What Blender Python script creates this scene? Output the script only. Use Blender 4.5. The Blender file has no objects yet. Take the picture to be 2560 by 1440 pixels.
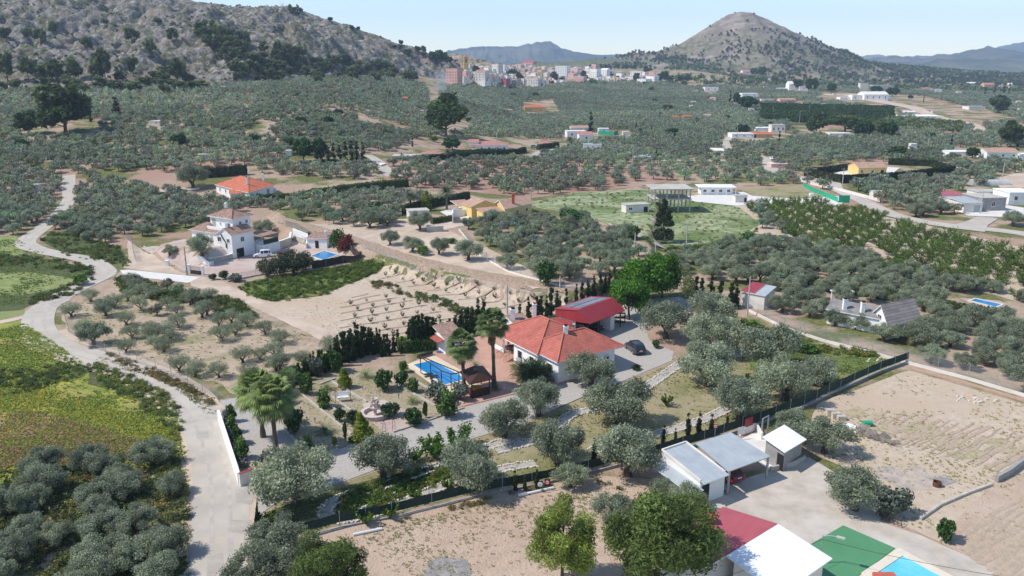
import bpy, math, random
import numpy as np
from mathutils import Vector
R=math.radians
random.seed(7); rng=np.random.default_rng(11)
sc=bpy.context.scene; col=sc.collection
# ---------------------------------------------------------------- camera
FX=2000.; PITCH=math.atan(552/FX); CH=42.
cam=bpy.data.cameras.new('camera'); cam.sensor_width=36; cam.lens=36*FX/2560; cam.clip_start=1; cam.clip_end=60000
camo=bpy.data.objects.new('camera',cam); camo.location=(0,0,CH); camo.rotation_euler=(R(90)-PITCH,0,0)
col.objects.link(camo); sc.camera=camo
# ---------------------------------------------------------------- sky, sun, exposure
w=bpy.data.worlds.new('World'); sc.world=w; w.use_nodes=True
nt=w.node_tree; nt.nodes.clear()
sky=nt.nodes.new('ShaderNodeTexSky'); sky.sky_type='NISHITA'; sky.sun_disc=False
SUN_EL=R(50); SUN_AZ=R(-96)       # azimuth from +Y, clockwise
sky.sun_elevation=SUN_EL; sky.sun_rotation=SUN_AZ; sky.altitude=300; sky.air_density=0.95; sky.dust_density=0.15; sky.ozone_density=1.1
bg=nt.nodes.new('ShaderNodeBackground'); bg.inputs[1].default_value=0.15
wo=nt.nodes.new('ShaderNodeOutputWorld'); nt.links.new(sky.outputs[0],bg.inputs[0]); nt.links.new(bg.outputs[0],wo.inputs[0])
sl=bpy.data.lights.new('sun','SUN'); sl.energy=3.9; sl.angle=R(0.5); sl.color=(1,0.94,0.855)
so=bpy.data.objects.new('sun',sl); col.objects.link(so)
sd=Vector((math.sin(SUN_AZ)*math.cos(SUN_EL),math.cos(SUN_AZ)*math.cos(SUN_EL),math.sin(SUN_EL)))
so.rotation_euler=(-sd).to_track_quat('-Z','Y').to_euler(); so.location=(0,0,300)
sc.view_settings.view_transform='Standard'; sc.view_settings.look='None'; sc.view_settings.exposure=0.36; sc.view_settings.gamma=1
sc.cycles.max_bounces=5; sc.cycles.transparent_max_bounces=6; sc.cycles.volume_bounces=1
# ---------------------------------------------------------------- noise and terrain height
_perm=np.random.default_rng(5).permutation(4096)
_val=np.random.default_rng(6).random(4096)
def vn(x,y):
    xi=np.floor(x).astype(np.int64); yi=np.floor(y).astype(np.int64); fx=x-xi; fy=y-yi
    fx=fx*fx*(3-2*fx); fy=fy*fy*(3-2*fy)
    def h(a,b): return _val[_perm[(a+_perm[b&4095])&4095]]
    a=h(xi,yi); b=h(xi+1,yi); c=h(xi,yi+1); d=h(xi+1,yi+1)
    return (a*(1-fx)+b*fx)*(1-fy)+(c*(1-fx)+d*fx)*fy
def fbm(x,y,o=4,g=.5):
    s=0;a=1.;t=0
    for k in range(o): s=s+a*vn(x*2**k+17.3*k,y*2**k+5.1*k); t+=a; a*=g
    return s/t
def sm(a,b,x): t=np.clip((x-a)/(b-a),0,1); return t*t*(3-2*t)
def ray(u,v): 
    a=(u-1280)/FX;b=(720-v)/FX
    return np.array((a,math.cos(PITCH)+b*math.sin(PITCH),-math.sin(PITCH)+b*math.cos(PITCH)))
def PY(u,v,Y): d=ray(u,v); t=Y/d[1]; return (d[0]*t,Y,CH+d[2]*t)
def PZ(u,v,z=0.): d=ray(u,v); t=(z-CH)/d[2]; return (d[0]*t,d[1]*t)
def pinp(px,py,poly):
    ins=np.zeros(np.shape(px),bool); n=len(poly); j=n-1
    for i in range(n):
        xi,yi=poly[i]; xj,yj=poly[j]
        if yi!=yj: ins^=((yi>py)!=(yj>py))&(px<(xj-xi)*(py-yi)/(yj-yi)+xi)
        j=i
    return ins
def pdist(px,py,poly,closed=True):
    d=np.full(np.shape(px),1e9); n=len(poly)
    for i in range(n if closed else n-1):
        ax,ay=poly[i]; bx,by=poly[(i+1)%n]; dx,dy=bx-ax,by-ay; L=dx*dx+dy*dy+1e-9
        t=np.clip(((px-ax)*dx+(py-ay)*dy)/L,0,1)
        d=np.minimum(d,np.hypot(px-ax-t*dx,py-ay-t*dy))
    return d
GX=[0,260,285,330,385,490,650,3000]; GZ=[0,0,3,9.5,17.5,26,32,32]
YR=1000.
def sil(pts,Y):
    q=[PY(u,v,Y) for u,v in pts]; return [a[0] for a in q],[a[2] for a in q]
LX,LZ=sil([(-900,-330),(-300,-190),(0,-110),(200,-62),(330,-30),(460,-2),(500,8),(560,14),(640,17),(670,22),(690,12),(720,16),(760,34),(850,62),(940,90),(1000,108),(1060,132),(1110,146),(1150,172)],YR)
LX=[-1400]+LX+[20,3000]; LZ=[200]+LZ+[14,14]
YC=2000.
CX,CZ=sil([(1440,163),(1500,150),(1560,143),(1610,133),(1650,125),(1700,112),(1740,88),(1780,62),(1820,37),(1850,29),(1880,31),(1920,50),(1955,72),(1990,92),(2040,105),(2080,125),(2130,148),(2180,160),(2260,168),(2400,180),(2560,186)],YC)
CX=[-3000,150]+CX+[3000]; CZ=[30,33]+CZ+[10]
TERR=[PZ(u,v,2.5) for u,v in [(700,565),(760,573),(860,592),(930,627),(1010,652),(1100,672),(1200,697),(1300,714),(1420,724),(1500,717),(1590,692),(1625,660),(1610,600),(1640,500),(1700,440),(900,430),(700,520)]]
VC=np.array((-63.2,176.8)); VL=np.array((-.865,.502)); VR=np.array((.502,.865))
def vq(a,b): q=VC+VL*a+VR*b; return (q[0],q[1])
VT=[vq(4,-4.5),vq(17,-5),vq(18,12),vq(4,12)]
def hill_t(x,y):
    yf=np.interp(x,[-1500,-250,-197,-109,-60,0],[540,515,540,900,960,990])
    zr=np.interp(x,LX,LZ); t=(y-yf)/(YR-yf)
    return yf,zr,t
def H(x,y,detail=True):
    x=np.asarray(x,float); y=np.asarray(y,float)
    A=1-sm(-140,35,x)
    z=A*np.interp(y,GX,GZ)
    tw=sm(520,1350,y)*(1-.72*sm(250,800,x))*20
    z=z+tw*(1-.6*A)
    z=z+17*sm(1120,1480,y)*(1-sm(1650,2000,y))*sm(-190,-120,x)*(1-sm(300,460,x))
    far=sm(2600,5200,y); z=z*(1-far)+6*far
    # left rocky hill
    yf,zr,t=hill_t(x,y); m=(t>0)&(x<40)
    tt=np.clip(t,0,1); prof=tt**.92
    back=np.exp(-np.clip(y-YR,0,1e5)/260.)
    hz=z+(zr-z)*np.where(t<=1,prof,back)
    if detail:
        n1=fbm(x/46+3,y/46+9,4); n2=np.abs(fbm(x/17,y/30,4)-.5)*2; n3=np.abs(fbm(x/7+.4*y/7,y/16,3)-.5)*2
        band=np.sin((y*.9+x*.25)/23.+5*n1)      # rock ledges
        am=sm(0,.18,tt)*(1-.75*sm(.9,1.0,tt)*(t<1.25))
        hz=hz+am*((n1-.5)*22-n2*14-n3*7+np.clip(band,0,1)**3*6+5)
    z=np.where(m&(hz>z),hz,z)
    # cone hill
    zc=np.interp(x,CX,CZ); 
    tf=np.clip((y-1480)/(YC-1480),0,1)
    wgt=np.where(y<YC,tf**1.35,np.exp(-np.clip(y-YC,0,1e5)/500))
    cz=z+(zc-z)*wgt*(x>60)
    if detail:
        n=fbm(x/90,y/90,5); rd=np.abs(fbm(x/60+y/400,y/220,4)-.5)*2
        cz=cz+((n-.5)*34-rd*24+9)*wgt*(1-.8*sm(.93,1,tf)*(y<YC+60))*sm(36,80,zc)
    z=np.where((y>1400)&(cz>z),cz,z)
    # terraces near
    if np.min(y)<420:
        d=pdist(x,y,TERR); i=pinp(x,y,TERR); s=np.where(i,1,1-sm(0,4.2,d))
        er=(fbm(x/1.5,y/3.5,4)-.5)*2.0*np.clip(s*(1-s)*4,0,1)
        z=z+(2.5*s+er)*(1-sm(215,300,y))
        d=pdist(x,y,VT); i=pinp(x,y,VT); z=np.maximum(z,2.6*np.where(i,1,1-sm(0,4,d)))
    return z
def G(u,v):
    d=ray(u,v); t0=np.geomspace(20,9000,900)
    for k in range(3):
        zz=CH+d[2]*t0; h=H(d[0]*t0,d[1]*t0); b=np.nonzero(zz<=h)[0]
        if len(b)==0: i=len(t0)-1; break
        i=max(b[0],1); t0=np.linspace(t0[i-1],t0[i],12)
        lastt=t0[-1]
    t=t0[-1] if len(b) else 9000
    return np.array((d[0]*t,d[1]*t,float(H(np.array([d[0]*t]),np.array([d[1]*t]))[0])))
def G2(u,v): g=G(u,v); return (g[0],g[1])
def HH(x,y): return float(H(np.array([x]),np.array([y]))[0])
def depth(p): return p[1]*math.cos(PITCH)-(p[2]-CH)*math.sin(PITCH)
def mpp(p): return depth(p)/FX
def zat(p,v):   # height of pixel row v above the ground point p (same horizontal distance)
    b=(720-v)/FX; return CH+p[1]*(-math.sin(PITCH)+b*math.cos(PITCH))/(math.cos(PITCH)+b*math.sin(PITCH))-p[2]
# ---------------------------------------------------------------- object helpers
def tag(o,label=None,cat=None,group=None,kind=None):
    if label: o['label']=label
    if cat: o['category']=cat
    if group: o['group']=group
    if kind: o['kind']=kind
    return o
def empty(name,loc,rz=0,label=None,cat=None,group=None):
    o=bpy.data.objects.new(name,None); col.objects.link(o); o.location=loc; o.rotation_euler=(0,0,rz); o.empty_display_size=.2
    return tag(o,label,cat,group)
def meshobj(name,me,parent=None,loc=None):
    o=bpy.data.objects.new(name,me); col.objects.link(o)
    if parent is not None: o.parent=parent
    if loc is not None: o.location=loc
    return o
def np_mesh(name,V,F,mats,cols=None,midx=None,smooth=False,attr=None):
    V=np.asarray(V,np.float32); F=np.asarray(F,np.int32); k=F.shape[1]
    me=bpy.data.meshes.new(name); me.vertices.add(len(V)); me.vertices.foreach_set('co',V.ravel())
    me.loops.add(F.size); me.loops.foreach_set('vertex_index',F.ravel()); me.polygons.add(len(F))
    me.polygons.foreach_set('loop_start',np.arange(0,F.size,k,dtype=np.int32))
    try: me.polygons.foreach_set('loop_total',np.full(len(F),k,np.int32))
    except Exception: pass
    for m in mats: me.materials.append(m)
    if midx is not None: me.polygons.foreach_set('material_index',np.asarray(midx,np.int32))
    if smooth: me.polygons.foreach_set('use_smooth',np.ones(len(F),bool))
    if cols is not None:
        a=me.color_attributes.new('Col','FLOAT_COLOR','POINT'); c=np.ones((len(V),4),np.float32); c[:,:3]=cols; a.data.foreach_set('color',c.ravel())
    if attr:
        for nm,v in attr.items():
            a=me.attributes.new(nm,'FLOAT','POINT'); a.data.foreach_set('value',np.asarray(v,np.float32))
    me.update(); me.validate(); return me
class MB:
    def __init__(s): s.v=[];s.f=[];s.m=[];s.uv={}
    def poly(s,pts,m=0,uv=None):
        b=len(s.v); s.v+= [tuple(map(float,p)) for p in pts]; s.f.append(tuple(range(b,b+len(pts)))); s.m.append(m)
        if uv: s.uv[len(s.f)-1]=uv
    def box(s,x0,y0,z0,x1,y1,z1,m=0): s.prism([(x0,y0),(x1,y0),(x1,y1),(x0,y1)],z0,z1,m)
    def obox(s,c,ex,ey,ez,m=0):
        c,ex,ey,ez=map(np.array,(c,ex,ey,ez)); b=len(s.v)
        for k in range(8): s.v.append(tuple(c+(ex if k&1 else -ex)+(ey if k&2 else -ey)+(ez if k&4 else -ez)))
        for f in ((0,2,3,1),(4,5,7,6),(0,1,5,4),(2,6,7,3),(0,4,6,2),(1,3,7,5)): s.f.append(tuple(b+i for i in f)); s.m.append(m)
    def prism(s,poly,z0,z1,m=0,bottom=True):
        n=len(poly); b=len(s.v)
        a=sum(poly[i][0]*poly[(i+1)%n][1]-poly[(i+1)%n][0]*poly[i][1] for i in range(n))
        if a<0: poly=poly[::-1]
        zz0=z0 if hasattr(z0,'__len__') else [z0]*n; zz1=z1 if hasattr(z1,'__len__') else [z1]*n
        if a<0: zz0=list(zz0)[::-1]; zz1=list(zz1)[::-1]
        for (x,y),z in zip(poly,zz0): s.v.append((x,y,z))
        for (x,y),z in zip(poly,zz1): s.v.append((x,y,z))
        for i in range(n): j=(i+1)%n; s.f.append((b+i,b+j,b+n+j,b+n+i)); s.m.append(m)
        s.f.append(tuple(b+n+i for i in range(n))); s.m.append(m)
        if bottom: s.f.append(tuple(b+n-1-i for i in range(n))); s.m.append(m)
    def tube(s,pts,rad,n=8,m=0,cap=True):
        pts=[np.array(p,float) for p in pts]; k=len(pts); rad=rad if hasattr(rad,'__len__') else [rad]*k; b=len(s.v)
        for i,p in enumerate(pts):
            d=pts[min(i+1,k-1)]-pts[max(i-1,0)]; d/=np.linalg.norm(d)+1e-9
            a=np.cross(d,(0,0,1)) if abs(d[2])<.9 else np.cross(d,(1,0,0)); a/=np.linalg.norm(a); c=np.cross(d,a)
            for j in range(n): t=2*math.pi*j/n; s.v.append(tuple(p+rad[i]*(a*math.cos(t)+c*math.sin(t))))
        for i in range(k-1):
            for j in range(n): j2=(j+1)%n; s.f.append((b+i*n+j,b+i*n+j2,b+(i+1)*n+j2,b+(i+1)*n+j)[::-1]); s.m.append(m)
        if cap: s.f.append(tuple(b+j for j in range(n))); s.m.append(m); s.f.append(tuple(b+(k-1)*n+j for j in range(n))[::-1]); s.m.append(m)
    def build(s,name,mats,parent=None,loc=None,smooth=False):
        if not isinstance(mats,(list,tuple)): mats=[mats]
        me=bpy.data.meshes.new(name); me.from_pydata(s.v,[],s.f)
        for m in mats: me.materials.append(m)
        me.polygons.foreach_set('material_index',s.m)
        if s.uv:
            ul=me.uv_layers.new(name='UVMap')
            for fi,uv in s.uv.items():
                p=me.polygons[fi]
                for k,li in enumerate(p.loop_indices): ul.data[li].uv=uv[k]
        if smooth: me.polygons.foreach_set('use_smooth',[True]*len(s.f))
        me.update(); return meshobj(name,me,parent,loc)
def recenter(root_xyz,pts): return [(p[0]-root_xyz[0],p[1]-root_xyz[1]) for p in pts]
# ---------------------------------------------------------------- materials
def mat(name,c1,c2=None,scale=1.,rough=.85,bump=0.,bscale=None,detail=6,lo=.35,hi=.65,metal=0.,spec=.3,c3=None,s3=.2,lo3=.45,hi3=.6,stretch=None,rot=0):
    m=bpy.data.materials.new(name); m.use_nodes=True; t=m.node_tree; N=t.nodes; L=t.links
    b=N['Principled BSDF']; b.inputs['Roughness'].default_value=rough; b.inputs['Metallic'].default_value=metal
    b.inputs['Specular IOR Level'].default_value=spec
    b.inputs['Base Color'].default_value=(*c1,1)
    if c2 is None and not bump: return m
    tc=N.new('ShaderNodeNewGeometry'); src=tc.outputs['Position']
    if stretch:
        mp=N.new('ShaderNodeMapping'); mp.inputs['Scale'].default_value=stretch; mp.inputs['Rotation'].default_value=(0,0,rot)
        mp.vector_type='TEXTURE' if False else 'POINT'
        L.new(src,mp.inputs[0]); src=mp.outputs[0]
    def noise(s,d,src=src):
        n=N.new('ShaderNodeTexNoise'); n.inputs['Scale'].default_value=s; n.inputs['Detail'].default_value=d; n.inputs['Roughness'].default_value=.6; L.new(src,n.inputs['Vector']); return n
    def ramp(n,a,bb):
        r=N.new('ShaderNodeMapRange'); r.inputs[1].default_value=a; r.inputs[2].default_value=bb; L.new(n.outputs[0],r.inputs[0]); return r
    last=None
    if c2 is not None:
        n=noise(scale,detail); r=ramp(n,lo,hi); mx=N.new('ShaderNodeMix'); mx.data_type='RGBA'
        mx.inputs[6].default_value=(*c1,1); mx.inputs[7].default_value=(*c2,1); L.new(r.outputs[0],mx.inputs[0]); last=mx.outputs[2]
        if c3 is not None:
            n=noise(s3,detail,tc.outputs['Position']); r=ramp(n,lo3,hi3); my=N.new('ShaderNodeMix'); my.data_type='RGBA'
            L.new(last,my.inputs[6]); my.inputs[7].default_value=(*c3,1); L.new(r.outputs[0],my.inputs[0]); last=my.outputs[2]
        L.new(last,b.inputs['Base Color'])
    if bump:
        n=noise(bscale or scale*3,5); bp=N.new('ShaderNodeBump'); bp.inputs['Strength'].default_value=bump; bp.inputs['Distance'].default_value=.3
        L.new(n.outputs[0],bp.inputs['Height']); L.new(bp.outputs[0],b.inputs['Normal'])
    return m
def leafmat(name,var=.25,trans=.22,rough=.6):
    m=bpy.data.materials.new(name); m.use_nodes=True; t=m.node_tree; N=t.nodes; L=t.links
    b=N['Principled BSDF']; b.inputs['Roughness'].default_value=rough; b.inputs['Specular IOR Level'].default_value=.25
    a=N.new('ShaderNodeAttribute'); a.attribute_name='Col'; oi=N.new('ShaderNodeObjectInfo')
    hs=N.new('ShaderNodeHueSaturation'); L.new(a.outputs['Color'],hs.inputs['Color'])
    mr=N.new('ShaderNodeMapRange'); mr.inputs[3].default_value=1-var; mr.inputs[4].default_value=1+var; L.new(oi.outputs['Random'],mr.inputs[0]); L.new(mr.outputs[0],hs.inputs['Value'])
    L.new(hs.outputs[0],b.inputs['Base Color'])
    tr=N.new('ShaderNodeBsdfTranslucent'); L.new(hs.outputs[0],tr.inputs[0]); mx=N.new('ShaderNodeMixShader'); mx.inputs[0].default_value=trans
    L.new(b.outputs[0],mx.inputs[1]); L.new(tr.outputs[0],mx.inputs[2]); L.new(mx.outputs[0],N['Material Output'].inputs[0]); return m
def tilemat(name,c1,c2,c3,tile=.34,row=.42,bump=.6):
    """roof tiles: UV in metres (u along the eave, v up the slope)"""
    m=bpy.data.materials.new(name); m.use_nodes=True; t=m.node_tree; N=t.nodes; L=t.links
    b=N['Principled BSDF']; b.inputs['Roughness'].default_value=.8
    uv=N.new('ShaderNodeUVMap'); uv.uv_map='UVMap'
    br=N.new('ShaderNodeTexBrick'); br.offset=0.; br.inputs['Scale'].default_value=1; br.inputs['Brick Width'].default_value=tile; br.inputs['Row Height'].default_value=row
    br.inputs['Mortar Size'].default_value=.035; br.inputs['Mortar Smooth'].default_value=.4; br.inputs['Bias'].default_value=0
    br.inputs['Color1'].default_value=(*c1,1); br.inputs['Color2'].default_value=(*c2,1); br.inputs['Mortar'].default_value=(*c3,1)
    L.new(uv.outputs[0],br.inputs['Vector'])
    n=N.new('ShaderNodeTexNoise'); n.inputs['Scale'].default_value=.7; n.inputs['Detail'].default_value=6; g=N.new('ShaderNodeNewGeometry'); L.new(g.outputs['Position'],n.inputs['Vector'])
    mr=N.new('ShaderNodeMapRange'); mr.inputs[1].default_value=.3; mr.inputs[2].default_value=.7; mr.inputs[3].default_value=.78; mr.inputs[4].default_value=1.12; L.new(n.outputs[0],mr.inputs[0])
    hs=N.new('ShaderNodeHueSaturation'); L.new(br.outputs[0],hs.inputs['Color']); L.new(mr.outputs[0],hs.inputs['Value']); L.new(hs.outputs[0],b.inputs['Base Color'])
    sx=N.new('ShaderNodeSeparateXYZ'); L.new(uv.outputs[0],sx.inputs[0])
    w1=N.new('ShaderNodeMath'); w1.operation='MULTIPLY'; w1.inputs[1].default_value=2*math.pi/tile; L.new(sx.outputs[0],w1.inputs[0])
    w2=N.new('ShaderNodeMath'); w2.operation='SINE'; L.new(w1.outputs[0],w2.inputs[0])
    f1=N.new('ShaderNodeMath'); f1.operation='DIVIDE'; f1.inputs[1].default_value=row; L.new(sx.outputs[1],f1.inputs[0])
    f2=N.new('ShaderNodeMath'); f2.operation='FRACT'; L.new(f1.outputs[0],f2.inputs[0])
    f3=N.new('ShaderNodeMath'); f3.operation='MULTIPLY_ADD'; f3.inputs[1].default_value=-1.6; L.new(f2.outputs[0],f3.inputs[0]); L.new(w2.outputs[0],f3.inputs[2])
    bp=N.new('ShaderNodeBump'); bp.inputs['Strength'].default_value=bump; bp.inputs['Distance'].default_value=.05; L.new(f3.outputs[0],bp.inputs['Height']); L.new(bp.outputs[0],b.inputs['Normal'])
    return m
def sheetmetal(name,c,pitch=.25,rough=.45,bump=.5,c2=None):
    m=mat(name,c,c2 or tuple(k*.80 for k in c),.6,rough,0,lo=.42,hi=.72)
    t=m.node_tree; N=t.nodes; L=t.links; b=N['Principled BSDF']
    uv=N.new('ShaderNodeUVMap'); uv.uv_map='UVMap'; sx=N.new('ShaderNodeSeparateXYZ'); L.new(uv.outputs[0],sx.inputs[0])
    w1=N.new('ShaderNodeMath'); w1.operation='MULTIPLY'; w1.inputs[1].default_value=2*math.pi/pitch; L.new(sx.outputs[0],w1.inputs[0])
    w2=N.new('ShaderNodeMath'); w2.operation='SINE'; L.new(w1.outputs[0],w2.inputs[0]); p=N.new('ShaderNodeMath'); p.operation='POWER'; 
    mm=N.new('ShaderNodeMath'); mm.operation='MAXIMUM'; mm.inputs[1].default_value=.6; L.new(w2.outputs[0],mm.inputs[0])
    gt=N.new('ShaderNodeMath'); gt.operation='GREATER_THAN'; gt.inputs[1].default_value=.93; w3=N.new('ShaderNodeMath'); w3.operation='MULTIPLY'; w3.inputs[1].default_value=2*math.pi/max(pitch,.9); w4=N.new('ShaderNodeMath'); w4.operation='SINE'; L.new(sx.outputs[0],w3.inputs[0]); L.new(w3.outputs[0],w4.inputs[0]); L.new(w4.outputs[0],gt.inputs[0])
    old=b.inputs['Base Color'].links[0].from_socket; mm2=N.new('ShaderNodeMix'); mm2.data_type='RGBA'; mm2.inputs[7].default_value=(*[k*.88 for k in c],1); L.new(old,mm2.inputs[6]); L.new(gt.outputs[0],mm2.inputs[0]); L.new(mm2.outputs[2],b.inputs['Base Color'])
    bp=N.new('ShaderNodeBump'); bp.inputs['Strength'].default_value=bump; bp.inputs['Distance'].default_value=.08; L.new(mm.outputs[0],bp.inputs['Height']); L.new(bp.outputs[0],b.inputs['Normal'])
    return m
M={}
M['white']=mat('white_render',(.80,.80,.79),(.72,.71,.69),.35,.8,.05,20,lo=.5,hi=.85)
M['white2']=mat('cream_render',(.74,.71,.66),(.62,.58,.52),.4,.85,.05,15)
M['yellow']=mat('yellow_render',(.72,.53,.22),(.66,.47,.19),.3,.85)
M['pink']=mat('salmon_render',(.72,.43,.37),(.64,.38,.33),.05,.85)
M['ochre']=mat('ochre_render',(.62,.42,.17),(.5,.33,.13),.1,.85)
M['block']=mat('grey_block',(.36,.35,.34),(.27,.26,.26),1.5,.9,.2,6)
M['concrete']=mat('concrete',(.50,.47,.43),(.40,.37,.33),.35,.9,.1,6)
M['stone']=mat('pale_stone',(.55,.50,.43),(.4,.36,.3),1.6,.9,.3,6)
M['darkglass']=mat('dark_glass',(.03,.035,.04),rough=.15,spec=.6)
M['dark']=mat('dark_opening',(.02,.02,.02),rough=.8)
M['black']=mat('black_iron',(.03,.03,.03),rough=.5)
M['wood']=mat('dark_stained_wood',(.07,.03,.022),(.045,.02,.015),3,.7,.1)
M['ltwood']=mat('grey_pallet_wood',(.34,.29,.24),(.2,.17,.14),3,.85)
M['steel']=mat('galvanised_steel',(.42,.43,.44),(.34,.35,.36),2,.5,0,metal=.3)
M['redtrim']=mat('red_brick_trim',(.5,.13,.09),(.42,.1,.07),2,.8)
M['terra']=tilemat('salmon_roof_tiles',(.50,.15,.105),(.42,.115,.08),(.30,.08,.06),.36,.42,.55)
M['orange']=tilemat('orange_roof_tiles',(.58,.17,.075),(.5,.135,.06),(.34,.09,.05),.4,.45,.4)
M['oldtile']=tilemat('weathered_roof_tiles',(.50,.33,.25),(.30,.17,.125),(.20,.12,.10),.3,.5,.8)
M['tantile']=tilemat('tan_roof_tiles',(.50,.32,.23),(.43,.27,.19),(.33,.2,.15),.4,.45,.4)
M['pinktile']=tilemat('faded_pink_roof_tiles',(.5,.24,.19),(.44,.19,.15),(.3,.13,.1),.4,.45,.4)
M['greytile']=tilemat('grey_roof_tiles',(.25,.225,.21),(.2,.18,.17),(.08,.07,.07),5.,.55,.7)
M['greytile2']=tilemat('grey_flat_tiles',(.30,.28,.27),(.24,.225,.22),(.15,.14,.14),.5,.4,.5)
M['redmetal']=sheetmetal('red_sheet_metal',(.34,.042,.05),.3,.4,.5)
M['greymetal']=sheetmetal('grey_blue_sheet_metal',(.40,.44,.46),.25,.5,.25)
M['whitemetal']=sheetmetal('white_sheet_metal',(.84,.85,.86),1.,.4,.5,c2=(.76,.77,.78))
M['redflat']=sheetmetal('faded_red_roof',(.42,.10,.12),.25,.6,.2)
def paint(name,c): 
    m=mat(name,c,rough=.25,spec=.5); m.node_tree.nodes['Principled BSDF'].inputs['Coat Weight'].default_value=.6; return m
M['carwhite']=paint('white_car_paint',(.78,.79,.8)); M['cardark']=paint('dark_blue_car_paint',(.03,.036,.05)); M['carred']=paint('dark_red_car_paint',(.25,.015,.02)); M['carblack']=paint('black_car_paint',(.015,.015,.018))
M['carsilver']=paint('silver_car_paint',(.5,.51,.53))
M['tyre']=mat('tyre_rubber',(.02,.02,.02),rough=.9); M['rim']=mat('alloy_rim',(.45,.45,.46),rough=.3,metal=.8)
M['lampred']=mat('red_tail_light',(.4,.01,.01),rough=.2); M['lampclear']=mat('clear_headlight',(.7,.7,.72),rough=.15)
M['plate']=mat('number_plate',(.8,.8,.78),rough=.5)
M['bark']=mat('olive_bark',(.13,.10,.075),(.07,.055,.04),4,.95,.3); M['pinebark']=mat('pine_bark',(.14,.1,.075),(.08,.06,.05),3,.95,.3)
M['palmbark']=mat('palm_bark',(.17,.135,.105),(.09,.07,.055),5,.95,.4)
M['leaf']=leafmat('leaf_faces',.2,.4); M['leafwaxy']=leafmat('waxy_leaf_faces',.12,.15,.45)
M['leafstuff']=leafmat('grove_leaf_faces',.0,.4)
M['hiptile']=mat('ridge_tiles',(.55,.2,.14),(.42,.13,.09),3,.8,.3)
M['plough']=mat('ploughed_soil',(.38,.295,.215),(.47,.375,.28),1.5,.95,.5)
M['brickkerb']=mat('faded_brick_kerb',(.50,.33,.26),(.42,.29,.23),2,.9)
M['freshfield']=mat('fresh_green_field',(.13,.20,.045),(.30,.32,.12),.45,.95,.8,3,c3=(.24,.26,.10),s3=.07,lo3=.45,hi3=.65)
M['grass2']=mat('thin_weeds',(.45,.36,.27),(.30,.31,.09),1.2,.95,.6,4,lo=.45,hi=.62)
M['scorch']=mat('grey_scorched_soil',(.50,.41,.325),(.36,.315,.29),.6,.95,.5,4,lo=.4,hi=.6)
M['townglass']=mat('town_window_glass',(.16,.16,.17),rough=.3)
M['roadtrack']=mat('tyre_worn_concrete',(.40,.36,.315),(.47,.425,.37),.8,.9,.1,lo=.4,hi=.6)
M['roadpatch']=mat('darker_concrete_patch',(.36,.325,.28),(.43,.39,.34),.9,.9,.1)
M['baresoil']=mat('tan_grove_soil',(.47,.37,.28),(.34,.27,.18),.6,.95,.6,3,c3=(.25,.235,.12),s3=.12,lo3=.52,hi3=.66)
M['solar']=tilemat('solar_cells',(.12,.14,.17),(.10,.12,.15),(.5,.52,.54),1.0,1.65,.0); M['solar'].node_tree.nodes['Principled BSDF'].inputs['Roughness'].default_value=.25
M['netgreen']=mat('dark_green_netting',(.018,.04,.034),(.03,.055,.045),1.2,.9)
M['netbright']=mat('bright_green_netting',(.02,.30,.17),(.03,.36,.21),1,.9)
M['brownnet']=mat('brown_screening',(.05,.035,.033),(.04,.028,.027),1.5,.9)
M['pipe']=mat('white_plastic_pipe',(.72,.72,.7),rough=.5)
def water(name,c,dc):
    m=mat(name,c,dc,.35,.06,.12,1.6); b=m.node_tree.nodes['Principled BSDF']; b.inputs['Specular IOR Level'].default_value=.5; return m
M['water']=water('pool_water',(.015,.20,.50),(.02,.26,.56)); M['water2']=water('light_pool_water',(.10,.52,.68),(.2,.62,.74))
M['paving']=mat('terracotta_paving',(.52,.31,.235),(.44,.25,.185),.5,.85,.06,8,c3=(.36,.24,.2),s3=.12,lo3=.5,hi3=.75)
M['pavepink']=mat('pinkish_paving',(.47,.36,.31),(.40,.30,.26),.3,.9,.06,8,c3=(.5,.42,.37),s3=.1)
M['deck']=mat('cream_pool_deck',(.66,.55,.38),(.58,.49,.35),.5,.8)
M['coping']=mat('pool_coping',(.70,.62,.50),(.62,.55,.45),1,.8)
M['gravel']=mat('pale_gravel',(.46,.43,.395),(.36,.33,.30),2.5,.95,.3,9,c3=(.40,.37,.33),s3=.13,lo3=.4,hi3=.65)
M['road']=mat('concrete_road',(.49,.445,.385),(.40,.36,.31),.18,.9,.1,5,c3=(.50,.44,.36),s3=.35,lo3=.5,hi3=.75)
M['white_conc']=mat('fresh_white_concrete',(.68,.66,.62),(.6,.57,.53),.5,.9)
M['track']=mat('dirt_track',(.50,.40,.31),(.42,.33,.25),.5,.95,.25,4,c3=(.56,.45,.35),s3=.15)
M['soil']=mat('cream_field_soil',(.55,.455,.35),(.45,.365,.275),.9,.95,.5,3.5,c3=(.48,.375,.275),s3=.08,lo3=.42,hi3=.62)
M['soilpink']=mat('pink_bare_soil',(.49,.365,.27),(.39,.285,.205),.7,.95,.6,4,c3=(.52,.41,.325),s3=.08,lo3=.4,hi3=.7)
M['redsoil']=mat('reddish_grove_soil',(.36,.22,.165),(.30,.18,.13),.5,.95,.4,3,c3=(.42,.32,.24),s3=.05,lo3=.5,hi3=.7)
M['furrow']=mat('dark_furrow',(.30,.22,.16),(.38,.29,.21),1.5,.95,.4)
M['grass']=mat('green_weeds',(.07,.115,.025),(.17,.2,.05),.6,.95,.8,3,c3=(.26,.23,.10),s3=.09,lo3=.5,hi3=.68)
M['darkgrass']=mat('dark_rough_grass',(.05,.075,.02),(.10,.12,.04),.8,.95,.9,3,c3=(.13,.12,.06),s3=.15,lo3=.5,hi3=.7)
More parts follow.
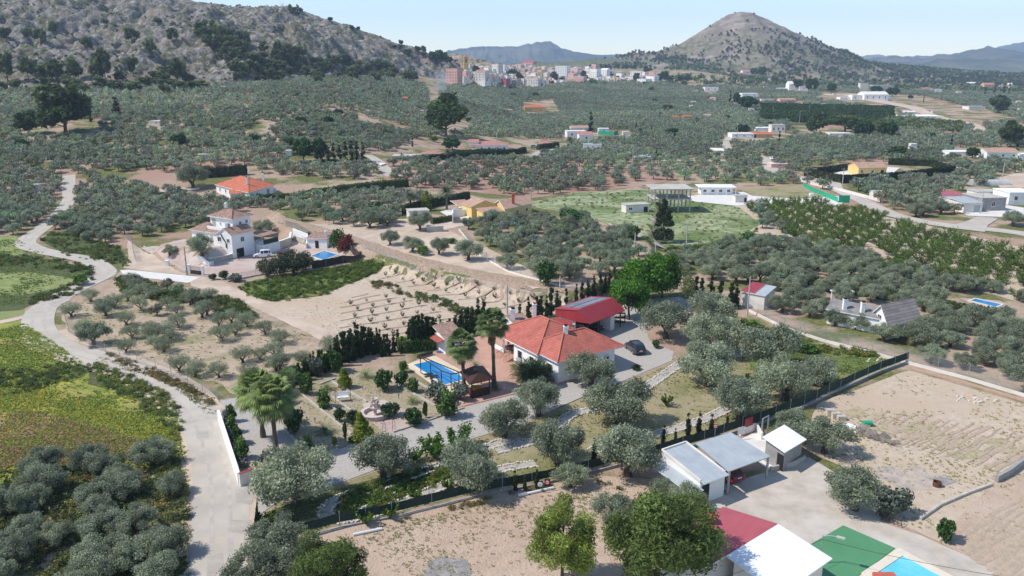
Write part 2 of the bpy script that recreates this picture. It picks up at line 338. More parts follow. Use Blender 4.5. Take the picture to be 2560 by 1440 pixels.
M['meadow']=mat('flowering_meadow',(.15,.20,.035),(.38,.36,.07),.45,.95,.8,3,c3=(.33,.22,.11),s3=.055,lo3=.52,hi3=.64,stretch=(.6,1.6,1),rot=.25)
M['wheat']=mat('silvery_green_field',(.16,.21,.08),(.42,.43,.27),.4,.95,.6,3,lo=.38,hi=.66,c3=(.12,.17,.05),s3=.05,lo3=.46,hi3=.58,stretch=(.9,1.2,1),rot=-.2)
M['drygrass']=mat('dry_garden_grass',(.36,.30,.19),(.27,.24,.12),.6,.95,.6,5,c3=(.17,.18,.06),s3=.10,lo3=.48,hi3=.68)
M['lawn']=mat('worn_garden_soil',(.40,.33,.23),(.31,.26,.17),1.3,.95,.5,5,c3=(.28,.26,.12),s3=.22,lo3=.5,hi3=.7)
M['bank']=mat('eroded_cream_bank',(.50,.37,.275),(.27,.19,.135),1.1,.95,.9,2.5,c3=(.30,.27,.15),s3=.16,lo3=.55,hi3=.7,stretch=(1.5,1.5,.4))
M['greencourt']=mat('green_court_coating',(.075,.23,.11),(.09,.26,.13),.35,.8,c3=(.12,.3,.17),s3=.12,lo3=.6,hi3=.8)
M['ash']=mat('burnt_ash',(.22,.21,.21),(.34,.31,.29),1.1,.95,.3)
M['greycon']=mat('greyish_yard',(.53,.47,.40),(.40,.35,.29),.45,.95,.15,5,c3=(.56,.52,.475),s3=.12,lo3=.48,hi3=.66)
M['edge']=mat('pale_edging_stone',(.62,.57,.50),(.48,.43,.36),2,.9,.2)
# ---------------------------------------------------------------- terrain sheet
def terrain():
    ys=np.concatenate([np.linspace(-40,50,12),np.geomspace(52,520,430),np.geomspace(522,1500,330),np.geomspace(1510,4300,150)])
    ss=np.tan(np.linspace(-.82,.82,760))*.92
    Y=np.repeat(ys[:,None],len(ss),1); X=ss[None,:]*(np.abs(Y)+45)
    Z=H(X,Y).reshape(Y.shape)
    # attributes
    yf,zr,t=hill_t(X,Y); rock=np.where(X<40,sm(-.02,.10,t)*(1-sm(1.6,2.4,t)),0)
    zc=np.interp(X,CX,CZ); tf=np.clip((Y-1480)/(YC-1480),0,1); cone=np.where(Y>1400,sm(.04,.3,tf)*sm(40,62,zc),0)
    hgreen=cone*(1-sm(75,150,Z))*sm(.40,.56,fbm(X/110,Y/110,3))+cone*sm(20,220,X-760)*.8*(1-sm(120,170,Z))
    far=sm(1300,2200,Y)*(1-cone)
    V=np.stack([X,Y,Z],-1).reshape(-1,3); n,m=Y.shape
    idx=np.arange(n*m).reshape(n,m); F=np.stack([idx[:-1,:-1],idx[:-1,1:],idx[1:,1:],idx[1:,:-1]],-1).reshape(-1,4)
    mt=bpy.data.materials.new('terrain_ground'); mt.use_nodes=True; T=mt.node_tree; N=T.nodes; L=T.links; b=N['Principled BSDF']; b.inputs['Roughness'].default_value=.95; b.inputs['Specular IOR Level'].default_value=.1
    g=N.new('ShaderNodeNewGeometry')
    def noise(s,d=6,st=None,ro=.6):
        q=N.new('ShaderNodeTexNoise'); q.inputs['Scale'].default_value=s; q.inputs['Detail'].default_value=d; q.inputs['Roughness'].default_value=ro
        if st:
            mp=N.new('ShaderNodeMapping'); mp.inputs['Scale'].default_value=st[0]; mp.inputs['Rotation'].default_value=st[1]; L.new(g.outputs['Position'],mp.inputs[0]); L.new(mp.outputs[0],q.inputs['Vector'])
        else: L.new(g.outputs['Position'],q.inputs['Vector'])
        return q.outputs[0]
    def rg(x,a,c,lo=0,hi=1):
        r=N.new('ShaderNodeMapRange'); r.inputs[1].default_value=a; r.inputs[2].default_value=c; r.inputs[3].default_value=lo; r.inputs[4].default_value=hi; L.new(x,r.inputs[0]); return r.outputs[0]
    def mix(f,a,c):
        q=N.new('ShaderNodeMix'); q.data_type='RGBA'
        if hasattr(f,'type') or hasattr(f,'links'): L.new(f,q.inputs[0])
        else: q.inputs[0].default_value=f
        for s,k in ((6,a),(7,c)):
            if isinstance(k,tuple): q.inputs[s].default_value=(*k,1)
            else: L.new(k,q.inputs[s])
        return q.outputs[2]
    def at(n): q=N.new('ShaderNodeAttribute'); q.attribute_name=n; return q.outputs['Fac']
    def mul(a,c):
        q=N.new('ShaderNodeMath'); q.operation='MULTIPLY'; L.new(a,q.inputs[0]); 
        if isinstance(c,(int,float)): q.inputs[1].default_value=c
        else: L.new(c,q.inputs[1])
        return q.outputs[0]
    soil=mix(rg(noise(.5),.35,.65),(.44,.345,.26),(.35,.265,.195))
    soil=mix(rg(noise(.012),.45,.6),soil,(.36,.235,.175))
    weeds=mix(rg(noise(1.1),.35,.65),(.08,.11,.03),(.20,.19,.08))
    near=mix(rg(noise(.06,7),.47,.56),soil,weeds)
    farc=mix(rg(noise(.02,8),.4,.62),(.13,.145,.08),(.27,.235,.155)); farc=mix(rg(noise(.006,5),.5,.6),farc,(.12,.15,.07))
    base=mix(at('far'),near,farc)
    rk=mix(rg(noise(.22,9,((1,.5,1.2),(0,.25,.3)),.72),.42,.62),(.12,.11,.105),(.50,.455,.42))
    rk=mix(rg(noise(.9,6,((1,.6,1),(0,0,.4)),.7),.46,.60),rk,(.30,.275,.245))
    scrub=mix(rg(noise(.35,6),.4,.62),(.085,.095,.045),(.19,.185,.11))
    sv=rg(noise(.10,8,((1,.7,1.6),(.2,.1,.3)),.72),.47,.56)
    rk=mix(sv,rk,scrub)
    rk=mix(rg(noise(.03,6),.56,.66),rk,(.30,.25,.20))
    base=mix(at('rock'),base,rk)
    cn=mix(rg(noise(.03,8,None,.68),.42,.60),(.175,.15,.125),(.32,.265,.215))
    cn=mix(rg(noise(.06,8,((1,1,2.5),(0,.1,0)),.7),.52,.62),cn,(.155,.14,.10))
    cn=mix(at('hgreen'),cn,mix(rg(noise(.08,7),.42,.58),(.08,.085,.045),(.22,.195,.13)))
    base=mix(at('cone'),base,cn)
    L.new(base,b.inputs['Base Color'])
    bp=N.new('ShaderNodeBump'); bp.inputs['Strength'].default_value=.9; bp.inputs['Distance'].default_value=.5
    ba=noise(1.6,5); bb=noise(.3,9,((1,.5,1),(0,0,.3)),.7)
    add=N.new('ShaderNodeMath'); add.operation='MULTIPLY_ADD'; L.new(bb,add.inputs[0]); L.new(rg(at('rock'),0,1,.4,9.),add.inputs[1]); L.new(mul(ba,.5),add.inputs[2])
    L.new(add.outputs[0],bp.inputs['Height']); L.new(bp.outputs[0],b.inputs['Normal'])
    me=np_mesh('terrain',V,F,[mt],smooth=True,attr={'rock':rock.ravel(),'cone':cone.ravel(),'hgreen':np.clip(hgreen,0,1).ravel(),'far':far.ravel()})
    tag(meshobj('terrain',me),kind='structure')
terrain()
# far ground to the horizon and distant mountains
def mountains(name,pts,Y,color,depthm,c2,noise_amp,zbase=-20):
    P=[PY(u,v,Y) for u,v in pts]; xs=np.linspace(P[0][0],P[-1][0],420); px=[p[0] for p in P]; pz=[p[2] for p in P]
    top=np.interp(xs,px,pz)+ (fbm(xs/ (Y*.006),xs*0+3,4)-.5)*noise_amp*.35
    rows=60; V=[]
    for j in range(rows):
        t=j/(rows-1.); y=Y-depthm*(1-t); prof=t**1.25
        rid=np.abs(fbm(xs/(Y*.018)+.3*t,xs*0+t*3.,5)-.5)*2
        z=zbase+(top-zbase)*prof*(1-(rid-.25)*.55*(1-t)*t*4*.55); V.append(np.stack([xs,np.full_like(xs,y),z],-1))
    V.append(np.stack([xs,np.full_like(xs,Y+depthm*.5),np.full_like(xs,zbase)],-1)); V=np.array(V); n,m=V.shape[:2]
    idx=np.arange(n*m).reshape(n,m); F=np.stack([idx[:-1,:-1],idx[:-1,1:],idx[1:,1:],idx[1:,:-1]],-1).reshape(-1,4)
    mt=mat(name+'_ground',color,c2,.0025,.95,0,lo=.42,hi=.62,detail=9)
    tag(meshobj(name,np_mesh(name,V.reshape(-1,3),F,[mt],smooth=True)),kind='structure')
mountains('distant_mountain',[(1040,190),(1080,158),(1120,126),(1180,118),(1260,116),(1300,114),(1345,105),(1375,104),(1400,118),(1440,130),(1500,138),(1575,135),(1640,160),(1700,190)],5200,(.035,.055,.045),1500,(.12,.12,.10),40)
mountains('far_mountain_range',[(1060,172),(1560,140),(1575,132),(1600,142),(1650,125),(1670,120),(1700,132),(2100,140),(2200,138),(2270,141),(2330,138),(2420,130),(2500,118),(2560,104),(2700,70),(3000,50)],6600,(.05,.07,.06),1200,(.16,.15,.14),60)
mountains('near_mountain_range',[(2080,180),(2160,150),(2230,141),(2300,146),(2360,137),(2410,128),(2470,116),(2500,124),(2560,130),(2800,90),(3000,90)],4500,(.035,.05,.035),1000,(.12,.11,.085),50)
mountains('low_foothills',[(2200,186),(2290,163),(2340,148),(2430,146),(2560,152),(2700,150),(3000,150)],3700,(.05,.065,.04),700,(.15,.14,.10),30)
mountains('wooded_ridge',[(1150,178),(1200,168),(1290,158),(1330,150),(1370,158),(1430,153),(1470,148),(1520,146),(1560,149),(1600,152),(1700,160)],1750,(.10,.12,.06),300,(.24,.22,.15),6,zbase=8)
me=MB(); me.prism([(-7500,4290),(7500,4290),(7500,7600),(-7500,7600)],-4,5.5,0); tag(me.build('far_plain',mat('far_plain_ground',(.14,.15,.09),(.26,.23,.16),.004,.95)),kind='structure')

# ---------------------------------------------------------------- draped sheets
EXCL=[]
def drape(name,pts,m,off=.02,world=False,cell=None,wob=.35,excl=True,kind='structure',label=None):
    P=[tuple(p) for p in pts] if world else [G2(*p) for p in pts]
    if excl: EXCL.append(P)
    if wob:
        Q=[]; n=len(P)
        for i in range(n):
            a=np.array(P[i]); b=np.array(P[(i+1)%n]); k=max(1,int(np.linalg.norm(b-a)/1.6)); k=min(k,60)
            for j in range(k): Q.append(a+(b-a)*j/k)
        Q=np.array(Q); dx=(fbm(Q[:,0]/2.5,Q[:,1]/2.5,3)-.5)*2*wob; dy=(fbm(Q[:,0]/2.5+50,Q[:,1]/2.5,3)-.5)*2*wob
        P=[(a[0]+x,a[1]+y) for a,x,y in zip(Q,dx,dy)]
    import bmesh
    xs=[p[0] for p in P]; ys=[p[1] for p in P]; ext=max(max(xs)-min(xs),max(ys)-min(ys))
    bm=bmesh.new(); vs=[bm.verts.new((x,y,0)) for x,y in P]; f=bm.faces.new(vs)
    if f.calc_area()>0 and f.normal.z<0: f.normal_flip()
    bmesh.ops.triangulate(bm,faces=bm.faces[:])
    grid=cell or max(1.5,ext/50)
    for ax,(a,b) in enumerate(((min(xs),max(xs)),(min(ys),max(ys)))):
        k=a+grid
        while k<b:
            no=(1,0,0) if ax==0 else (0,1,0); co=(k,0,0) if ax==0 else (0,k,0)
            bmesh.ops.bisect_plane(bm,geom=bm.verts[:]+bm.edges[:]+bm.faces[:],plane_co=co,plane_no=no); k+=grid
    bm.verts.ensure_lookup_table(); co=np.array([v.co[:2] for v in bm.verts]); z=H(co[:,0],co[:,1])
    for v,zz in zip(bm.verts,z): v.co.z=zz+off
    bmesh.ops.recalc_face_normals(bm,faces=bm.faces[:])
    if sum(f.normal.z for f in bm.faces)<0: bmesh.ops.reverse_faces(bm,faces=bm.faces[:])
    me=bpy.data.meshes.new(name); bm.to_mesh(me); bm.free(); me.materials.append(m)
    o=meshobj(name,me); return tag(o,kind=kind,label=label)
def ribbon(name,pts,wid,m,off=.03,world=False,kind='structure',excl=True,wob=.15,step=2.):
    P=[np.array(p) if world else np.array(G2(*p)) for p in pts]; wid=wid if hasattr(wid,'__len__') else [wid]*len(P)
    # catmull smooth
    Q=[];W=[]
    for i in range(len(P)-1):
        p0=P[max(i-1,0)];p1=P[i];p2=P[i+1];p3=P[min(i+2,len(P)-1)]; k=max(2,int(np.linalg.norm(p2-p1)/step))
        for j in range(k):
            t=j/k; Q.append(.5*((2*p1)+(-p0+p2)*t+(2*p0-5*p1+4*p2-p3)*t*t+(-p0+3*p1-3*p2+p3)*t**3)); W.append(wid[i]*(1-t)+wid[i+1]*t)
    Q.append(P[-1]); W.append(wid[-1]); Q=np.array(Q); D=np.gradient(Q,axis=0); D/=np.linalg.norm(D,axis=1)[:,None]+1e-9; Nn=np.stack([-D[:,1],D[:,0]],1)
    W=np.array(W)/2; wl=W+(fbm(Q[:,0]/2,Q[:,1]/2,3)-.5)*2*wob; wr=W+(fbm(Q[:,0]/2+9,Q[:,1]/2,3)-.5)*2*wob
    cols_=[Q+Nn*(wl*k)[:,None] for k in (1,.5)]+[Q]+[Q-Nn*(wr*k)[:,None] for k in (.5,1)]
    V=np.stack(cols_,1); n,m_=V.shape[:2]; z=H(V[...,0],V[...,1])+off+(np.arange(n)%89)[:,None]*8e-5; V=np.concatenate([V,z[...,None]],-1)
    idx=np.arange(n*m_).reshape(n,m_); F=np.stack([idx[:-1,:-1],idx[1:,:-1],idx[1:,1:],idx[:-1,1:]],-1).reshape(-1,4)
    me=np_mesh(name,V.reshape(-1,3),F,[m]); o=meshobj(name,me); tag(o,kind=kind)
    if excl: EXCL.append([tuple(q) for q in (Q+Nn*W[:,None])]+[tuple(q) for q in (Q-Nn*W[:,None])[::-1]])
    return o,Q
# fields, left of the road
drape('meadow',[(-200,840),(60,800),(75,870),(230,915),(330,955),(420,1010),(452,1060),(458,1110),(470,1180),(475,1250),(330,1160),(180,1180),(0,1260),(-250,1300)],M['meadow'],.02,excl=False)
drape('grass',[(-200,590),(45,590),(60,640),(180,660),(245,668),(200,710),(130,735),(60,770),(40,800),(-200,850)],M['freshfield'],.02,wob=.8)
for pts in ([(-150,930),(0,925),(90,930),(170,895),(260,925),(160,950),(60,985),(-150,1010)],[(-150,660),(30,640),(120,648),(215,668),(235,690),(215,705),(150,690),(60,680),(-150,690)],[(-150,745),(60,738),(180,715),(225,700),(190,735),(120,745),(50,775),(-150,790)],
            [(230,910),(330,945),(430,1000),(455,1060),(440,1100),(400,1050),(330,990),(220,960)]):
    drape('grass',pts,M['darkgrass'],.05,excl=False)
drape('grass',[(100,600),(170,640),(330,665),(300,620),(200,590),(130,580)],M['darkgrass'],.04,excl=False)
ribbon('path',[(-120,822),(0,806),(60,792)],[2.2,2.,1.8],M['track'],.05)
# road
road,_q=ribbon('road',[(560,1900),(553,1600),(548,1440),(553,1300),(548,1200),(530,1120),(495,1040),(430,975),(330,925),(225,890),(150,865),(105,835),(95,800),(110,770),(165,735),(215,710),(262,682),(225,652),(160,638),(95,625),(62,608),(78,590),(120,560),(152,528),(172,500),(172,470),(172,438)],
    [5.2,5.1,5.2,5.3,5.2,5.,4.9,4.7,4.6,4.5,4.6,4.8,5.,4.8,4.6,4.6,4.8,4.4,4.2,4.4,5.,4.4,4.2,4.,4.,4.2,4.4],M['road'],.06,wob=.14)
_D=np.gradient(_q,axis=0); _D/=np.linalg.norm(_D,axis=1)[:,None]+1e-9; _N=np.stack([-_D[:,1],_D[:,0]],1)
for sd in (-.85,.85): ribbon('road_track',list((_q+_N*sd)[::3]),.42,M['roadtrack'],.068,world=True,excl=False,wob=.16)
for sd in (-2.95,2.95): ribbon('road_verge',list((_q+_N*sd)[:int(len(_q)*.36):2]),1.2,M['track'],.05,world=True,excl=False,wob=.25,step=1.)
for pts in ([(580,1300),(628,1304),(622,1340),(575,1330)],[(486,1080),(520,1078),(524,1094),(492,1098)],[(120,760),(170,742),(180,750),(132,770)],[(520,1390),(560,1385),(566,1440),(520,1450)],[(590,1225),(640,1222),(630,1262),(590,1258)]): drape('road_patch',pts,M['roadpatch'],.073,excl=False,wob=.25)
# main property
drape('driveway',[(600,1217),(710,1162),(780,1145),(905,1105),(1010,1070),(1150,1022),(1290,987),(1397,962),(1540,930),(1500,880),(1440,840),(1380,800),(1545,765),(1610,750),(1700,742),(1735,762),(1722,788),(1640,800),(1612,815),(1625,852),(1685,880),(1680,903),(1590,940),(1470,987),(1300,1062),(1150,1107),(1000,1152),(848,1209),(700,1250),(634,1300)],M['gravel'],.045,wob=.12)
drape('paving',[(1148,1019),(1290,984),(1397,961),(1540,928),(1500,860),(1265,820),(1130,862),(1060,890),(1015,915),(1100,975)],M['paving'],.06,wob=0)
drape('pool_deck',[(1012,914),(1083,888),(1195,950),(1190,968),(1112,985)],M['deck'],.075,wob=0)
drape('garden_ground',[(745,975),(830,935),(930,920),(1045,985),(1088,1012),(1150,1016),(1000,1070),(780,1143),(690,1053)],M['lawn'],.03)
drape('garden_gravel',[(550,1000),(600,1212),(716,1162),(778,1143),(692,1056),(640,990)],M['gravel'],.035,wob=0)
drape('fountain_paving',[(905,1010),(960,1000),(1040,1040),(1035,1060),(965,1088),(935,1060)],M['pavepink'],.05,wob=.1)
drape('dry_lawn',[(640,1310),(700,1250),(850,1212),(1000,1155),(1150,1110),(1300,1065),(1470,990),(1590,943),(1690,905),(1720,860),(1750,800),(1740,770),(1850,800),(1940,840),(2100,870),(2260,905),(1900,1050),(1640,1140),(1180,1235),(750,1335),(650,1340)],M['drygrass'],.015,excl=False)
drape('grass',[(1850,890),(1950,850),(2040,860),(2240,905),(2080,960),(1900,950)],M['grass'],.035,excl=False,wob=1)
drape('grass',[(640,1310),(690,1270),(850,1220),(1010,1175),(1150,1150),(1120,1180),(940,1230),(800,1290),(660,1330)],M['darkgrass'],.035,excl=False,wob=.8)
ps=M['gravel']
_,P1=ribbon('garden_path',[(1300,1093),(1240,1110),(1170,1140),(1060,1180),(960,1215),(880,1235),(830,1258),(812,1285),(850,1303),(950,1280),(1050,1240),(1150,1200),(1260,1172),(1340,1160)],1.1,ps,.05)
_,P2=ribbon('garden_path',[(1240,1128),(1330,1105),(1395,1085),(1410,1050),(1450,1030),(1520,1020),(1590,985),(1650,945),(1700,910),(1735,890)],1.2,ps,.052)
_,P3=ribbon('garden_path',[(1480,1128),(1560,1108),(1620,1092),(1700,1070),(1770,1045),(1840,1010),(1870,985)],1.2,ps,.05)
_,P4=ribbon('garden_path',[(1735,890),(1790,893),(1860,888),(1940,878)],.9,ps,.054)
_,P5=ribbon('garden_path',[(1700,790),(1760,810),(1830,815)],1.6,ps,.05)
# bare fields
drape('field',[(560,712),(600,725),(680,755),(800,740),(900,700),(960,665),(1100,690),(1300,722),(1440,742),(1500,760),(1400,790),(1250,800),(1160,825),(1020,850),(880,870),(860,850),(700,790),(560,740)],M['soil'],.03)
drape('track',[(470,695),(500,690),(560,706),(620,735),(720,790),(850,835),(900,865),(800,850),(700,800),(600,755),(480,715)],M['track'],.06)
drape('grass',[(595,718),(640,700),(760,680),(905,648),(955,660),(900,697),(800,738),(690,752),(620,735)],M['grass'],.07,wob=.8)
ribbon('eroded_bank',[(640,522),(700,546),(790,572),(890,606),(960,630),(1060,658),(1180,684),(1300,705),(1420,720),(1520,716),(1590,692)],[3,4,5,6,6,6,6,6,6,5,4],M['bank'],.05,excl=True,wob=.7,step=.8)
drape('field',[(750,1345),(1180,1245),(1500,1190),(1650,1200),(1700,1280),(1560,1440),(1300,1700),(700,1700)],M['soilpink'],.02)
drape('burnt_patch',[(1060,1400),(1110,1390),(1180,1402),(1190,1440),(1140,1470),(1060,1450)],M['ash'],.05,wob=.7)
drape('yard',[(1640,1200),(1800,1215),(1925,1180),(2020,1140),(2150,1215),(2200,1300),(2350,1360),(2560,1450),(2700,1700),(1400,1700),(1700,1290)],M['greycon'],.03,wob=.6)
drape('field',[(2040,1010),(2270,925),(2560,1010),(2900,1100),(2900,1500),(2560,1440),(2380,1370),(2250,1310),(2200,1240),(2130,1180),(2010,1120)],M['soil'],.02)
drape('field',[(2400,1290),(2480,1210),(2560,1180),(2900,1150),(2900,1700),(2600,1500),(2380,1370)],M['soilpink'],.04,wob=.5)
for pts in ([(2250,1075),(2330,1060),(2380,1090),(2410,1120),(2330,1110),(2290,1095)],[(2460,1100),(2520,1095),(2530,1125),(2480,1130)],[(2380,1140),(2430,1120),(2460,1140),(2400,1155)],[(2180,1060),(2230,1065),(2240,1085),(2190,1080)],[(2080,1030),(2150,1020),(2170,1040),(2110,1050)]):
    drape('weed_patch',pts,M['grass2'],.045,excl=False,wob=1.6)
drape('scorched_soil',[(2180,1150),(2290,1165),(2390,1190),(2360,1225),(2250,1215),(2190,1190)],M['scorch'],.043,excl=False,wob=1.6)
drape('burnt_patch',[(2330,1195),(2370,1192),(2395,1203),(2370,1212),(2335,1207)],M['ash'],.05,excl=False,wob=.5)
# middle fields
drape('field',[(1330,505),(1450,480),(1600,475),(1730,490),(1850,520),(1900,560),(1840,600),(1720,615),(1600,590),(1460,540),(1340,520)],M['wheat'],.08)
drape('grass',[(1600,590),(1720,617),(1850,600),(1890,575),(1880,610),(1740,640),(1640,620)],M['grass'],.12,wob=.8)
drape('yard',[(1700,492),(1860,480),(2010,470),(2120,497),(2100,515),(1960,505),(1840,515),(1740,505)],M['white_conc'],.1)
drape('grass',[(1850,476),(2000,462),(2100,490),(1990,498),(1880,490)],M['drygrass'],.14)
drape('meadow_patch',[(-200,1040),(60,1050),(180,1040),(300,1060),(330,1100),(230,1130),(60,1120),(-200,1110)],mat('reddish_dry_grass',(.34,.22,.12),(.26,.20,.08),.6,.95,.8,3),.04,excl=False,wob=2)
drape('bare_ground',[(160,790),(240,735),(310,705),(430,725),(560,765),(690,835),(850,875),(850,900),(700,930),(600,990),(540,955),(400,925),(270,890),(170,850)],M['baresoil'],.02,excl=False,wob=1)
drape('orchard_ground',[(1820,515),(1960,505),(2100,520),(2300,560),(2560,620),(2560,760),(2300,680),(2050,640),(1950,590),(1850,580)],M['soil'],.05,excl=False)
drape('field',[(2480,448),(2560,430),(2640,430),(2640,470),(2500,470)],M['track'],.12)
drape('grove_ground',[(960,440),(1200,400),(1640,400),(1700,450),(1500,478),(1330,495),(1180,480),(960,470)],M['redsoil'],.06,excl=False)
drape('grass',[(1850,285),(2080,292),(2140,310),(1900,315)],M['darkgrass'],.3,excl=False)
# hill-edge roads
ribbon('road',[(2640,605),(2560,585),(2450,572),(2350,562),(2240,540),(2150,500),(2080,470),(2000,445),(1930,425),(1905,395),(1870,385),(1830,380),(1815,360),(1825,340)],[6,6,6,6,6,5.5,5.5,5.5,6,6,5,5,4.5,4],M['road'],.15,step=5)
ribbon('road',[(2410,575),(2440,560),(2470,545)],[10,6,5],M['road'],.16)
ribbon('road',[(985,442),(965,425),(940,400),(918,388)],[6,5,4.5,4],M['road'],.15)
ribbon('road',[(1890,398),(1800,402),(1700,402),(1620,403)],[4,4,4,4],M['road'],.16)
ribbon('road',[(1330,405),(1345,385),(1385,372)],[4,5,6],M['road'],.16)
ribbon('track',[(1150,232),(1190,244),(1240,252)],[6,6,6],M['white_conc'],.5)
ribbon('road',[(2060,238),(2130,240),(2200,255),(2280,270),(2330,290),(2430,312),(2450,335)],[30,26,22,16,10,8,8],M['track'],.5)
ribbon('track',[(400,478),(440,474),(500,472)],[4,4,4],M['road'],.15)
ribbon('road',[(1530,560),(1600,590),(1660,620)],[3,3,3],M['gravel'],.15)
# villa plot
drape('driveway',[(300,676),(330,676),(470,690),(500,694),(470,708),(400,700),(310,690)],M['white_conc'],.08,wob=.1)
drape('yard',[(385,615),(475,600),(560,600),(640,600),(720,590),(810,605),(870,628),(860,640),(780,652),(650,690),(560,700),(510,690),(470,680),(350,620)],M['pavepink'],.05,wob=.2)
drape('track',[(318,600),(350,622),(465,688),(400,682),(310,670),(320,640)],M['track'],.045,wob=.4)
drape('yard',[(1080,555),(1180,540),(1180,560),(1110,575),(1060,545)],M['track'],.05)
drape('terrace',[(1100,530),(1180,510),(1215,520),(1180,545),(1125,545)],M['white_conc'],.08,wob=0)
drape('terrace',[(2075,437),(2150,415),(2250,420),(2220,443),(2110,447)],M['white_conc'],.15,wob=0)
drape('yard',[(2040,445),(2100,455),(2110,475),(2040,465)],M['road'],.12,wob=0)
drape('yard',[(2360,490),(2560,520),(2560,545),(2420,540),(2350,510)],M['white_conc'],.1,wob=0)
drape('terrace',[(2400,745),(2500,752),(2530,770),(2440,768)],M['pavepink'],.05,wob=0)
drape('soil_patch',[(1050,545),(1120,575),(1280,650),(1400,712),(1330,720),(1200,690),(1000,640),(900,600),(740,560),(800,560)],M['track'],.03,excl=False,wob=1)
# drip lines and furrows in the young orchard
fm=MB()
RH=.09
def furrow(a,b,wd=.28):
    A=np.array(G2(*a)); B=np.array(G2(*b)); k=max(3,int(np.linalg.norm(B-A)/1.5)); d=(B-A)/np.linalg.norm(B-A); n=np.array((-d[1],d[0]))
    pr=None
    for i in range(k+1):
        q=A+(B-A)*i/k+n*(vn(np.array(A[0]+i*.7),np.array(A[1]*3.))-.5)*.5
        ww=wd*(.6+.8*float(vn(np.array(q[0]*1.7),np.array(q[1]*1.3)))); z=HH(*q)+.05
        cur=[(q[0]+n[0]*ww,q[1]+n[1]*ww,z),(q[0],q[1],z+RH),(q[0]-n[0]*ww,q[1]-n[1]*ww,z)]
        if pr: fm.poly([pr[0],cur[0],cur[1],pr[1]]); fm.poly([pr[1],cur[1],cur[2],pr[2]])
        pr=cur
for a_,b_ in [((880,745),(920,735)),((860,757),(950,737)),((850,770),(990,745)),((850,784),(1031,751)),((850,802),(1068,763)),((850,821),(1102,779)),((884,838),(1162,790)),((890,852),(1170,806)),((920,862),(1110,832)),
    ((950,697),(1000,684)),((991,707),(1035,696)),((1020,718),(1080,702)),((1068,727),(1152,702)),((1098,739),(1189,714)),((1145,750),(1230,724)),((1189,763),(1266,738)),((1243,774),(1317,748)),((1310,777),(1380,755))]: furrow(a_,b_)
furrow((900,692),(1180,800),.18); furrow((860,860),(1110,830),.3); furrow((880,870),(1120,838),.2)
tag(fm.build('field_furrows',M['furrow']),kind='structure')
# plough marks on the right-hand field
fm=MB()
rf_=random.Random(4); RH=.035
for i in range(15):
    for k in range(2):
        u0=2105+25*i+rf_.uniform(-8,8)+k*60; v0=1062+6*i+k*34+rf_.uniform(-5,5); furrow((u0,v0),(u0+70+3*i,v0-38-2*i),rf_.uniform(.12,.3))
for i in range(12): furrow((2385+17*i,1362+13*i),(2480+22*i,1290+9*i),.3); furrow((2480+20*i,1290+9*i),(2620+14*i,1205+8*i),.25)
tag(fm.build('field_furrows',M['plough']),kind='structure')
# ---------------------------------------------------------------- foliage generators (numpy)
def cards(r,n,cents,rads,size,cbase,cvar=.35,flat=.0,asp=.55,shell=.55,up=.0,tint=None):
    """n leaf rhombi spread through clumps; returns V(4n,3), C(4n,3)"""
    K=len(cents); w=np.array(rads)**2; k=r.choice(K,n,p=w/w.sum())
    d=r.normal(size=(n,3)); d/=np.linalg.norm(d,axis=1)[:,None]
    rr=shell+(1-shell)*r.random(n); rr*=np.where(r.random(n)<.85,1,1.18)
    P=cents[k]+d*(rads[k]*rr)[:,None]*np.array((1,1,.85 if flat==0 else 1-flat))
    nn=d+r.normal(size=(n,3))*.8+np.array((0,0,up)); nn/=np.linalg.norm(nn,axis=1)[:,None]
    a=np.cross(nn,r.normal(size=(n,3))); a/=np.linalg.norm(a,axis=1)[:,None]; b=np.cross(nn,a)
    s=size*(.6+.8*r.random(n)); a*=s[:,None]; b*=(s*asp)[:,None]
    V=np.stack([P-a,P-b,P+a,P+b],1).reshape(-1,3)
    kc=1+cvar*(r.random(K)-.5)*2; c=np.array(cbase)[None,:]*kc[k][:,None]*(1+.35*(r.random(n)-.5)*2)[:,None]
    if tint is not None:
        t=(r.random(n)<tint[1]); c[t]=np.array(tint[0])*(.7+.6*r.random(t.sum()))[:,None]
    return V,np.repeat(c,4,0)
def blob_centres(r,K,rx,rz,zc,rc,top=1.,low=-.6):
    C=[]
    while len(C)<K:
        d=r.normal(size=3); d/=np.linalg.norm(d); 
        if d[2]<low: continue
        q=(.55+.45*r.random())*np.array((d[0]*rx,d[1]*rx,d[2]*rz)); C.append(q+np.array((0,0,zc)))
    return np.array(C),rc*(.65+.6*r.random(K))
def F4(n): return np.arange(4*n).reshape(n,4)
def foliage_mesh(name,V,C,m): return np_mesh(name,V,F4(len(V)//4),[m],cols=C)
OL=(.265,.305,.205)
def olive_data(seed,n,K,size,rx=2.7,col_=OL):
    r=np.random.default_rng(seed); c,rd=blob_centres(r,K,rx*.8,1.3,2.15,.72 if K>20 else .9,low=-.6)
    c[:,2]+=r.normal(size=K)*.2; c[:,:2]*=1+.25*(r.random((K,1))-.4)
    c=np.concatenate([c,r.normal(size=(3,3))*np.array((.7,.7,.3))+np.array((0,0,2.2))]); rd=np.concatenate([rd,[1.,1.,1.]])
    return cards(r,n,c,rd,size,col_,.32,asp=.5,shell=.45)
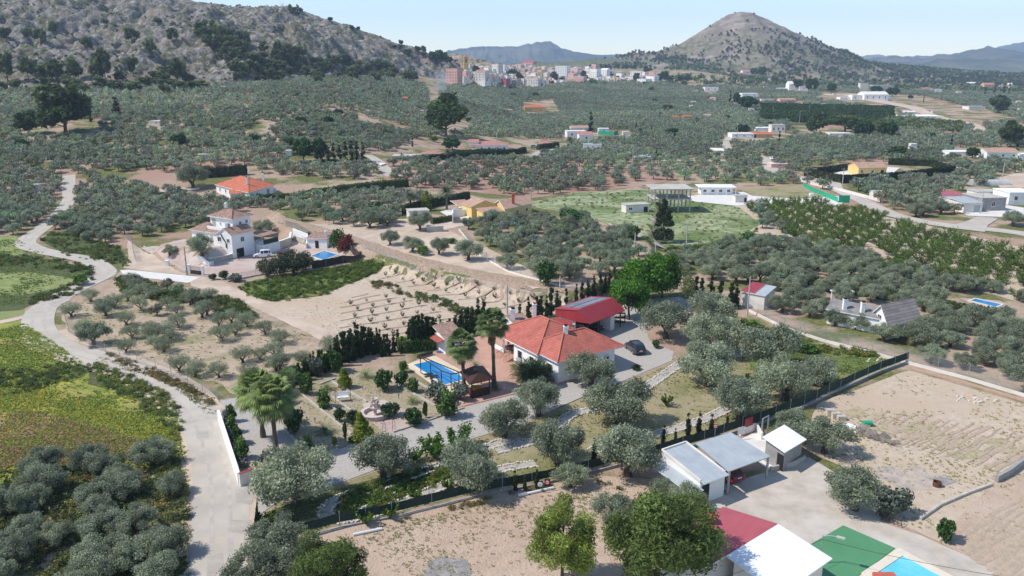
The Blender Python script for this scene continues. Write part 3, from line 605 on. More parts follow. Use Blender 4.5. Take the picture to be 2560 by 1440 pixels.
def branch_mb(seed,h=2.6,r0=.28,spread=1.5,n=4,sides=6):
    rr=random.Random(seed); mb=MB(); z0=h*.28
    mb.tube([(0,0,-.3),(rr.uniform(-.1,.1),rr.uniform(-.1,.1),z0*.6),(0,0,z0)],[r0*1.35,r0,r0*.85],sides)
    for k in range(n):
        a=2*math.pi*k/n+rr.uniform(-.4,.4); s=spread*rr.uniform(.7,1.1)
        mb.tube([(0,0,z0*.85),(s*.35*math.cos(a),s*.35*math.sin(a),z0+h*.18),(s*.8*math.cos(a+.2),s*.8*math.sin(a+.2),z0+h*.42),(s*math.cos(a),s*math.sin(a),z0+h*.7)],[r0*.6,r0*.45,r0*.28,.03],sides-1)
    return mb
OLIVE=[]
for i in range(7):
    V,C=olive_data(100+i,12000 if i<6 else 4200,34+4*(i%3),.092 if i<6 else .095,col_=(OL if i%3 else (.285,.32,.21)))
    if i==6: V=V*np.array((1,1,1.))
    me=foliage_mesh('crown',V,C,M['leaf']); tm=branch_mb(200+i).build('trunk',M['bark']); OLIVE.append((me,tm.data)); bpy.data.objects.remove(tm)
USED=[]
def put_tree(name,proto,p,s,rz,label,cat,group=None,sz=None,parts=('trunk','crown')):
    o=empty(name,(float(p[0]),float(p[1]),float(p[2])),rz,label,cat,group); k_=random.uniform(.86,1.16) if 'olive' in name else 1; o.scale=(s*k_,s/k_,sz or s)
    meshobj(parts[0],proto[1],o); meshobj(parts[1],proto[0],o); return o
# generic trees
def pine_proto(seed,n,size,rx,h,K,colr,trunk_h,rc=1.5,low=-.5,shape='round',tint=None,mt='leaf',bark='pinebark',cvar=.4,asp=.45,shell=.5,limbs=5,r0=None):
    r=np.random.default_rng(seed)
    if shape=='round': c,rd=blob_centres(r,K,rx-rc*.6,(h-trunk_h)/2-rc*.3,trunk_h+(h-trunk_h)/2,rc,low=low)
    elif shape=='cone':
        t=r.random(K)**.8; a=r.random(K)*6.283; q=(1-t)**.8*(rx-rc*.4)*(.55+.45*r.random(K)); c=np.stack([q*np.cos(a),q*np.sin(a),trunk_h+t*(h-trunk_h-rc*.2)],1); rd=rc*(1-.65*t)*(.7+.5*r.random(K))
    elif shape=='column':
        t=r.random(K); q=rx*(1-.55*t**2.2)*(.15+.4*r.random(K)); a=r.random(K)*6.283; c=np.stack([q*np.cos(a),q*np.sin(a),trunk_h+t*(h-trunk_h-rc)],1); rd=rc*(1-.6*t**2)*(.7+.4*r.random(K))
    V,C=cards(r,n,c,rd,size,colr,cvar,asp=asp,shell=shell,tint=tint)
    if shape=='column':
        V[:,2]=np.maximum(V[:,2],.05)
    me=foliage_mesh('crown',V,C,M[mt])
    rr=random.Random(seed); mb=MB(); rt=r0 or max(.06,rx*.055); top=h*.85
    mb.tube([(0,0,-.4),(0,0,trunk_h*.5),(rr.uniform(-.1,.1)*rx,0,h*.5),(0,0,top)],[rt*1.4,rt,rt*.6,.03],8)
    for k in range(limbs):
        a=k*2.4+rr.random(); z=trunk_h+(h-trunk_h)*(.05+.6*k/limbs); s=rx*.7*(1-.5*k/limbs)
        mb.tube([(0,0,z-.3),(s*.5*math.cos(a),s*.5*math.sin(a),z+.12*h*.3),(s*math.cos(a),s*math.sin(a),z+.2*h*.4)],[rt*.4,rt*.25,.02],5)
    t=mb.build('trunk',M[bark]); d=t.data; bpy.data.objects.remove(t); return me,d
PINEC=(.075,.115,.035)
PINE_BIG=[pine_proto(300+i,30000,.165,4.5,9.5,46,(.115,.165,.042),1.2,1.3,low=-.9,limbs=8,cvar=.45,asp=.3) for i in range(2)]
PINE_LT=pine_proto(310,20000,.14,3.,7.6,34,(.27,.35,.07),1.0,.95,low=-.9,limbs=8,cvar=.4,asp=.3,tint=((.3,.25,.08),.06))
PINE_MID=[pine_proto(320+i,2600,.55,4.5,9.5,30,PINEC,1.2,1.5,low=-.8) for i in range(2)]
PINE_HILL=[pine_proto(330+i,700,.6,2.8,6.0,14,(.12,.155,.06),.7,1.1,low=-.7,limbs=2) for i in range(4)]
CONIFER=pine_proto(340,4200,.26,2.9,9.2,46,(.05,.075,.025),1.2,1.0,shape='cone',limbs=6)
CYP=[pine_proto(350+i,1500,.16,.62,4.2,22,(.04,.07,.022),.05,.42,shape='column',limbs=0,cvar=.35,asp=.35,shell=.6,r0=.08) for i in range(3)]
CYPFAR=pine_proto(360,320,.45,1.1,9.,14,(.03,.05,.02),.1,.8,shape='column',limbs=0,r0=.15)
SLIM=pine_proto(362,1300,.10,.26,3.2,18,(.035,.06,.018),.05,.27,shape='column',limbs=0,cvar=.3,asp=.35,r0=.05)
TREEG=[pine_proto(370+i,9000,.17,3.6,6.6,34,(.085,.20,.02),1.1,1.25,low=-.75,bark='bark',cvar=.35,asp=.7) for i in range(2)]
TREED=[pine_proto(380+i,1700,.42,3.6,6.6,24,(.045,.10,.025),.8,1.3,low=-.8,bark='bark',cvar=.35,asp=.7) for i in range(2)]
SHRUB=[pine_proto(390+i,1300,.13,1.,1.9,16,c,.1,.5,low=-.9,bark='bark',limbs=2,asp=.6,cvar=.3,shell=.6,mt='leafwaxy') for i,c in enumerate([(.045,.10,.02),(.08,.15,.03),(.035,.07,.02),(.12,.20,.035),(.13,.155,.115)])]
TOPI=pine_proto(398,3600,.12,1.1,2.75,26,(.20,.25,.028),.05,.7,shape='cone',limbs=0,cvar=.2,asp=.4,shell=.75,r0=.06)
REDB=pine_proto(399,1300,.15,1.2,2.4,16,(.20,.05,.03),.1,.6,low=-.9,limbs=2)
OLEA=pine_proto(401,2600,.17,2.,3.6,26,(.07,.09,.045),.3,.75,low=-.9,limbs=6,cvar=.35,asp=.35)
AIRY=pine_proto(402,1700,.15,1.5,6.4,24,(.17,.20,.08),1.6,.8,low=-.9,bark='bark',limbs=7,asp=.4,shell=.3)
def radial_proto(seed,n_branch,h,rx,colr,leaf,nper,tk=1.):
    """upright branches leafed along their length (young fruit trees, peaches)"""
    r=np.random.default_rng(seed); P=[];mb=MB(); mb.tube([(0,0,-.2),(0,0,.5)],[.12*tk,.09*tk],6)
    for k in range(n_branch):
        a=6.283*k/n_branch+r.normal()*.25; s=rx*(.45+.6*r.random()); hh=h*(.75+.35*r.random())
        pts=np.array([(0,0,.45),(s*.45*math.cos(a),s*.45*math.sin(a),hh*.45),(s*.85*math.cos(a),s*.85*math.sin(a),hh*.75),(s*math.cos(a),s*math.sin(a),hh)])
        mb.tube(pts,[.06*tk,.045*tk,.03*tk,.01],4)
        t=.18+.86*r.random(nper); q=np.stack([np.interp(t*3,[0,1,2,3],pts[:,i]) for i in range(3)],1); P.append(q+r.normal(size=q.shape)*.16*rx/1.8)
    P=np.concatenate(P); V,C=cards(r,len(P),P,np.full(len(P),.06),leaf,colr,.25,asp=.45,shell=.1)
    # keep card k at centre k (cards() picks at random, fine)
    me=foliage_mesh('crown',V,C,M['leaf']); t=mb.build('trunk',M['bark']); d=t.data; bpy.data.objects.remove(t); return me,d
PEACH=[radial_proto(410+i,13,2.5,2.5,(.12,.19,.035),.15,120) for i in range(3)]
SAPL=[radial_proto(420+i,8,1.25,.6,(.17,.21,.13),.10,40,.3) for i in range(2)]
FIG=radial_proto(430,11,2.9,2.6,(.09,.20,.02),.24,110)
SPIKY=radial_proto(431,9,1.2,.8,(.12,.2,.03),.14,50)
# palms
def fan_palm(seed,h,nf=46,leaf=1.25,skirt=14,greens=(.10,.15,.045)):
    r=random.Random(seed); mb=MB(); bx=r.uniform(-.35,.35); by=r.uniform(-.2,.2)
    K=10; mb.tube([(bx*(k/K)**2,by*(k/K)**2,h*k/K-.2*(k==0)) for k in range(K+1)],[.36-.14*min(1,k/3.)+.03*(k%2) for k in range(K+1)],10,0)
    V=[];C=[];F=[]
    def fan(org,az,el,L,colr,blade):
        d=np.array((math.cos(az)*math.cos(el),math.sin(az)*math.cos(el),math.sin(el))); side=np.array((-math.sin(az),math.cos(az),0)); upv=np.cross(side,d)*-1
        base=org+d*L
        b0=len(V); w=.02; V.extend([org-side*w,org+side*w,base+side*w,base-side*w]); C.extend([np.array(colr)*.7]*4); F.append((b0,b0+1,b0+2,b0+3))
        nb=15
        for k in range(nb):
            t=(k/(nb-1)-.5)*2*1.45; dr=d*math.cos(t)+side*math.sin(t); lp=blade*(.75+.25*math.cos(t))
            tip=base+dr*lp*.82+np.array((0,0,-.32*lp-abs(r.gauss(0,.05)))); mid=base+dr*lp*.5+upv*.03
            sd=np.cross(dr,upv); wv=.055*blade/.8; b0=len(V); c=np.array(colr)*r.uniform(.75,1.3)
            V.extend([base,mid+sd*wv,tip,mid-sd*wv]); C.extend([c]*4); F.append((b0,b0+1,b0+2,b0+3))
    org=np.array((bx,by,h))
    for k in range(nf):
        az=k*2.399+r.uniform(-.2,.2); el=R(78-115*(k/nf)+r.uniform(-8,8)); fan(org+np.array((0,0,.25-.5*k/nf)),az,el,leaf*r.uniform(.7,1.0),greens if el>-.3 else (.16,.18,.06),leaf*r.uniform(.75,.95))
    ng=len(F)
    SV=len(V)
    for k in range(skirt):
        az=k*2.399; fan(org+np.array((0,0,-.5-1.3*r.random())),az,R(r.uniform(-84,-62)),.5,(.22,.15,.07),.8)
    V=np.array(V);C=np.array(C);F=np.array(F)
    g=np_mesh('fronds',V[:SV],F[:ng],[M['leafwaxy']],cols=C[:SV]); sk=np_mesh('dry_fronds',V[SV:],F[ng:]-SV,[M['leafwaxy']],cols=C[SV:])
    t=mb.build('trunk',M['palmbark']); td=t.data; bpy.data.objects.remove(t); return td,g,sk
def feather_palm(seed,h,L,nf,colr,tr=.25,nl=26,arch=1.):
    r=random.Random(seed); mb=MB()
    mb.tube([(0,0,-.2),(0,0,h*.5),(0,0,h)],[tr*1.2,tr,tr*.9],9)
    V=[];C=[];F=[]
    for k in range(nf):
        az=k*2.399+r.uniform(-.2,.2); el0=R(80-85*(k/nf)); p=np.array((0,0,float(h))); pts=[p]; 
        for j in range(8):
            el=el0-arch*R(95)*(j/8.)**1.3; p=p+np.array((math.cos(az)*math.cos(el),math.sin(az)*math.cos(el),math.sin(el)))*L/8; pts.append(p)
        side=np.array((-math.sin(az),math.cos(az),0))
        for j in range(nl):
            t=.12+.86*j/nl; i=min(int(t*8),7); q=pts[i]+(pts[i+1]-pts[i])*(t*8-i); d=(pts[i+1]-pts[i]); d/=np.linalg.norm(d); lw=L*.17*math.sin(math.pi*(.12+.8*t))
            for s in (-1,1):
                tip=q+side*s*lw+d*lw*.5+np.array((0,0,-.15*lw)); b0=len(V); c=np.array(colr)*r.uniform(.7,1.3); V.extend([q-d*.03*L/2,q+(tip-q)*.5+d*.04*L/2,tip,q+(tip-q)*.5-d*.03*L/2]); C.extend([c]*4); F.append((b0,b0+1,b0+2,b0+3))
    g=np_mesh('fronds',np.array(V),np.array(F),[M['leafwaxy']],cols=np.array(C)); t=mb.build('trunk',M['palmbark']); td=t.data; bpy.data.objects.remove(t); return td,g
def put_palm(name,pr,p,s,rz,label,cat='palm tree',group=None):
    o=empty(name,tuple(map(float,p)),rz,label,cat,group); o.scale=(s,s,s); meshobj('trunk',pr[0],o); meshobj('fronds',pr[1],o)
    if len(pr)>2: meshobj('dry_fronds',pr[2],o)
    return o
def by_px(u,vb,vt,wpx,proto_w,proto_h):
    """scale a tree so that it spans rows vt..vb and wpx columns at its foot"""
    p=G(u,vb); return p,wpx*mpp(p)/proto_w,zat(p,vt)/proto_h
# ---- main property olives, each placed by hand: foot pixel, crown width in px, label
HAND=[(740,1258,215,'big olive tree at the driveway entrance corner beside the white wall'),
(960,1190,150,'olive tree between the gravel drive and the lower stone edged path'),
(1182,1222,165,'large olive tree beside the dark green fence left of the two round signs'),
(1262,1092,130,'olive tree standing on the grass disc where the garden paths fork'),
(1345,1040,120,'olive tree below the corner of the terracotta patio'),
(1395,1162,150,'wide thin olive tree in the lower garden above the small fence olive'),
(1425,1218,85,'small olive tree standing in front of the dark green fence'),
(1570,1188,170,'olive tree at the fence just left of the grey roofed workshop'),
(1478,965,125,'olive tree in front of the air conditioners of the red roofed house'),
(1545,1058,165,'large olive tree by the stone path fork below the parking area'),
(1665,845,135,'olive tree beside the parked dark car at the edge of the parking'),
(1780,815,125,'olive tree at the far end of the driveway below the dark conifers'),
(1780,885,140,'olive tree in the upper orchard lawn left of the short white path'),
(1765,965,150,'olive tree above the curved path with a clean round crown'),
(1930,925,150,'olive tree in the middle of the orchard lawn right of the short white path'),
(1960,1000,150,'dark olive tree close to the dark green fence at mid length'),
(2045,965,110,'small spreading olive tree near the right end of the dark green fence'),
(1850,1048,145,'olive tree above the row of slim cypresses'),
(2060,1132,125,'olive tree behind the white roofed block shed'),
(1985,1100,100,'smaller olive tree touching the open yard frame beside the block shed'),
(2135,1275,150,'old olive tree with a thick gnarled trunk on the pale yard'),
(1725,1290,110,'olive tree in front of the workshop doorway'),
(1655,1245,70,'low olive bush at the left wall of the workshop'),
(690,1395,150,'olive tree at the bottom edge beside the concrete road'),
(650,1480,160,'olive tree cut by the bottom edge right of the road'),
(1530,1310,110,'olive tree between the two large pines'),
(505,640,75,'round olive tree on the terrace in front of the white two storey villa'),
(425,638,38,'small olive tree left of the round terrace olive of the white villa'),
(265,790,60,'dark olive tree by the track inside the fenced grove edge'),
(235,862,80,'olive tree at the road bend inside the wire fence'),
(1268,672,52,'olive tree with a leaning trunk on the edge of the cream bank'),
(1172,650,72,'wide olive tree on the terrace above the cream bank'),
(1098,636,55,'olive tree on the upper terrace left of the wide one'),
(1032,630,55,'olive tree beside a bright green shrub on the upper terrace'),
(975,612,50,'small olive tree near the left end of the upper terrace'),
(1425,700,75,'grey olive tree right of the dark green carob on the bank'),
(1345,690,70,'grey olive tree left of the dark green carob on the bank'),
(950,560,60,'olive tree on the terrace edge in front of the white shed'),
(925,570,60,'olive tree left of the terrace edge shed'),
(1050,575,60,'olive tree directly below the white shed wall'),
(482,470,80,'big round olive tree left of the orange roofed villa'),
(660,590,60,'shaggy olive tree beside the covered patio of the white villa')]
TRK=[]
for i,(u,vb,wpx,lab) in enumerate(HAND):
    p=G(u,vb); s=wpx*mpp(p)/4.9; TRK.append(p)
    nm='olive_tree'; o=put_tree(nm,OLIVE[i%6],p,s,random.random()*6.28,lab,'olive tree',None,sz=s*random.uniform(.9,1.05))
# ---- groves: polygon in px, spacing m, size, jitter, label, colour class
GROVES=[
([(-250,1215),(60,1200),(200,1165),(340,1130),(440,1150),(462,1250),(470,1440),(470,1900),(-250,1900)],4.0,.76,.3,.9,'tangled grey olive tree in the lower left grove beside the road'),
([(165,790),(240,735),(310,705),(420,720),(560,760),(680,830),(850,870),(840,905),(700,925),(600,985),(540,955),(400,925),(270,890),(170,850)],4.7,.68,.3,.88,'thin grey olive tree in the bare fenced grove above the road bend'),
([(-200,330),(165,400),(150,510),(50,590),(-200,600)],5.0,.92,.15,.95,'olive tree in the grove left of the upper road'),
([(190,430),(520,500),(640,500),(630,530),(480,580),(360,600),(290,620),(130,585),(160,540),(195,500)],4.9,.9,.15,.97,'olive tree in the dense grove between the road and the white villa'),
([(-300,235),(480,222),(1060,212),(1100,330),(1000,400),(900,450),(540,430),(190,430),(-300,350)],4.9,.97,.12,.98,'olive tree in the wide groves below the rocky hill'),
([(640,500),(1020,475),(1180,520),(1060,560),(900,570),(760,562),(650,535)],5.4,.88,.15,.9,'olive tree in the grove between the white villa and the yellow house'),
([(950,400),(1620,400),(1640,450),(1500,475),(1330,492),(1180,478),(960,470)],6.2,1.0,.12,.93,'olive tree on the reddish soil behind the yellow house'),
([(1150,560),(1210,545),(1330,545),(1470,555),(1580,600),(1605,640),(1560,685),(1420,700),(1250,645)],4.8,.84,.15,.93,'olive tree in the oval grove ringed by a low kerb'),
([(1650,620),(1900,600),(2100,640),(2300,690),(2700,760),(2700,1020),(2280,900),(1900,768),(1850,720),(1700,700)],4.4,.86,.2,.98,'olive tree in the dense grove around the grey tiled cottage'),
([(1880,520),(1830,530),(1840,560),(1960,590),(1960,560)],5.,.8,.2,.9,'small grey olive tree beside the fruit orchard'),
([(1100,212),(1620,222),(2800,212),(2800,400),(2000,400),(1600,400),(1000,400),(1100,330)],5.0,.96,.12,.98,'olive tree in the patchwork groves of the plain'),
([(1180,214),(1330,213),(1420,208),(1560,204),(1640,208),(1720,214),(1620,224),(1100,214)],6.,1.,.2,.9,'olive tree in the strip of groves below the town'),
([(1640,400),(2000,400),(2800,400),(2800,470),(2380,470),(2110,480),(1640,480)],6.6,1.0,.15,.85,'olive tree in the groves around the hedged yellow cottage'),
([(2110,475),(2400,460),(2400,540),(2260,545),(2130,500)],5.6,1.,.15,.95,'olive tree in the grove behind the road junction'),
([(2440,550),(2800,555),(2800,620),(2560,585)],5.6,1.,.15,.95,'olive tree in the grove right of the road junction')]
EXTRAX=[[(1000,375),(1060,345),(1280,345),(1420,350),(1420,375),(1300,400),(1080,405),(900,415),(890,390)],[(1400,345),(1560,325),(1600,345),(1500,355),(1420,358)],[(1800,360),(1830,335),(1975,330),(1975,355),(1870,365)],
 [(2010,430),(2130,405),(2360,415),(2395,438),(2110,462)],[(500,490),(520,445),(700,445),(720,490),(640,510)],[(1000,560),(1010,520),(1180,495),(1330,500),(1340,548),(1140,560)],[(1590,455),(1740,455),(1740,520),(1600,540)],[(1740,460),(1860,460),(1900,520),(1740,520)],
 [(2350,480),(2600,480),(2600,560),(2430,545)],[(2050,230),(2300,240),(2560,300),(2400,320),(2200,270),(2060,255)],[(1310,255),(1380,250),(1400,285),(1310,290)],[(1900,265),(2240,268),(2240,300),(2150,320),(1900,305)],[(1970,305),(2180,300),(2200,335),(2000,345)],
 [(2380,370),(2600,370),(2600,410),(2400,405)],[(2075,765),(2190,770),(2290,790),(2296,812),(2215,822),(2180,800),(2075,785)],[(1840,720),(1935,730),(1935,800),(1850,790)],[(2380,745),(2530,745),(2550,812),(2420,800)],[(1160,330),(1090,340),(1060,300),(1170,300)],[(60,350),(240,345),(250,300),(60,290)],
 [(460,580),(640,560),(880,600),(900,650),(640,700),(470,700),(380,630)],[(620,445),(1030,455),(1030,480),(640,515)],[(715,395),(910,395),(915,415),(720,415)],[(480,425),(620,418),(620,445),(480,445)]]
BG=[(1176,368,94,16,'white bungalow with a pink hipped roof and a veranda in the middle distance','white','pinktile','hip',0,5,'house'),(1172,366,24,14,'small white wing left of the pink roofed bungalow','white','pinktile','gable',0,1,'house'),(1052,388,50,9,'low house with a pink roof behind the dark clipped hedge','white','pinktile','hip',-4,2,'house'),(1350,368,32,11,'small white garage with a pink roof','white','pinktile','hip',0,1,'garage'),
(1312,278,54,13,'house with a bright orange roof among the far groves','ochre','orange','hip',6,2,'house'),(1418,345,48,16,'white cottage at the left of the far cottage cluster','white','white2','flat',6,2,'house'),(1428,330,46,10,'cottage with a tan roof behind the white cottage','white2','tantile','gable',6,1,'house'),(1496,336,26,14,'white cottage with a blue netting yard','white','white','flat',0,1,'house'),(1556,344,16,14,'tiny white hut right of the netting yard','white','white2','flat',0,0,'shed'),(1458,373,46,11,'white flat roofed hut with a blue shade','white','greymetal','flat',-4,1,'shed'),(1588,402,40,8,'pale shed with a sheet roof beside the side road','white2','greymetal','shed',2,0,'shed'),(1448,352,36,14,'white arched cottage wing with a pink roof','white','pinktile','shed',6,1,'house'),
(1262,276,24,5,'low white wall building left of the orange roofed house','white','white2','flat',0,0,'shed'),(1218,272,26,4,'low white roofed shed in the far grove','white','white','flat',0,0,'shed'),(1050,279,20,7,'small white block near the giant plain pine','white','white','flat',0,0,'shed'),(1004,251,14,8,'tiny hut with a red roof beside the thin cypresses','pink','orange','shed',0,0,'shed'),(916,281,10,6,'tiny white pump hut in the far grove','white','white','flat',0,0,'shed'),(547,223,22,7,'small white cabin at the foot of the rocky hill','white','white','flat',4,1,'shed'),(765,169,14,9,'small pink hut high on the wooded slope','pink','white2','flat',0,0,'shed'),
(495,403,28,16,'small grey hut with a slab roof in the left groves','concrete','concrete','flat',8,0,'shed'),(714,389,14,13,'white pump house left of the black cypress row','white','white','flat',0,0,'shed'),(113,422,16,18,'cream hut beside the upper road','ochre','concrete','flat',0,0,'shed'),(79,478,20,16,'small white hut left of the upper road','white2','concrete','flat',0,0,'shed'),(372,310,38,7,'flat roofed white building behind the left groves','white','white2','flat',-4,1,'shed'),
(920,412,34,4,'white block at the bend of the far road','white','white','flat',-20,0,'wall'),(980,398,68,13,'long grey walled yard building beside the dark hedge','block','concrete','flat',0,2,'building'),
(1830,345,60,10,'long white low building at the far road','white','white2','flat',0,3,'building'),(1885,345,46,9,'house with an orange tan roof at the far road','ochre','orange','gable',0,2,'house'),(1928,333,34,20,'cream two storey house under construction','white2','concrete','flat',0,3,'house'),(1890,328,44,8,'long white wall of the far road houses','white','white','flat',0,0,'building'),
(1778,387,30,10,'white shed with a sloped roof in front of the road olives','white','white2','shed',-8,0,'shed'),(1928,420,42,10,'pale brick hut at the road bend','pink','white2','flat',2,1,'shed'),(2078,343,54,9,'low white cottage before the pine group','white','white2','flat',0,2,'house'),(2372,392,60,12,'white house with a blue veranda at the right','white','whitemetal','flat',-4,2,'house'),(2466,398,76,17,'white gabled house at the right edge','white','tantile','gable',-5,3,'house'),(2548,400,40,14,'white building cut by the right edge','white','white','flat',0,1,'building'),
(2276,374,16,14,'small white tower hut by the track','white','white','flat',0,0,'shed'),(2360,339,40,6,'low house with a pink roof in the right groves','white2','pinktile','hip',0,1,'house'),(2534,324,40,10,'house with a red roof at the right edge','white','pinktile','hip',0,1,'house'),(2545,338,30,5,'green netting fence far right','netbright','netbright','flat',0,0,'netting'),
(2262,295,100,4,'long low white wall on the right plain','white','white','flat',2,0,'wall'),(2225,296,16,7,'small white cabin beside the long low wall','white','white','flat',0,0,'shed'),(2262,286,26,6,'small house with a pale gable on the right plain','white','white2','gable',0,1,'house'),(2422,274,42,8,'blue roofed warehouse on the right plain','white2','greymetal','flat',0,0,'warehouse'),
(1680,298,22,6,'house with an orange roof left of the pair','ochre','orange','hip',0,0,'house'),(1708,297,26,6,'house with an orange roof right of the pair','ochre','orange','hip',0,0,'house'),(1762,228,34,9,'white farmhouse left of the far works','white','white2','flat',0,2,'house'),(1855,243,40,9,'white house pair below the school','white','white','flat',0,2,'house'),(1902,253,34,6,'low white cottages in the far groves','white','pinktile','flat',0,1,'house'),(1950,255,40,6,'brownish cottage roofs in the far groves','pink','tantile','gable',0,1,'house'),(1972,225,34,15,'white farmhouse between the far round trees, left','white','white2','gable',0,1,'house'),(1998,226,22,10,'white farmhouse wing between the far round trees','white','white','flat',0,1,'house'),(1942,224,36,4,'long white wall beside the far farmhouse','white','white','flat',0,0,'wall'),
(2100,249,30,6,'low white building left of the white works','white','white','flat',0,1,'building'),(2130,250,30,12,'white works building, left hall','white','white','flat',0,2,'building'),(2160,251,60,15,'largest hall of the white works','white','white2','gable',0,4,'building'),(2205,250,22,10,'white works building, right end','white','white','flat',0,1,'building'),(2185,222,50,10,'grey industrial hall on the far plain','concrete','greymetal','flat',0,0,'warehouse'),(2150,224,20,16,'pale silo building on the far plain','white2','concrete','flat',0,0,'silo'),
(1893-72+0,186,44,6,'long school wing with a red roof on the hill','ochre','pinktile','gable',0,3,'school'),(1856,187,26,8,'white end of the school with a red roof','white','pinktile','gable',0,1,'school'),(2020,170,46,4,'long white farm building on the hillside','white','white','flat',0,0,'building'),(1970,173,8,3,'tiny white hut on the hillside','white','white','flat',0,0,'shed'),(1856,31,10,4,'tiny white shelter on the summit of the conical hill','white','white','flat',0,0,'shelter'),(1632,135,16,7,'small ochre ruin below the radio masts','ochre','concrete','flat',0,0,'ruin'),
(1970,196,16,6,'small pale house under the cone hill','white2','pinktile','hip',0,0,'house'),(1920,201,18,5,'white house below the school trees','white','white','flat',0,0,'house'),(2100,203,12,4,'tiny cream house on the plain, left','ochre','white2','flat',0,0,'house'),(2122,203,10,3,'tiny white house on the plain, right','white','white','flat',0,0,'house'),(2305,225,30,5,'far house with a red roof on the right plain','white','orange','hip',0,1,'house'),(2335,230,20,7,'far white house beside the red roofed one','white','white','flat',0,1,'house'),(2362,218,26,5,'far pinkish house on the right plain','pink','tantile','hip',0,0,'house'),(2420,214,26,6,'white far house with a gable at the right','white','white2','gable',0,1,'house'),(2460,222,24,10,'cream far house at the right','ochre','pinktile','gable',0,1,'house'),(2285,212,18,4,'far low house with a red roof','white2','orange','hip',0,0,'house'),(2530,213,26,5,'far white house near the right edge','white','white','flat',0,0,'house'),
(2476,190,20,5,'far building on the horizon plain, left','ochre','white2','flat',0,0,'building'),(2510,192,30,5,'far building on the horizon plain, middle','white','white2','flat',0,0,'building'),(2538,195,24,5,'far building on the horizon plain, right','white2','tantile','flat',0,0,'building'),(2400,192,44,4,'pale far hamlet building','white','tantile','flat',0,0,'building'),
(835,62,40,5,'white flat building on the skyline of the ridge','concrete','greymetal','flat',-8,0,'building'),(952,114,10,10,'small pale tower house on the ridge slope','ochre','concrete','flat',0,0,'house'),(1000,118,24,9,'ochre houses on the ridge end','ochre','tantile','flat',6,1,'house'),(1022,128,34,8,'brown terrace house stepping down the ridge end','pink','concrete','flat',6,1,'house'),(1048,138,30,10,'grey block house at the bottom of the ridge end','concrete','concrete','flat',6,1,'house'),(1140,168,26,12,'ruined grey block above the salmon building','concrete','concrete','flat',0,1,'house')]
for b_ in BG:
    d_=max(3,min(9,.35*b_[3]+3)); EXTRAX.append([(b_[0]-2,b_[1]-1),(b_[0]+b_[2]+2,b_[1]-1),(b_[0]+b_[2]+2,b_[1]+d_),(b_[0]-2,b_[1]+d_)])
EXTRAX.append([(1112,212),(1240,213),(1320,212),(1400,207),(1460,207),(1560,203),(1640,207),(1662,205),(1655,196),(1600,178),(1560,170),(1112,178)])
fr_=random.Random(21); FARM=[]; DOTS=[]
while len(FARM)<46:
    u=fr_.uniform(1690,2550); v=fr_.choice([fr_.uniform(192,225),fr_.uniform(200,300)]); w_=fr_.uniform(9,17)*(.6+.4*(v-190)/100)
    if all(abs(u-a[0])>26 or abs(v-a[1])>8 for a in FARM+BG): FARM.append((u,v,w_)); EXTRAX.append([(u-2,v-1),(u+w_+2,v-1),(u+w_+2,v+4),(u-2,v+4)])
while len(DOTS)<70:
    u=fr_.uniform(20,2550); v=fr_.choice([fr_.uniform(205,260),fr_.uniform(230,400)])
    if (u>1100 or v>235) and all(not(a[0]-12<u<a[0]+a[2]+12 and a[1]-4<v<a[1]+26) for a in BG+FARM): DOTS.append((u,v))
XP=[np.array(e) for e in EXCL]+[np.array([G2(*q) for q in e]) for e in EXTRAX]
def blocked(P,marg=1.2):
    b=np.zeros(len(P),bool)
    for e in XP:
        lo=e.min(0)-marg; hi=e.max(0)+marg; k=np.nonzero((P[:,0]>lo[0])&(P[:,0]<hi[0])&(P[:,1]>lo[1])&(P[:,1]<hi[1])&~b)[0]
        if len(k)==0: continue
        q=pinp(P[k,0],P[k,1],e)|(pdist(P[k,0],P[k,1],e)<marg); b[k[q]]=True
    return b
def fill(poly,sp,jit,rot=None,keep=1.,seed=0,marg=1.2,patch=True):
    r=np.random.default_rng(seed+900); P=np.array([G2(*q) for q in poly]); lo=P.min(0); hi=P.max(0); c=(lo+hi)/2; D=np.linalg.norm(hi-lo)/2+sp
    # patchwork: rotate rows per 130 m parcel
    n=int(D/sp)+1; g=np.arange(-n,n+1)*sp; X,Y=np.meshgrid(g,g); X=X.ravel();Y=Y.ravel()
    a=rot if rot is not None else r.uniform(0,1.5); Q=np.stack([c[0]+X*math.cos(a)-Y*math.sin(a),c[1]+X*math.sin(a)+Y*math.cos(a)],1)
    Q=Q+r.normal(size=Q.shape)*jit*sp
    k=pinp(Q[:,0],Q[:,1],P)&(r.random(len(Q))<keep); Q=Q[k]
    if patch: k=((Q[:,1]+.25*Q[:,0]+30*fbm(Q[:,0]/80,Q[:,1]/80,2))/38.)%1>.07+.1*fbm(Q[:,0]/50,Q[:,1]/50,2); Q=Q[k]
    if patch: k=fbm(Q[:,0]/60+9,Q[:,1]/60+2,2)>.15; Q=Q[k]
    Q=Q[~blocked(Q,marg)]
    return Q
ALL=[]
for gi,(poly,sp,ss,jit,keep,lab) in enumerate(GROVES):
    Q=fill(poly,sp,jit,keep=keep,seed=gi,patch=gi in (4,6,10,11)); r=np.random.default_rng(gi)
    for q in Q: ALL.append((q[0],q[1],ss*r.uniform(.82,1.18),gi))
A_=np.array(ALL); HX=np.array([(p[0],p[1]) for p in TRK])
dh=np.min(np.hypot(A_[:,0][:,None]-HX[None,:,0],A_[:,1][:,None]-HX[None,:,1]),1); A_=A_[dh>3.2]
Z_=H(A_[:,0],A_[:,1])
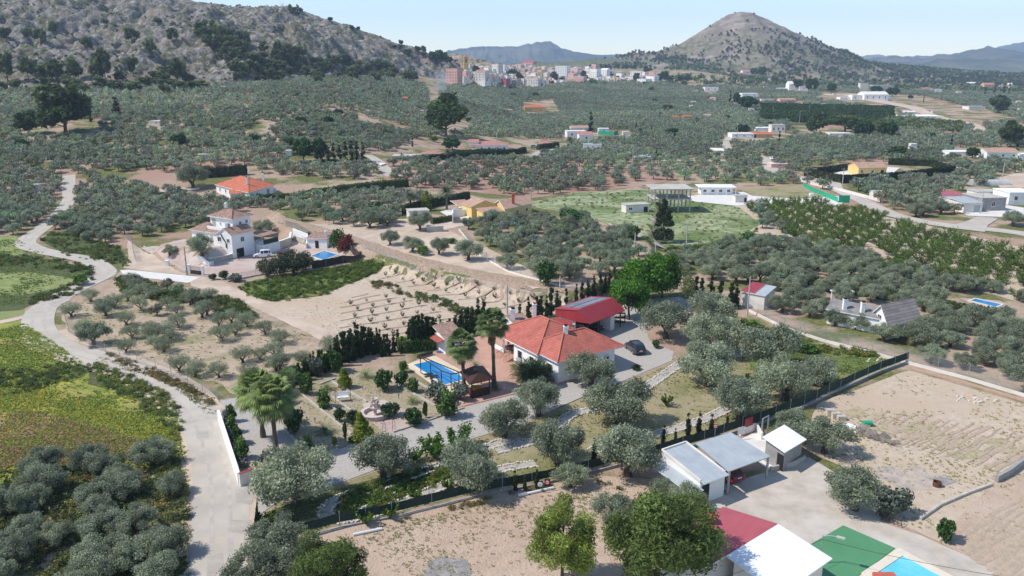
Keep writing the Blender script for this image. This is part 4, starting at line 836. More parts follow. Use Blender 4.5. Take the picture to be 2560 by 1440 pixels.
# visible test in plan (the field of view plus a margin)
dep=A_[:,1]*math.cos(PITCH)-(Z_-CH)*math.sin(PITCH); uu=1280+FX*A_[:,0]/dep; vv=720-FX*(A_[:,1]*math.sin(PITCH)+(Z_+2-CH)*math.cos(PITCH))/dep
vis=(uu>-20)&(uu<2580)&(vv<1500); big=A_[:,2]/dep*vis
order=np.argsort(-big); NI=300-len(HAND)-4
ind=order[:NI]; rest=np.ones(len(A_),bool); rest[ind]=False
for k in ind:
    x,y,s,gi=A_[k]; i=random.randrange(6); thin=int(gi)==1
    put_tree('olive_tree',OLIVE[6] if thin else OLIVE[i],(x,y,Z_[k]-.05),s,random.random()*6.28,GROVES[int(gi)][5],'olive tree','olive trees: '+GROVES[int(gi)][5].split(' tree ')[1],sz=s*random.uniform(.85,1.1))
def stuff_trees(name,pts,zs,ss,protos,label,cat,mats,hue=.12,seed=0,kind='stuff'):
    r=np.random.default_rng(seed); Vs=[];Cs=[]; pi=r.integers(0,len(protos),len(pts))
    for j,(V,C) in enumerate(protos):
        k=np.nonzero(pi==j)[0]
        if len(k)==0: continue
        a=r.random(len(k))*6.283; s=ss[k]; ca,sa=np.cos(a)*s,np.sin(a)*s
        X=V[None,:,0]*ca[:,None]-V[None,:,1]*sa[:,None]+pts[k,0][:,None]; Y=V[None,:,0]*sa[:,None]+V[None,:,1]*ca[:,None]+pts[k,1][:,None]; Zz=V[None,:,2]*s[:,None]+zs[k][:,None]
        Vs.append(np.stack([X,Y,Zz],-1).reshape(-1,3)); f=((1+hue*2*(r.random(len(k))-.5))*(.78+.44*vn(np.floor(pts[k,0]/48+.3*pts[k,1]/48)*1.7,np.floor(pts[k,1]/60)*1.3)))[:,None,None]*(1+.06*r.normal(size=(len(k),1,3))); Cs.append((C[None]*f).reshape(-1,3))
    V=np.concatenate(Vs);C=np.concatenate(Cs); me=np_mesh(name,V,F4(len(V)//4),mats,cols=C)
    return tag(meshobj(name,me),label,cat,kind=kind)
def trunk4(h=1.3,r=.16): # 3 crossed quads, brown
    V=[]
    for a in (0,1.05,2.1): c,s=math.cos(a)*r,math.sin(a)*r; V+=[(-c,-s,-.3),(c,s,-.3),(c*.8,s*.8,h),(-c*.8,-s*.8,h)]
    return np.array(V,float),np.tile(np.array([[.09,.07,.05]]),(12,1))
def lod(seed,n,size,K=14,c=OL): V,C=olive_data(seed,n,K,size,col_=c); t=trunk4(); return np.concatenate([V,t[0]]),np.concatenate([C,t[1]])
rd=dep[rest]; RP=A_[rest][:,:2]; RZ=Z_[rest]-.05; RS=A_[rest][:,2]
LODS=[(0,230,[lod(500+i,1900,.20,28) for i in range(5)]),(230,420,[lod(510+i,560,.31,24) for i in range(4)]),(420,9000,[lod(520+i,130,.5,14) for i in range(5)])]
print('OLIVES',len(A_),'rest',len(RP))
ol=[]
for a,b,pr in LODS:
    k=(rd>=a)&(rd<b)
    if k.any(): ol.append(stuff_trees('olive_groves',RP[k],RZ[k],RS[k],pr,None,None,[M['leafstuff']],hue=.16,seed=int(a)))
# merge the three levels into ONE stuff object
def merge(objs,name,label,cat,kind='stuff'):
    V=[];F=[];C=[];b=0; mats=[]
    for o in objs:
        me=o.data; n=len(me.vertices); v=np.empty(n*3,np.float32); me.vertices.foreach_get('co',v); V.append(v.reshape(-1,3)); c=np.empty(n*4,np.float32); me.color_attributes['Col'].data.foreach_get('color',c); C.append(c.reshape(-1,4)[:,:3]); b+=n
        for m in me.materials:
            if m not in mats: mats.append(m)
        bpy.data.objects.remove(o); bpy.data.meshes.remove(me)
    V=np.concatenate(V); me=np_mesh(name,V,F4(len(V)//4),mats[:1],cols=np.concatenate(C)); return tag(meshobj(name,me),label,cat,kind=kind)
merge(ol,'olive_groves','distant grey green olive groves filling the valley floor','olive grove')
# ---- far plain woods and shrubs past the groves (reads as one mass)
def scatter_px(n,poly,seed): 
    r=np.random.default_rng(seed); P=np.array(poly,float); lo=P.min(0);hi=P.max(0); out=[]
    while len(out)<n:
        q=lo+(hi-lo)*r.random((n*2,2)); q=q[pinp(q[:,0],q[:,1],P)]; out+=[tuple(a) for a in q]
    return [G(*q) for q in out[:n]]
def fill_world(x0,x1,y0,y1,sp,seed,th=.5,sc_=200.):
    r=np.random.default_rng(seed); nx=int((x1-x0)/sp); ny=int((y1-y0)/sp); X,Y=np.meshgrid(np.linspace(x0,x1,nx),np.linspace(y0,y1,ny)); Q=np.stack([X.ravel(),Y.ravel()],1)+r.normal(size=(nx*ny,2))*sp*.3
    Q=Q[fbm(Q[:,0]/sc_,Q[:,1]/sc_,4)>th]; return Q[np.abs(Q[:,0])<Q[:,1]*.72+40]
def farproto(seed,c,h=1.): 
    V,C=olive_data(seed,34,8,1.35,col_=c); V[:,2]*=h; return V,C
Q=fill_world(-300,2600,1150,3600,17,3,.44,90.)
zq=H(Q[:,0],Q[:,1]); zc_=np.interp(Q[:,0],CX,CZ)
k=~((Q[:,1]>1480)&(Q[:,1]<2400)&(zq>52)&(Q[:,0]<760)); Q=Q[k];zq=zq[k]
k=~blocked(Q,2); Q=Q[k];zq=zq[k]
k=~((Q[:,0]>-150)&(Q[:,0]<Q[:,1]*.185)&(Q[:,1]>1190)&(Q[:,1]<1660)); Q=Q[k];zq=zq[k]
o1=stuff_trees('woods',Q,zq,1.5*np.random.default_rng(4).uniform(.7,1.5,len(Q)),[farproto(600,(.14,.19,.09),1.2),farproto(601,(.22,.25,.16)),farproto(602,(.13,.18,.07),1.1)],None,None,[M['leafstuff']],.25,5)
# cone hill woods
Q=fill_world(150,1150,1500,2080,9,8,.0); zq=H(Q[:,0],Q[:,1])
lowm=(1-sm(75,135,zq)); rt=sm(-60,140,Q[:,0]-720); dens=(.08+.75*lowm*sm(.40,.6,fbm(Q[:,0]/70,Q[:,1]/70,3))+1.3*rt*(1-sm(120,170,zq)))*(.15+.85*sm(.46,.58,fbm(Q[:,0]/45,Q[:,1]/45,3)))
k=np.random.default_rng(9).random(len(Q))<dens; Q=Q[k];zq=zq[k]
o2=stuff_trees('woods',Q,zq,np.random.default_rng(4).uniform(.7,1.5,len(Q)),[farproto(610,(.085,.115,.055),1.5),farproto(611,(.11,.14,.07),1.3)],None,None,[M['leafstuff']],.2,6)
merge([o1,o2],'far_woods','far pines and groves covering the conical hill and the plain beyond','woods')
# scrub bushes on the rocky hill (nobody could count them)
Q=fill_world(-760,20,515,1050,6.0,14,.0); yf,zr,t=hill_t(Q[:,0],Q[:,1]); zq=H(Q[:,0],Q[:,1]); r_=np.random.default_rng(3)
k=(t>.0)&(t<1.1)&(Q[:,0]<5)&(r_.random(len(Q))<.10+.5*sm(.45,.62,fbm(Q[:,0]/40,Q[:,1]/40,3))*(1-.6*t)); Q=Q[k];zq=zq[k]
stuff_trees('hill_scrub',Q,zq-.5,np.random.default_rng(4).uniform(.22,.6,len(Q)),[farproto(620,(.11,.125,.06)),farproto(621,(.15,.16,.08))],'low dark scrub dotted over the rocky hillside','scrub',[M['leafstuff']],.3,7)
# ---------------------------------------------------------------- building helpers (world coordinates, parts shifted to their thing)
def part(name,mb,mats,root,label=None,smooth=False):
    x,y,z=0.,0.,0.; q=root
    while q is not None: x+=q.location.x;y+=q.location.y;z+=q.location.z; q=q.parent
    mb.v=[(a-x,b-y,c-z) for a,b,c in mb.v]; o=mb.build(name,mats,root,smooth=smooth)
    if label: o['label']=label
    return o
def solo(name,mb,mats,label,cat,group=None,smooth=False):
    """a thing that is one mesh: origin at its base centre"""
    v=np.array(mb.v); c=v.mean(0); c[2]=v[:,2].min(); mb.v=[tuple(a) for a in v-c]; o=mb.build(name,mats,None,tuple(c),smooth); return tag(o,label,cat,group)
def lerp(a,b,t): return (a[0]+(b[0]-a[0])*t,a[1]+(b[1]-a[1])*t)
def dist(a,b): return math.hypot(a[0]-b[0],a[1]-b[1])
def quad(Fp,Rp,Lp): return [Fp,Rp,(Rp[0]+Lp[0]-Fp[0],Rp[1]+Lp[1]-Fp[1]),Lp]
def rquad(p,ang,w,d):
    """front-left corner p, front edge direction ang (deg), w along, d backwards"""
    c,s=math.cos(R(ang)),math.sin(R(ang)); return [(p[0],p[1]),(p[0]+c*w,p[1]+s*w),(p[0]+c*w-s*d,p[1]+s*w+c*d),(p[0]-s*d,p[1]+c*d)]
def grow(q,o):
    cx=sum(p[0] for p in q)/4; cy=sum(p[1] for p in q)/4; out=[]
    n=len(q)
    for i in range(n):
        a,b,c=q[i-1],q[i],q[(i+1)%n]; d1=np.array((b[0]-a[0],b[1]-a[1]));d1/=np.linalg.norm(d1); d2=np.array((c[0]-b[0],c[1]-b[1]));d2/=np.linalg.norm(d2)
        n1=np.array((d1[1],-d1[0])); n2=np.array((d2[1],-d2[0])); m=n1+n2; k=o*2/max(np.dot(m,m),.3); out.append((b[0]+m[0]*k,b[1]+m[1]*k))
    return out
def rf(mb,pts,m=0):
    p=[np.array(q,float) for q in pts]; u=p[1]-p[0]; u[2]=0; u/=np.linalg.norm(u)+1e-9; n=np.cross(p[1]-p[0],p[-1]-p[0]); n/=np.linalg.norm(n)+1e-9; v=np.cross(n,u)
    mb.poly(pts,m,[(float(np.dot(q-p[0],u)),float(np.dot(q-p[0],v))) for q in p])
def hip(mb,q,z,h,th=.14,axis=None,m=0,mt=1,inset=None):
    a,b,c,d=q; L0=dist(a,b);L1=dist(b,c)
    if axis is None: axis=0 if L0>=L1 else 1
    if axis==1: a,b,c,d=b,c,d,a; L0,L1=L1,L0
    k=(inset if inset is not None else min(L1/2,L0/2-.01))/L0
    ma,mb_=lerp(a,d,.5),lerp(b,c,.5); r0=lerp(ma,mb_,k); r1=lerp(ma,mb_,1-k); Z=lambda p,zz:(p[0],p[1],zz)
    z1=z+th; rr0,rr1=Z(r0,z1+h),Z(r1,z1+h); A,B_,C,D=[Z(p,z1) for p in (a,b,c,d)]
    rf(mb,[A,B_,rr1,rr0],m); rf(mb,[B_,C,rr1],m); rf(mb,[C,D,rr0,rr1],m); rf(mb,[D,A,rr0],m)
    mb.prism([a,b,c,d],z,z1-.002,mt)
    if th>.1:
        for p,s in ((A,rr0),(D,rr0),(B_,rr1),(C,rr1),(rr0,rr1)): mb.tube([np.array(p)+(0,0,.02),np.array(s)+(0,0,.05)],.11,6,2)
    return rr0,rr1
def gable(mb,q,z,h,th=.12,axis=0,m=0,mt=1,wallq=None,mw=3):
    a,b,c,d=q
    if axis==1: a,b,c,d=b,c,d,a
    # ridge runs along a->b direction
    r0,r1=lerp(a,d,.5),lerp(b,c,.5); Z=lambda p,zz:(p[0],p[1],zz)
    rf(mb,[Z(a,z+th),Z(b,z+th),Z(r1,z+h+th),Z(r0,z+h+th)],m); rf(mb,[Z(c,z+th),Z(d,z+th),Z(r0,z+h+th),Z(r1,z+h+th)],m)
    for (p,q2,r_) in ((a,d,r0),(b,c,r1)):
        s=[Z(p,z),Z(q2,z),Z(q2,z+th),Z(r_,z+h+th),Z(p,z+th)]; s2=[Z(p,z),Z(r_,z+h),Z(q2,z)]
        mb.poly([Z(p,z),Z(r_,z+h),Z(r_,z+h+th),Z(p,z+th)],mt); mb.poly([Z(r_,z+h),Z(q2,z),Z(q2,z+th),Z(r_,z+h+th)],mt)
    mb.poly([Z(a,z),Z(b,z),Z(b,z+th),Z(a,z+th)],mt); mb.poly([Z(c,z),Z(d,z),Z(d,z+th),Z(c,z+th)],mt)
    mb.poly([Z(a,z),Z(r0,z+h),Z(r1,z+h),Z(b,z)],mt); mb.poly([Z(c,z),Z(r1,z+h),Z(r0,z+h),Z(d,z)],mt)
def gwall(mb,q,z0,z1,h,axis=0,m=0):
    a,b,c,d=q
    if axis==1: a,b,c,d=b,c,d,a
    mb.prism([a,b,c,d],z0,z1,m)
    Z=lambda p,zz:(p[0],p[1],zz)
    mb.poly([Z(d,z1),Z(a,z1),Z(lerp(a,d,.5),z1+h)],m); mb.poly([Z(b,z1),Z(c,z1),Z(lerp(b,c,.5),z1+h)],m)
def shed(mb,q,zs,th=.12,m=0,mt=1):
    Z=[(p[0],p[1],z) for p,z in zip(q,zs)]; T=[(p[0],p[1],z+th) for p,z in zip(q,zs)]
    rf(mb,T,m); mb.poly(Z[::-1],mt)
    for i in range(4): j=(i+1)%4; mb.poly([Z[i],Z[j],T[j],T[i]],mt)
def onwall(A,B_,t,w,z0,h,out,mb,m=0,d0=0.):
    L=dist(A,B_); ux,uy=(B_[0]-A[0])/L,(B_[1]-A[1])/L; nx,ny=uy,-ux
    x0,y0=A[0]+ux*(t-w/2),A[1]+uy*(t-w/2); x1,y1=A[0]+ux*(t+w/2),A[1]+uy*(t+w/2)
    mb.prism([(x0+nx*d0,y0+ny*d0),(x1+nx*d0,y1+ny*d0),(x1+nx*out,y1+ny*out),(x0+nx*out,y0+ny*out)],z0,z0+h,m)
def window(root,A,B_,t,w,z0,h,frame='white',bars=False,name='window',glass='darkglass',fr=.09):
    f=MB(); onwall(A,B_,t,w,z0,fr,.05,f); onwall(A,B_,t,w,z0+h-fr,fr,.05,f); onwall(A,B_,t-w/2+fr/2,fr,z0+fr,h-2*fr,.048,f); onwall(A,B_,t+w/2-fr/2,fr,z0+fr,h-2*fr,.048,f); onwall(A,B_,t,.05,z0+fr,h-2*fr,.045,f)
    onwall(A,B_,t,w+.2,z0-.07,.065,.09,f)
    o=part(name,f,M[frame],root); g=MB(); onwall(A,B_,t,w-2*fr+.01,z0+fr,h-2*fr,.025,g,0,.002); p=MB(); p.v=g.v;p.f=g.f;p.m=g.m; part('pane',p,M[glass],o)
    if bars:
        b=MB(); 
        for k in range(6): onwall(A,B_,t-w/2+w*(k+.5)/6,.03,z0,h,.13,b,0,.1)
        part('window_bars',b,M['black'],o)
    return o
def door(root,A,B_,t,w,z0,h,m='dark',name='door',out=.04,label=None):
    f=MB(); onwall(A,B_,t,w,z0,h,out,f); return part(name,f,M[m],root,label)
def chimney(root,x,y,z0,z1,w=.55,cap='dark',body='white',name='chimney'):
    c=MB(); c.box(x-w/2,y-w/2,z0,x+w/2,y+w/2,z1,0); c.box(x-w*.62,y-w*.62,z1,x+w*.62,y+w*.62,z1+.08,0); c.box(x-w*.3,y-w*.3,z1+.08,x+w*.3,y+w*.3,z1+.3,1); c.box(x-w*.45,y-w*.45,z1+.3,x+w*.45,y+w*.45,z1+.36,1)
    return part(name,c,[M[body],M[cap]],root)
def blob_hedge(name,pts,wd,h,c,label,cat='hedge',group=None,size=.2,dens=30,world=False,rough=.22,trim=True):
    P=[np.array(p) if world else np.array(G2(*p)) for p in pts]; V=[];Cc=[]; base=P[0]; z0=HH(*base); r=np.random.default_rng(abs(hash(label))%9999 if False else len(label)*7)
    mb=MB()
    for a,b in zip(P[:-1],P[1:]):
        L=np.linalg.norm(b-a); d=(b-a)/L; n=np.array((-d[1],d[0])); k=int(L*(2*h+wd)*dens); 
        s=r.random(k)*L; side=r.random(k)*(2*h+wd); q=np.where(side<h,-1,np.where(side<2*h,1,0))
        off=np.where(q==0,(side-2*h)/wd-.5,q*.5)*wd; z=np.where(q==0,h,np.where(side<h,side,side-h)); bump=(fbm(s*.9,z*.9+off,3)-.5)*rough*2
        off=off+q*bump+r.normal(size=k)*.04; z=z+np.where(q==0,bump,0)+r.normal(size=k)*.05
        xy=a[None]+d[None]*s[:,None]+n[None]*off[:,None]; zz=H(xy[:,0],xy[:,1])+z
        nn=np.stack([n[0]*q,n[1]*q,(q==0)*1.],1)+r.normal(size=(k,3))*.55; nn/=np.linalg.norm(nn,axis=1)[:,None]; A_=np.cross(nn,r.normal(size=(k,3))); A_/=np.linalg.norm(A_,axis=1)[:,None]; B2=np.cross(nn,A_)
        s2=size*(.6+.8*r.random(k))[:,None]; Pp=np.stack([xy[:,0],xy[:,1],zz],1); V.append(np.stack([Pp-A_*s2,Pp-B2*s2*.6,Pp+A_*s2,Pp+B2*s2*.6],1).reshape(-1,3))
        cc=np.array(c)[None]*(1+.35*(fbm(s/1.5,z,2)-.5)*2)[:,None]*(.75+.5*r.random(k))[:,None]; Cc.append(np.repeat(cc,4,0))
        i=.12; q4=[a-n*(wd/2-i),b-n*(wd/2-i),b+n*(wd/2-i),a+n*(wd/2-i)]; za,zb=HH(*a),HH(*b); mb.prism([tuple(x) for x in q4],[za-.3,zb-.3,zb-.3,za-.3],[za+h-i,zb+h-i,zb+h-i,za+h-i])
    V=np.concatenate(V); o=empty(name,(base[0],base[1],z0),0,label,cat,group); me=np_mesh('foliage',V-np.array((base[0],base[1],z0)),F4(len(V)//4),[M['leaf']],cols=np.concatenate(Cc)); meshobj('foliage',me,o)
    part('hedge_core',mb,M['hedgecore'],o); return o
M['hedgecore']=mat('hedge_twigs',(.045,.07,.022),(.06,.06,.03),2,.95)
def pole(u,vb,vt,label,cat='utility pole',r=.1,m='concrete',arm=False,group=None,name='utility_pole',lamp=False):
    p=G(u,vb); h=zat(p,vt); o=empty(name,tuple(map(float,p)),0,label,cat,group)
    t=MB(); t.tube([(0,0,-.3),(0,0,h)],[r*1.25,r*.75],8); t.build('shaft',M[m],o)
    if arm: a=MB(); a.obox((0,0,h-.5),(.9,.1,0),(0,.05,0),(0,0,.06)); a.tube([(-.8,0,h-.44),(-.8,0,h-.2)],.05,6); a.tube([(.8,0,h-.44),(.8,0,h-.2)],.05,6); a.build('crossarm',M['steel'],o)
    if lamp: a=MB(); a.tube([(0,0,h-.1),(.5,-.3,h+.15),(1.1,-.6,h+.2)],.04,6); a.build('lamp_arm',M['steel'],o); l=MB(); l.obox((1.25,-.7,h+.2),(.3,-.16,0),(.07,.13,0),(0,0,.06)); l.build('lamp_head',M['concrete'],o)
    return o,p,h
def meshfence(name,pts,h,label,cat='fence',sp=3.,wall=.0,net='netgreen',postm='steel',world=False,nh=None,off=.0,post_label=None,netz=.0,wm='block',solidnet=True,ph=None,pr=.035):
    P=[np.array(p) if world else np.array(G2(*p)) for p in pts]; base=P[0]; o=empty(name,(base[0],base[1],HH(*base)),0,label,cat)
    # resample
    S=[];
    for a,b in zip(P[:-1],P[1:]):
        k=max(1,round(np.linalg.norm(b-a)/sp)); S+=[a+(b-a)*i/k for i in range(k)]
    S.append(P[-1]); rr=random.Random(len(label))
    if wall:
        w=MB()
        for a,b in zip(S[:-1],S[1:]):
            d=(b-a)/np.linalg.norm(b-a); n=np.array((-d[1],d[0]))*.09; za,zb=HH(*a),HH(*b); w.prism([tuple(a-n),tuple(b-n),tuple(b+n),tuple(a+n)],[za-.3,zb-.3,zb-.3,za-.3],[za+wall,zb+wall,zb+wall,za+wall])
        part('base_wall',w,M[wm],o)
    nm=MB()
    for a,b in zip(S[:-1],S[1:]):
        prev=None
        for i in range(7):
            t=i/6; q=a+(b-a)*t; z=HH(*q)+wall+netz; sag=.10*math.sin(math.pi*t)*rr.uniform(.2,1.2); d=(b-a)/np.linalg.norm(b-a); n=np.array((-d[1],d[0])); bow=.08*math.sin(math.pi*t*1.0)
            q2=q+n*bow
            cur=((q[0],q[1],z),(q2[0],q2[1],z+(nh or h)*.5),(q[0],q[1],z+(nh or h)-sag))
            if prev: nm.poly([prev[0],cur[0],cur[1],prev[1]]); nm.poly([prev[1],cur[1],cur[2],prev[2]])
            prev=cur
    part('netting' if solidnet else 'wire_mesh',nm,M[net],o)
    for s in S[:100]:
        p=MB(); z=HH(*s); p.tube([(s[0],s[1],z-.2),(s[0],s[1],z+wall+(ph or h+.12))],pr,6); part('post',p,M[postm],o)
    return o
def alphanet(name,c,dens):
    m=mat(name,c,rough=.7); t=m.node_tree; N=t.nodes; L=t.links; tr=N.new('ShaderNodeBsdfTransparent'); mx=N.new('ShaderNodeMixShader'); mx.inputs[0].default_value=dens
    L.new(tr.outputs[0],mx.inputs[1]); L.new(N['Principled BSDF'].outputs[0],mx.inputs[2]); L.new(mx.outputs[0],N['Material Output'].inputs[0]); return m
M['wire']=alphanet('wire_mesh',(.3,.31,.32),.22); M['wiregreen']=alphanet('green_wire_mesh',(.05,.14,.11),.4)
# ---------------------------------------------------------------- cars
def car(p,ang,L,W,Hh,paintm,label,kind='suv',z=None):
    o=empty('parked_car',(p[0],p[1],HH(p[0],p[1])+.07 if z is None else z),ang,label,'car')
    x=L/2; g=.22; hb=Hh*.56
    # longitudinal profile stations: x, bottom z, belt z, roof z, half-width low, half-width belt, half-width roof
    if kind=='suv': st=[(-x,.42,.62,.64,.80,.78,.7),(-x*.96,.28,hb*.98,hb,.93,.92,.80),(-x*.80,.24,hb*1.02,Hh*.90,.98,.97,.72),(-x*.62,.22,hb*1.02,Hh*.985,1,.98,.73),(-x*.1,.22,hb,Hh,1,.98,.74),(x*.22,.22,hb*.98,Hh*.95,1,.98,.72),(x*.48,.22,hb*.95,hb*.98,1,.97,.82),(x*.86,.26,hb*.80,hb*.83,.97,.93,.8),(x*.97,.32,hb*.62,hb*.64,.88,.85,.75),(x,.4,.5,.52,.78,.74,.66)]
    else: st=[(-x,.42,.6,.62,.8,.78,.7),(-x*.95,.28,hb*.96,hb,.93,.92,.8),(-x*.75,.24,hb,Hh*.84,.98,.96,.72),(-x*.5,.22,hb,Hh*.97,1,.97,.72),(-x*.05,.22,hb*.98,Hh,1,.97,.73),(x*.25,.22,hb*.96,Hh*.9,1,.97,.7),(x*.52,.22,hb*.93,hb*.95,1,.96,.8),(x*.88,.26,hb*.78,hb*.8,.96,.92,.78),(x,.36,.5,.52,.8,.76,.68)]
    V=[];F=[]; hw=W/2; ring=lambda s:[(s[0],-hw*s[4],s[1]),(s[0],-hw*s[4]*1.0,(s[1]+s[2])/2),(s[0],-hw*s[5],s[2]),(s[0],-hw*s[6],s[3]),(s[0],0,s[3]+.02),(s[0],hw*s[6],s[3]),(s[0],hw*s[5],s[2]),(s[0],hw*s[4],(s[1]+s[2])/2),(s[0],hw*s[4],s[1])]
    rs=[ring(s) for s in st]; n=9; mb=MB(); mb.v=[v for r_ in rs for v in r_]; gl=MB()
    for i in range(len(rs)-1):
        cab=st[i][3]-st[i][2]>.25 or st[i+1][3]-st[i+1][2]>.25
        for j in range(n-1):
            f=(i*n+j,(i+1)*n+j,(i+1)*n+j+1,i*n+j+1); mb.f.append(f); mb.m.append(0)
            both=(st[i][3]-st[i][2]>.25 and st[i+1][3]-st[i+1][2]>.25)
            if cab and ((j in (2,5) and both) or (j in (3,4) and not both)):
                q=[np.array(mb.v[k]) for k in f]; c=sum(q)/4; nn=np.cross(q[1]-q[0],q[3]-q[0]); nn/=np.linalg.norm(nn)+1e-9
                if np.dot(nn,c-np.array((c[0],0,Hh*.5)))<0: nn=-nn
                k_=.86 if j in (2,5) else .88; q=[c+(a-c)*k_+nn*.012 for a in q]; gl.poly(q)
    mb.f.append(tuple(range(n-1,-1,-1))); mb.m.append(0); b=(len(rs)-1)*n; mb.f.append(tuple(range(b,b+n))); mb.m.append(0)
    for i in range(len(rs)-1): mb.f.append((i*n,i*n+8,(i+1)*n+8,(i+1)*n)); mb.m.append(0)
    mb.build('body',paintm,o,smooth=False); gl.build('windows',M['darkglass'],o)
    for sx in (-1,1):
        for sy in (-1,1):
            w=MB(); cx=sx*x*.62; cy=sy*(hw-.09); w.tube([(cx,cy-.11*sy,.33),(cx,cy+.12*sy,.33)],.34,18); wo_=w.build('wheel',M['tyre'],o); r_=MB(); r_.tube([(cx,cy+.10*sy,.33),(cx,cy+.135*sy,.33)],.2,10); r_.build('rim',M['rim'],wo_)
            l=MB(); l.obox((sx*x*.955,sy*hw*.72,hb*(.80 if sx<0 else .68)),(.06,0,0),(0,.15,0),(0,0,.09)); l.build('tail_light' if sx<0 else 'headlight',M['lampred'] if sx<0 else M['lampclear'],o)
    pl=MB(); pl.obox((-x*1.0-.015,0,.72),(.012,0,0),(0,.26,0),(0,0,.06)); pl.build('number_plate',M['plate'],o)
    for sy in (-1,1): mi=MB(); mi.obox((x*.2,sy*(hw+.06),hb*1.06),(.1,0,0),(0,.09,0),(0,0,.07)); mi.build('side_mirror',paintm,o)
    return o
# ================================================================ THINGS
# ---- main house
HO=np.array((6.17,102.22)); HU=np.array((.8314,.5556)); HN=np.array((-.5556,.8314))
def hq(a,b): q=HO+HU*a+HN*b; return (float(q[0]),float(q[1]))
t=empty('country_house',(*hq(5,6),0),0,'white bungalow with a broad salmon red hipped roof beside the swimming pool','house')
w=MB(); w.prism([hq(.5,.4),hq(10.6,.4),hq(10.6,8),hq(10,16),hq(3.2,16),hq(3.2,10.6),hq(.0,10.6),hq(.0,4.6),hq(.5,4.6)],-.2,3.1)
wall=part('wall',w,M['white'],t)
w=MB(); w.prism(grow([hq(.5,.4),hq(10.6,.4),hq(10.6,8),hq(.5,8)],.03),-.1,.95); part('plinth',w,M['white'],t)
def house_roof():
    mb=MB(); ez=3.1
    A=[hq(0,0),hq(12.2,0),hq(12.2,8.4),hq(0,8.4)]; B=[hq(-.5,4.0),hq(11.2,4.0),hq(11.2,16.7),hq(-.5,16.7)]
    r0,r1=hip(mb,A,ez,2.35,axis=0,m=0,mt=1,inset=4.2); s0,s1=hip(mb,B,ez+.004,2.75,axis=1,m=0,mt=1,inset=5.3)
    # raised verge strip beside the hip of the left block
    return mb
part('roof',house_roof(),[M['terra'],M['white'],M['hiptile']],t)
lw=(hq(0,10.6),hq(0,4.6)); window(t,*lw,1.6,1.1,1.05,1.25,bars=True); window(t,*lw,4.6,1.1,1.05,1.25,bars=True)
window(t,hq(.5,4.6),hq(.5,.4),2.2,1.2,1.0,1.3,bars=True); window(t,hq(.5,.4),hq(10.6,.4),5.6,1.1,1.1,1.3,bars=True)
for k,x in enumerate((2.7,8.6)):
    a=MB(); onwall(hq(.5,.4),hq(10.6,.4),x,.85,1.75,.6,.35,a,0,.03); ac=part('air_conditioner',a,M['white2'],t); b=MB(); onwall(hq(.5,.4),hq(10.6,.4),x-.1,.42,1.85,.42,.365,b,0,.352); part('fan_grille',b,M['black'],ac)
chimney(t,*hq(4.6,4.2),4.6,6.4,.62,'dark'); chimney(t,*hq(7.5,16.0),3.6,6.3,.6,'redtrim')
# porch under the left end of the roof
for a_,b_ in ((.2,16.1),(.2,13.6),(1.8,16.1)): c=MB(); q=hq(a_,b_); c.box(q[0]-.14,q[1]-.14,0,q[0]+.14,q[1]+.14,3.1); part('porch_column',c,M['white'],t)
c=MB(); c.prism([hq(.1,10.7),hq(3.1,10.7),hq(3.1,16.2),hq(.1,16.2)],-.1,.62); part('porch_floor',c,M['paving'],t)
for k in range(4): c=MB(); c.prism([hq(-.35-.32*k-.0,11.0),hq(.09-.32*k+(.0 if k else 0),11.0),hq(.09-.32*k,13.2),hq(-.35-.32*k,13.2)],-.1-.001*k,.49-.15*k if k<4 else .05); part('step',c,M['paving'],t) if .49-.15*k>0 else None
c=MB(); c.prism([hq(.0,13.4),hq(.15,13.4),hq(.15,16.2),hq(.0,16.2)],.62,1.25); part('porch_parapet',c,M['white'],t)
c=MB()
for b_ in (11.0,13.2):
    a=hq(0,b_); b=hq(-1.5,b_); c.tube([(a[0],a[1],1.45),(b[0],b[1],.95)],.03,6); 
    for s in np.linspace(0,1,7): q=lerp(a,b,s); c.tube([(*q,.1+.5*(1-s)),(*q,1.45-.5*s)],.02,4)
part('handrail',c,M['black'],t)
# patio set seen under the porch: dark table, two chairs and a seated person
def chair(p,rz,label,m='black',cat='chair',group=None):
    o=empty('garden_chair',p,rz,label,cat,group); s=MB(); s.box(-.24,-.24,.42,.24,.24,.47); s.build('seat',M[m],o); s=MB(); s.box(-.24,.2,.47,.24,.25,.95); s.build('backrest',M[m],o)
    for x in (-.21,.21):
        for y in (-.21,.21): s=MB(); s.tube([(x,y,0),(x,y,.42)],.025,6); s.build('leg',M[m],o)
    return o
q=hq(1.6,13.6); o=empty('patio_table',(q[0],q[1],.62),0,'dark round patio table on the shaded porch of the red roofed house','table'); s=MB(); s.tube([(0,0,.70),(0,0,.75)],.6,18); s.build('tabletop',M['wood'],o); s=MB(); s.tube([(0,0,0),(0,0,.7)],.06,8); s.build('leg',M['wood'],o)
q=hq(.9,14.4); chair((*q,.62),1.0,'dark chair at the porch table next to the parapet'); q=hq(.8,12.6); chair((*q,.62),2.6,'dark chair at the porch table next to the steps')
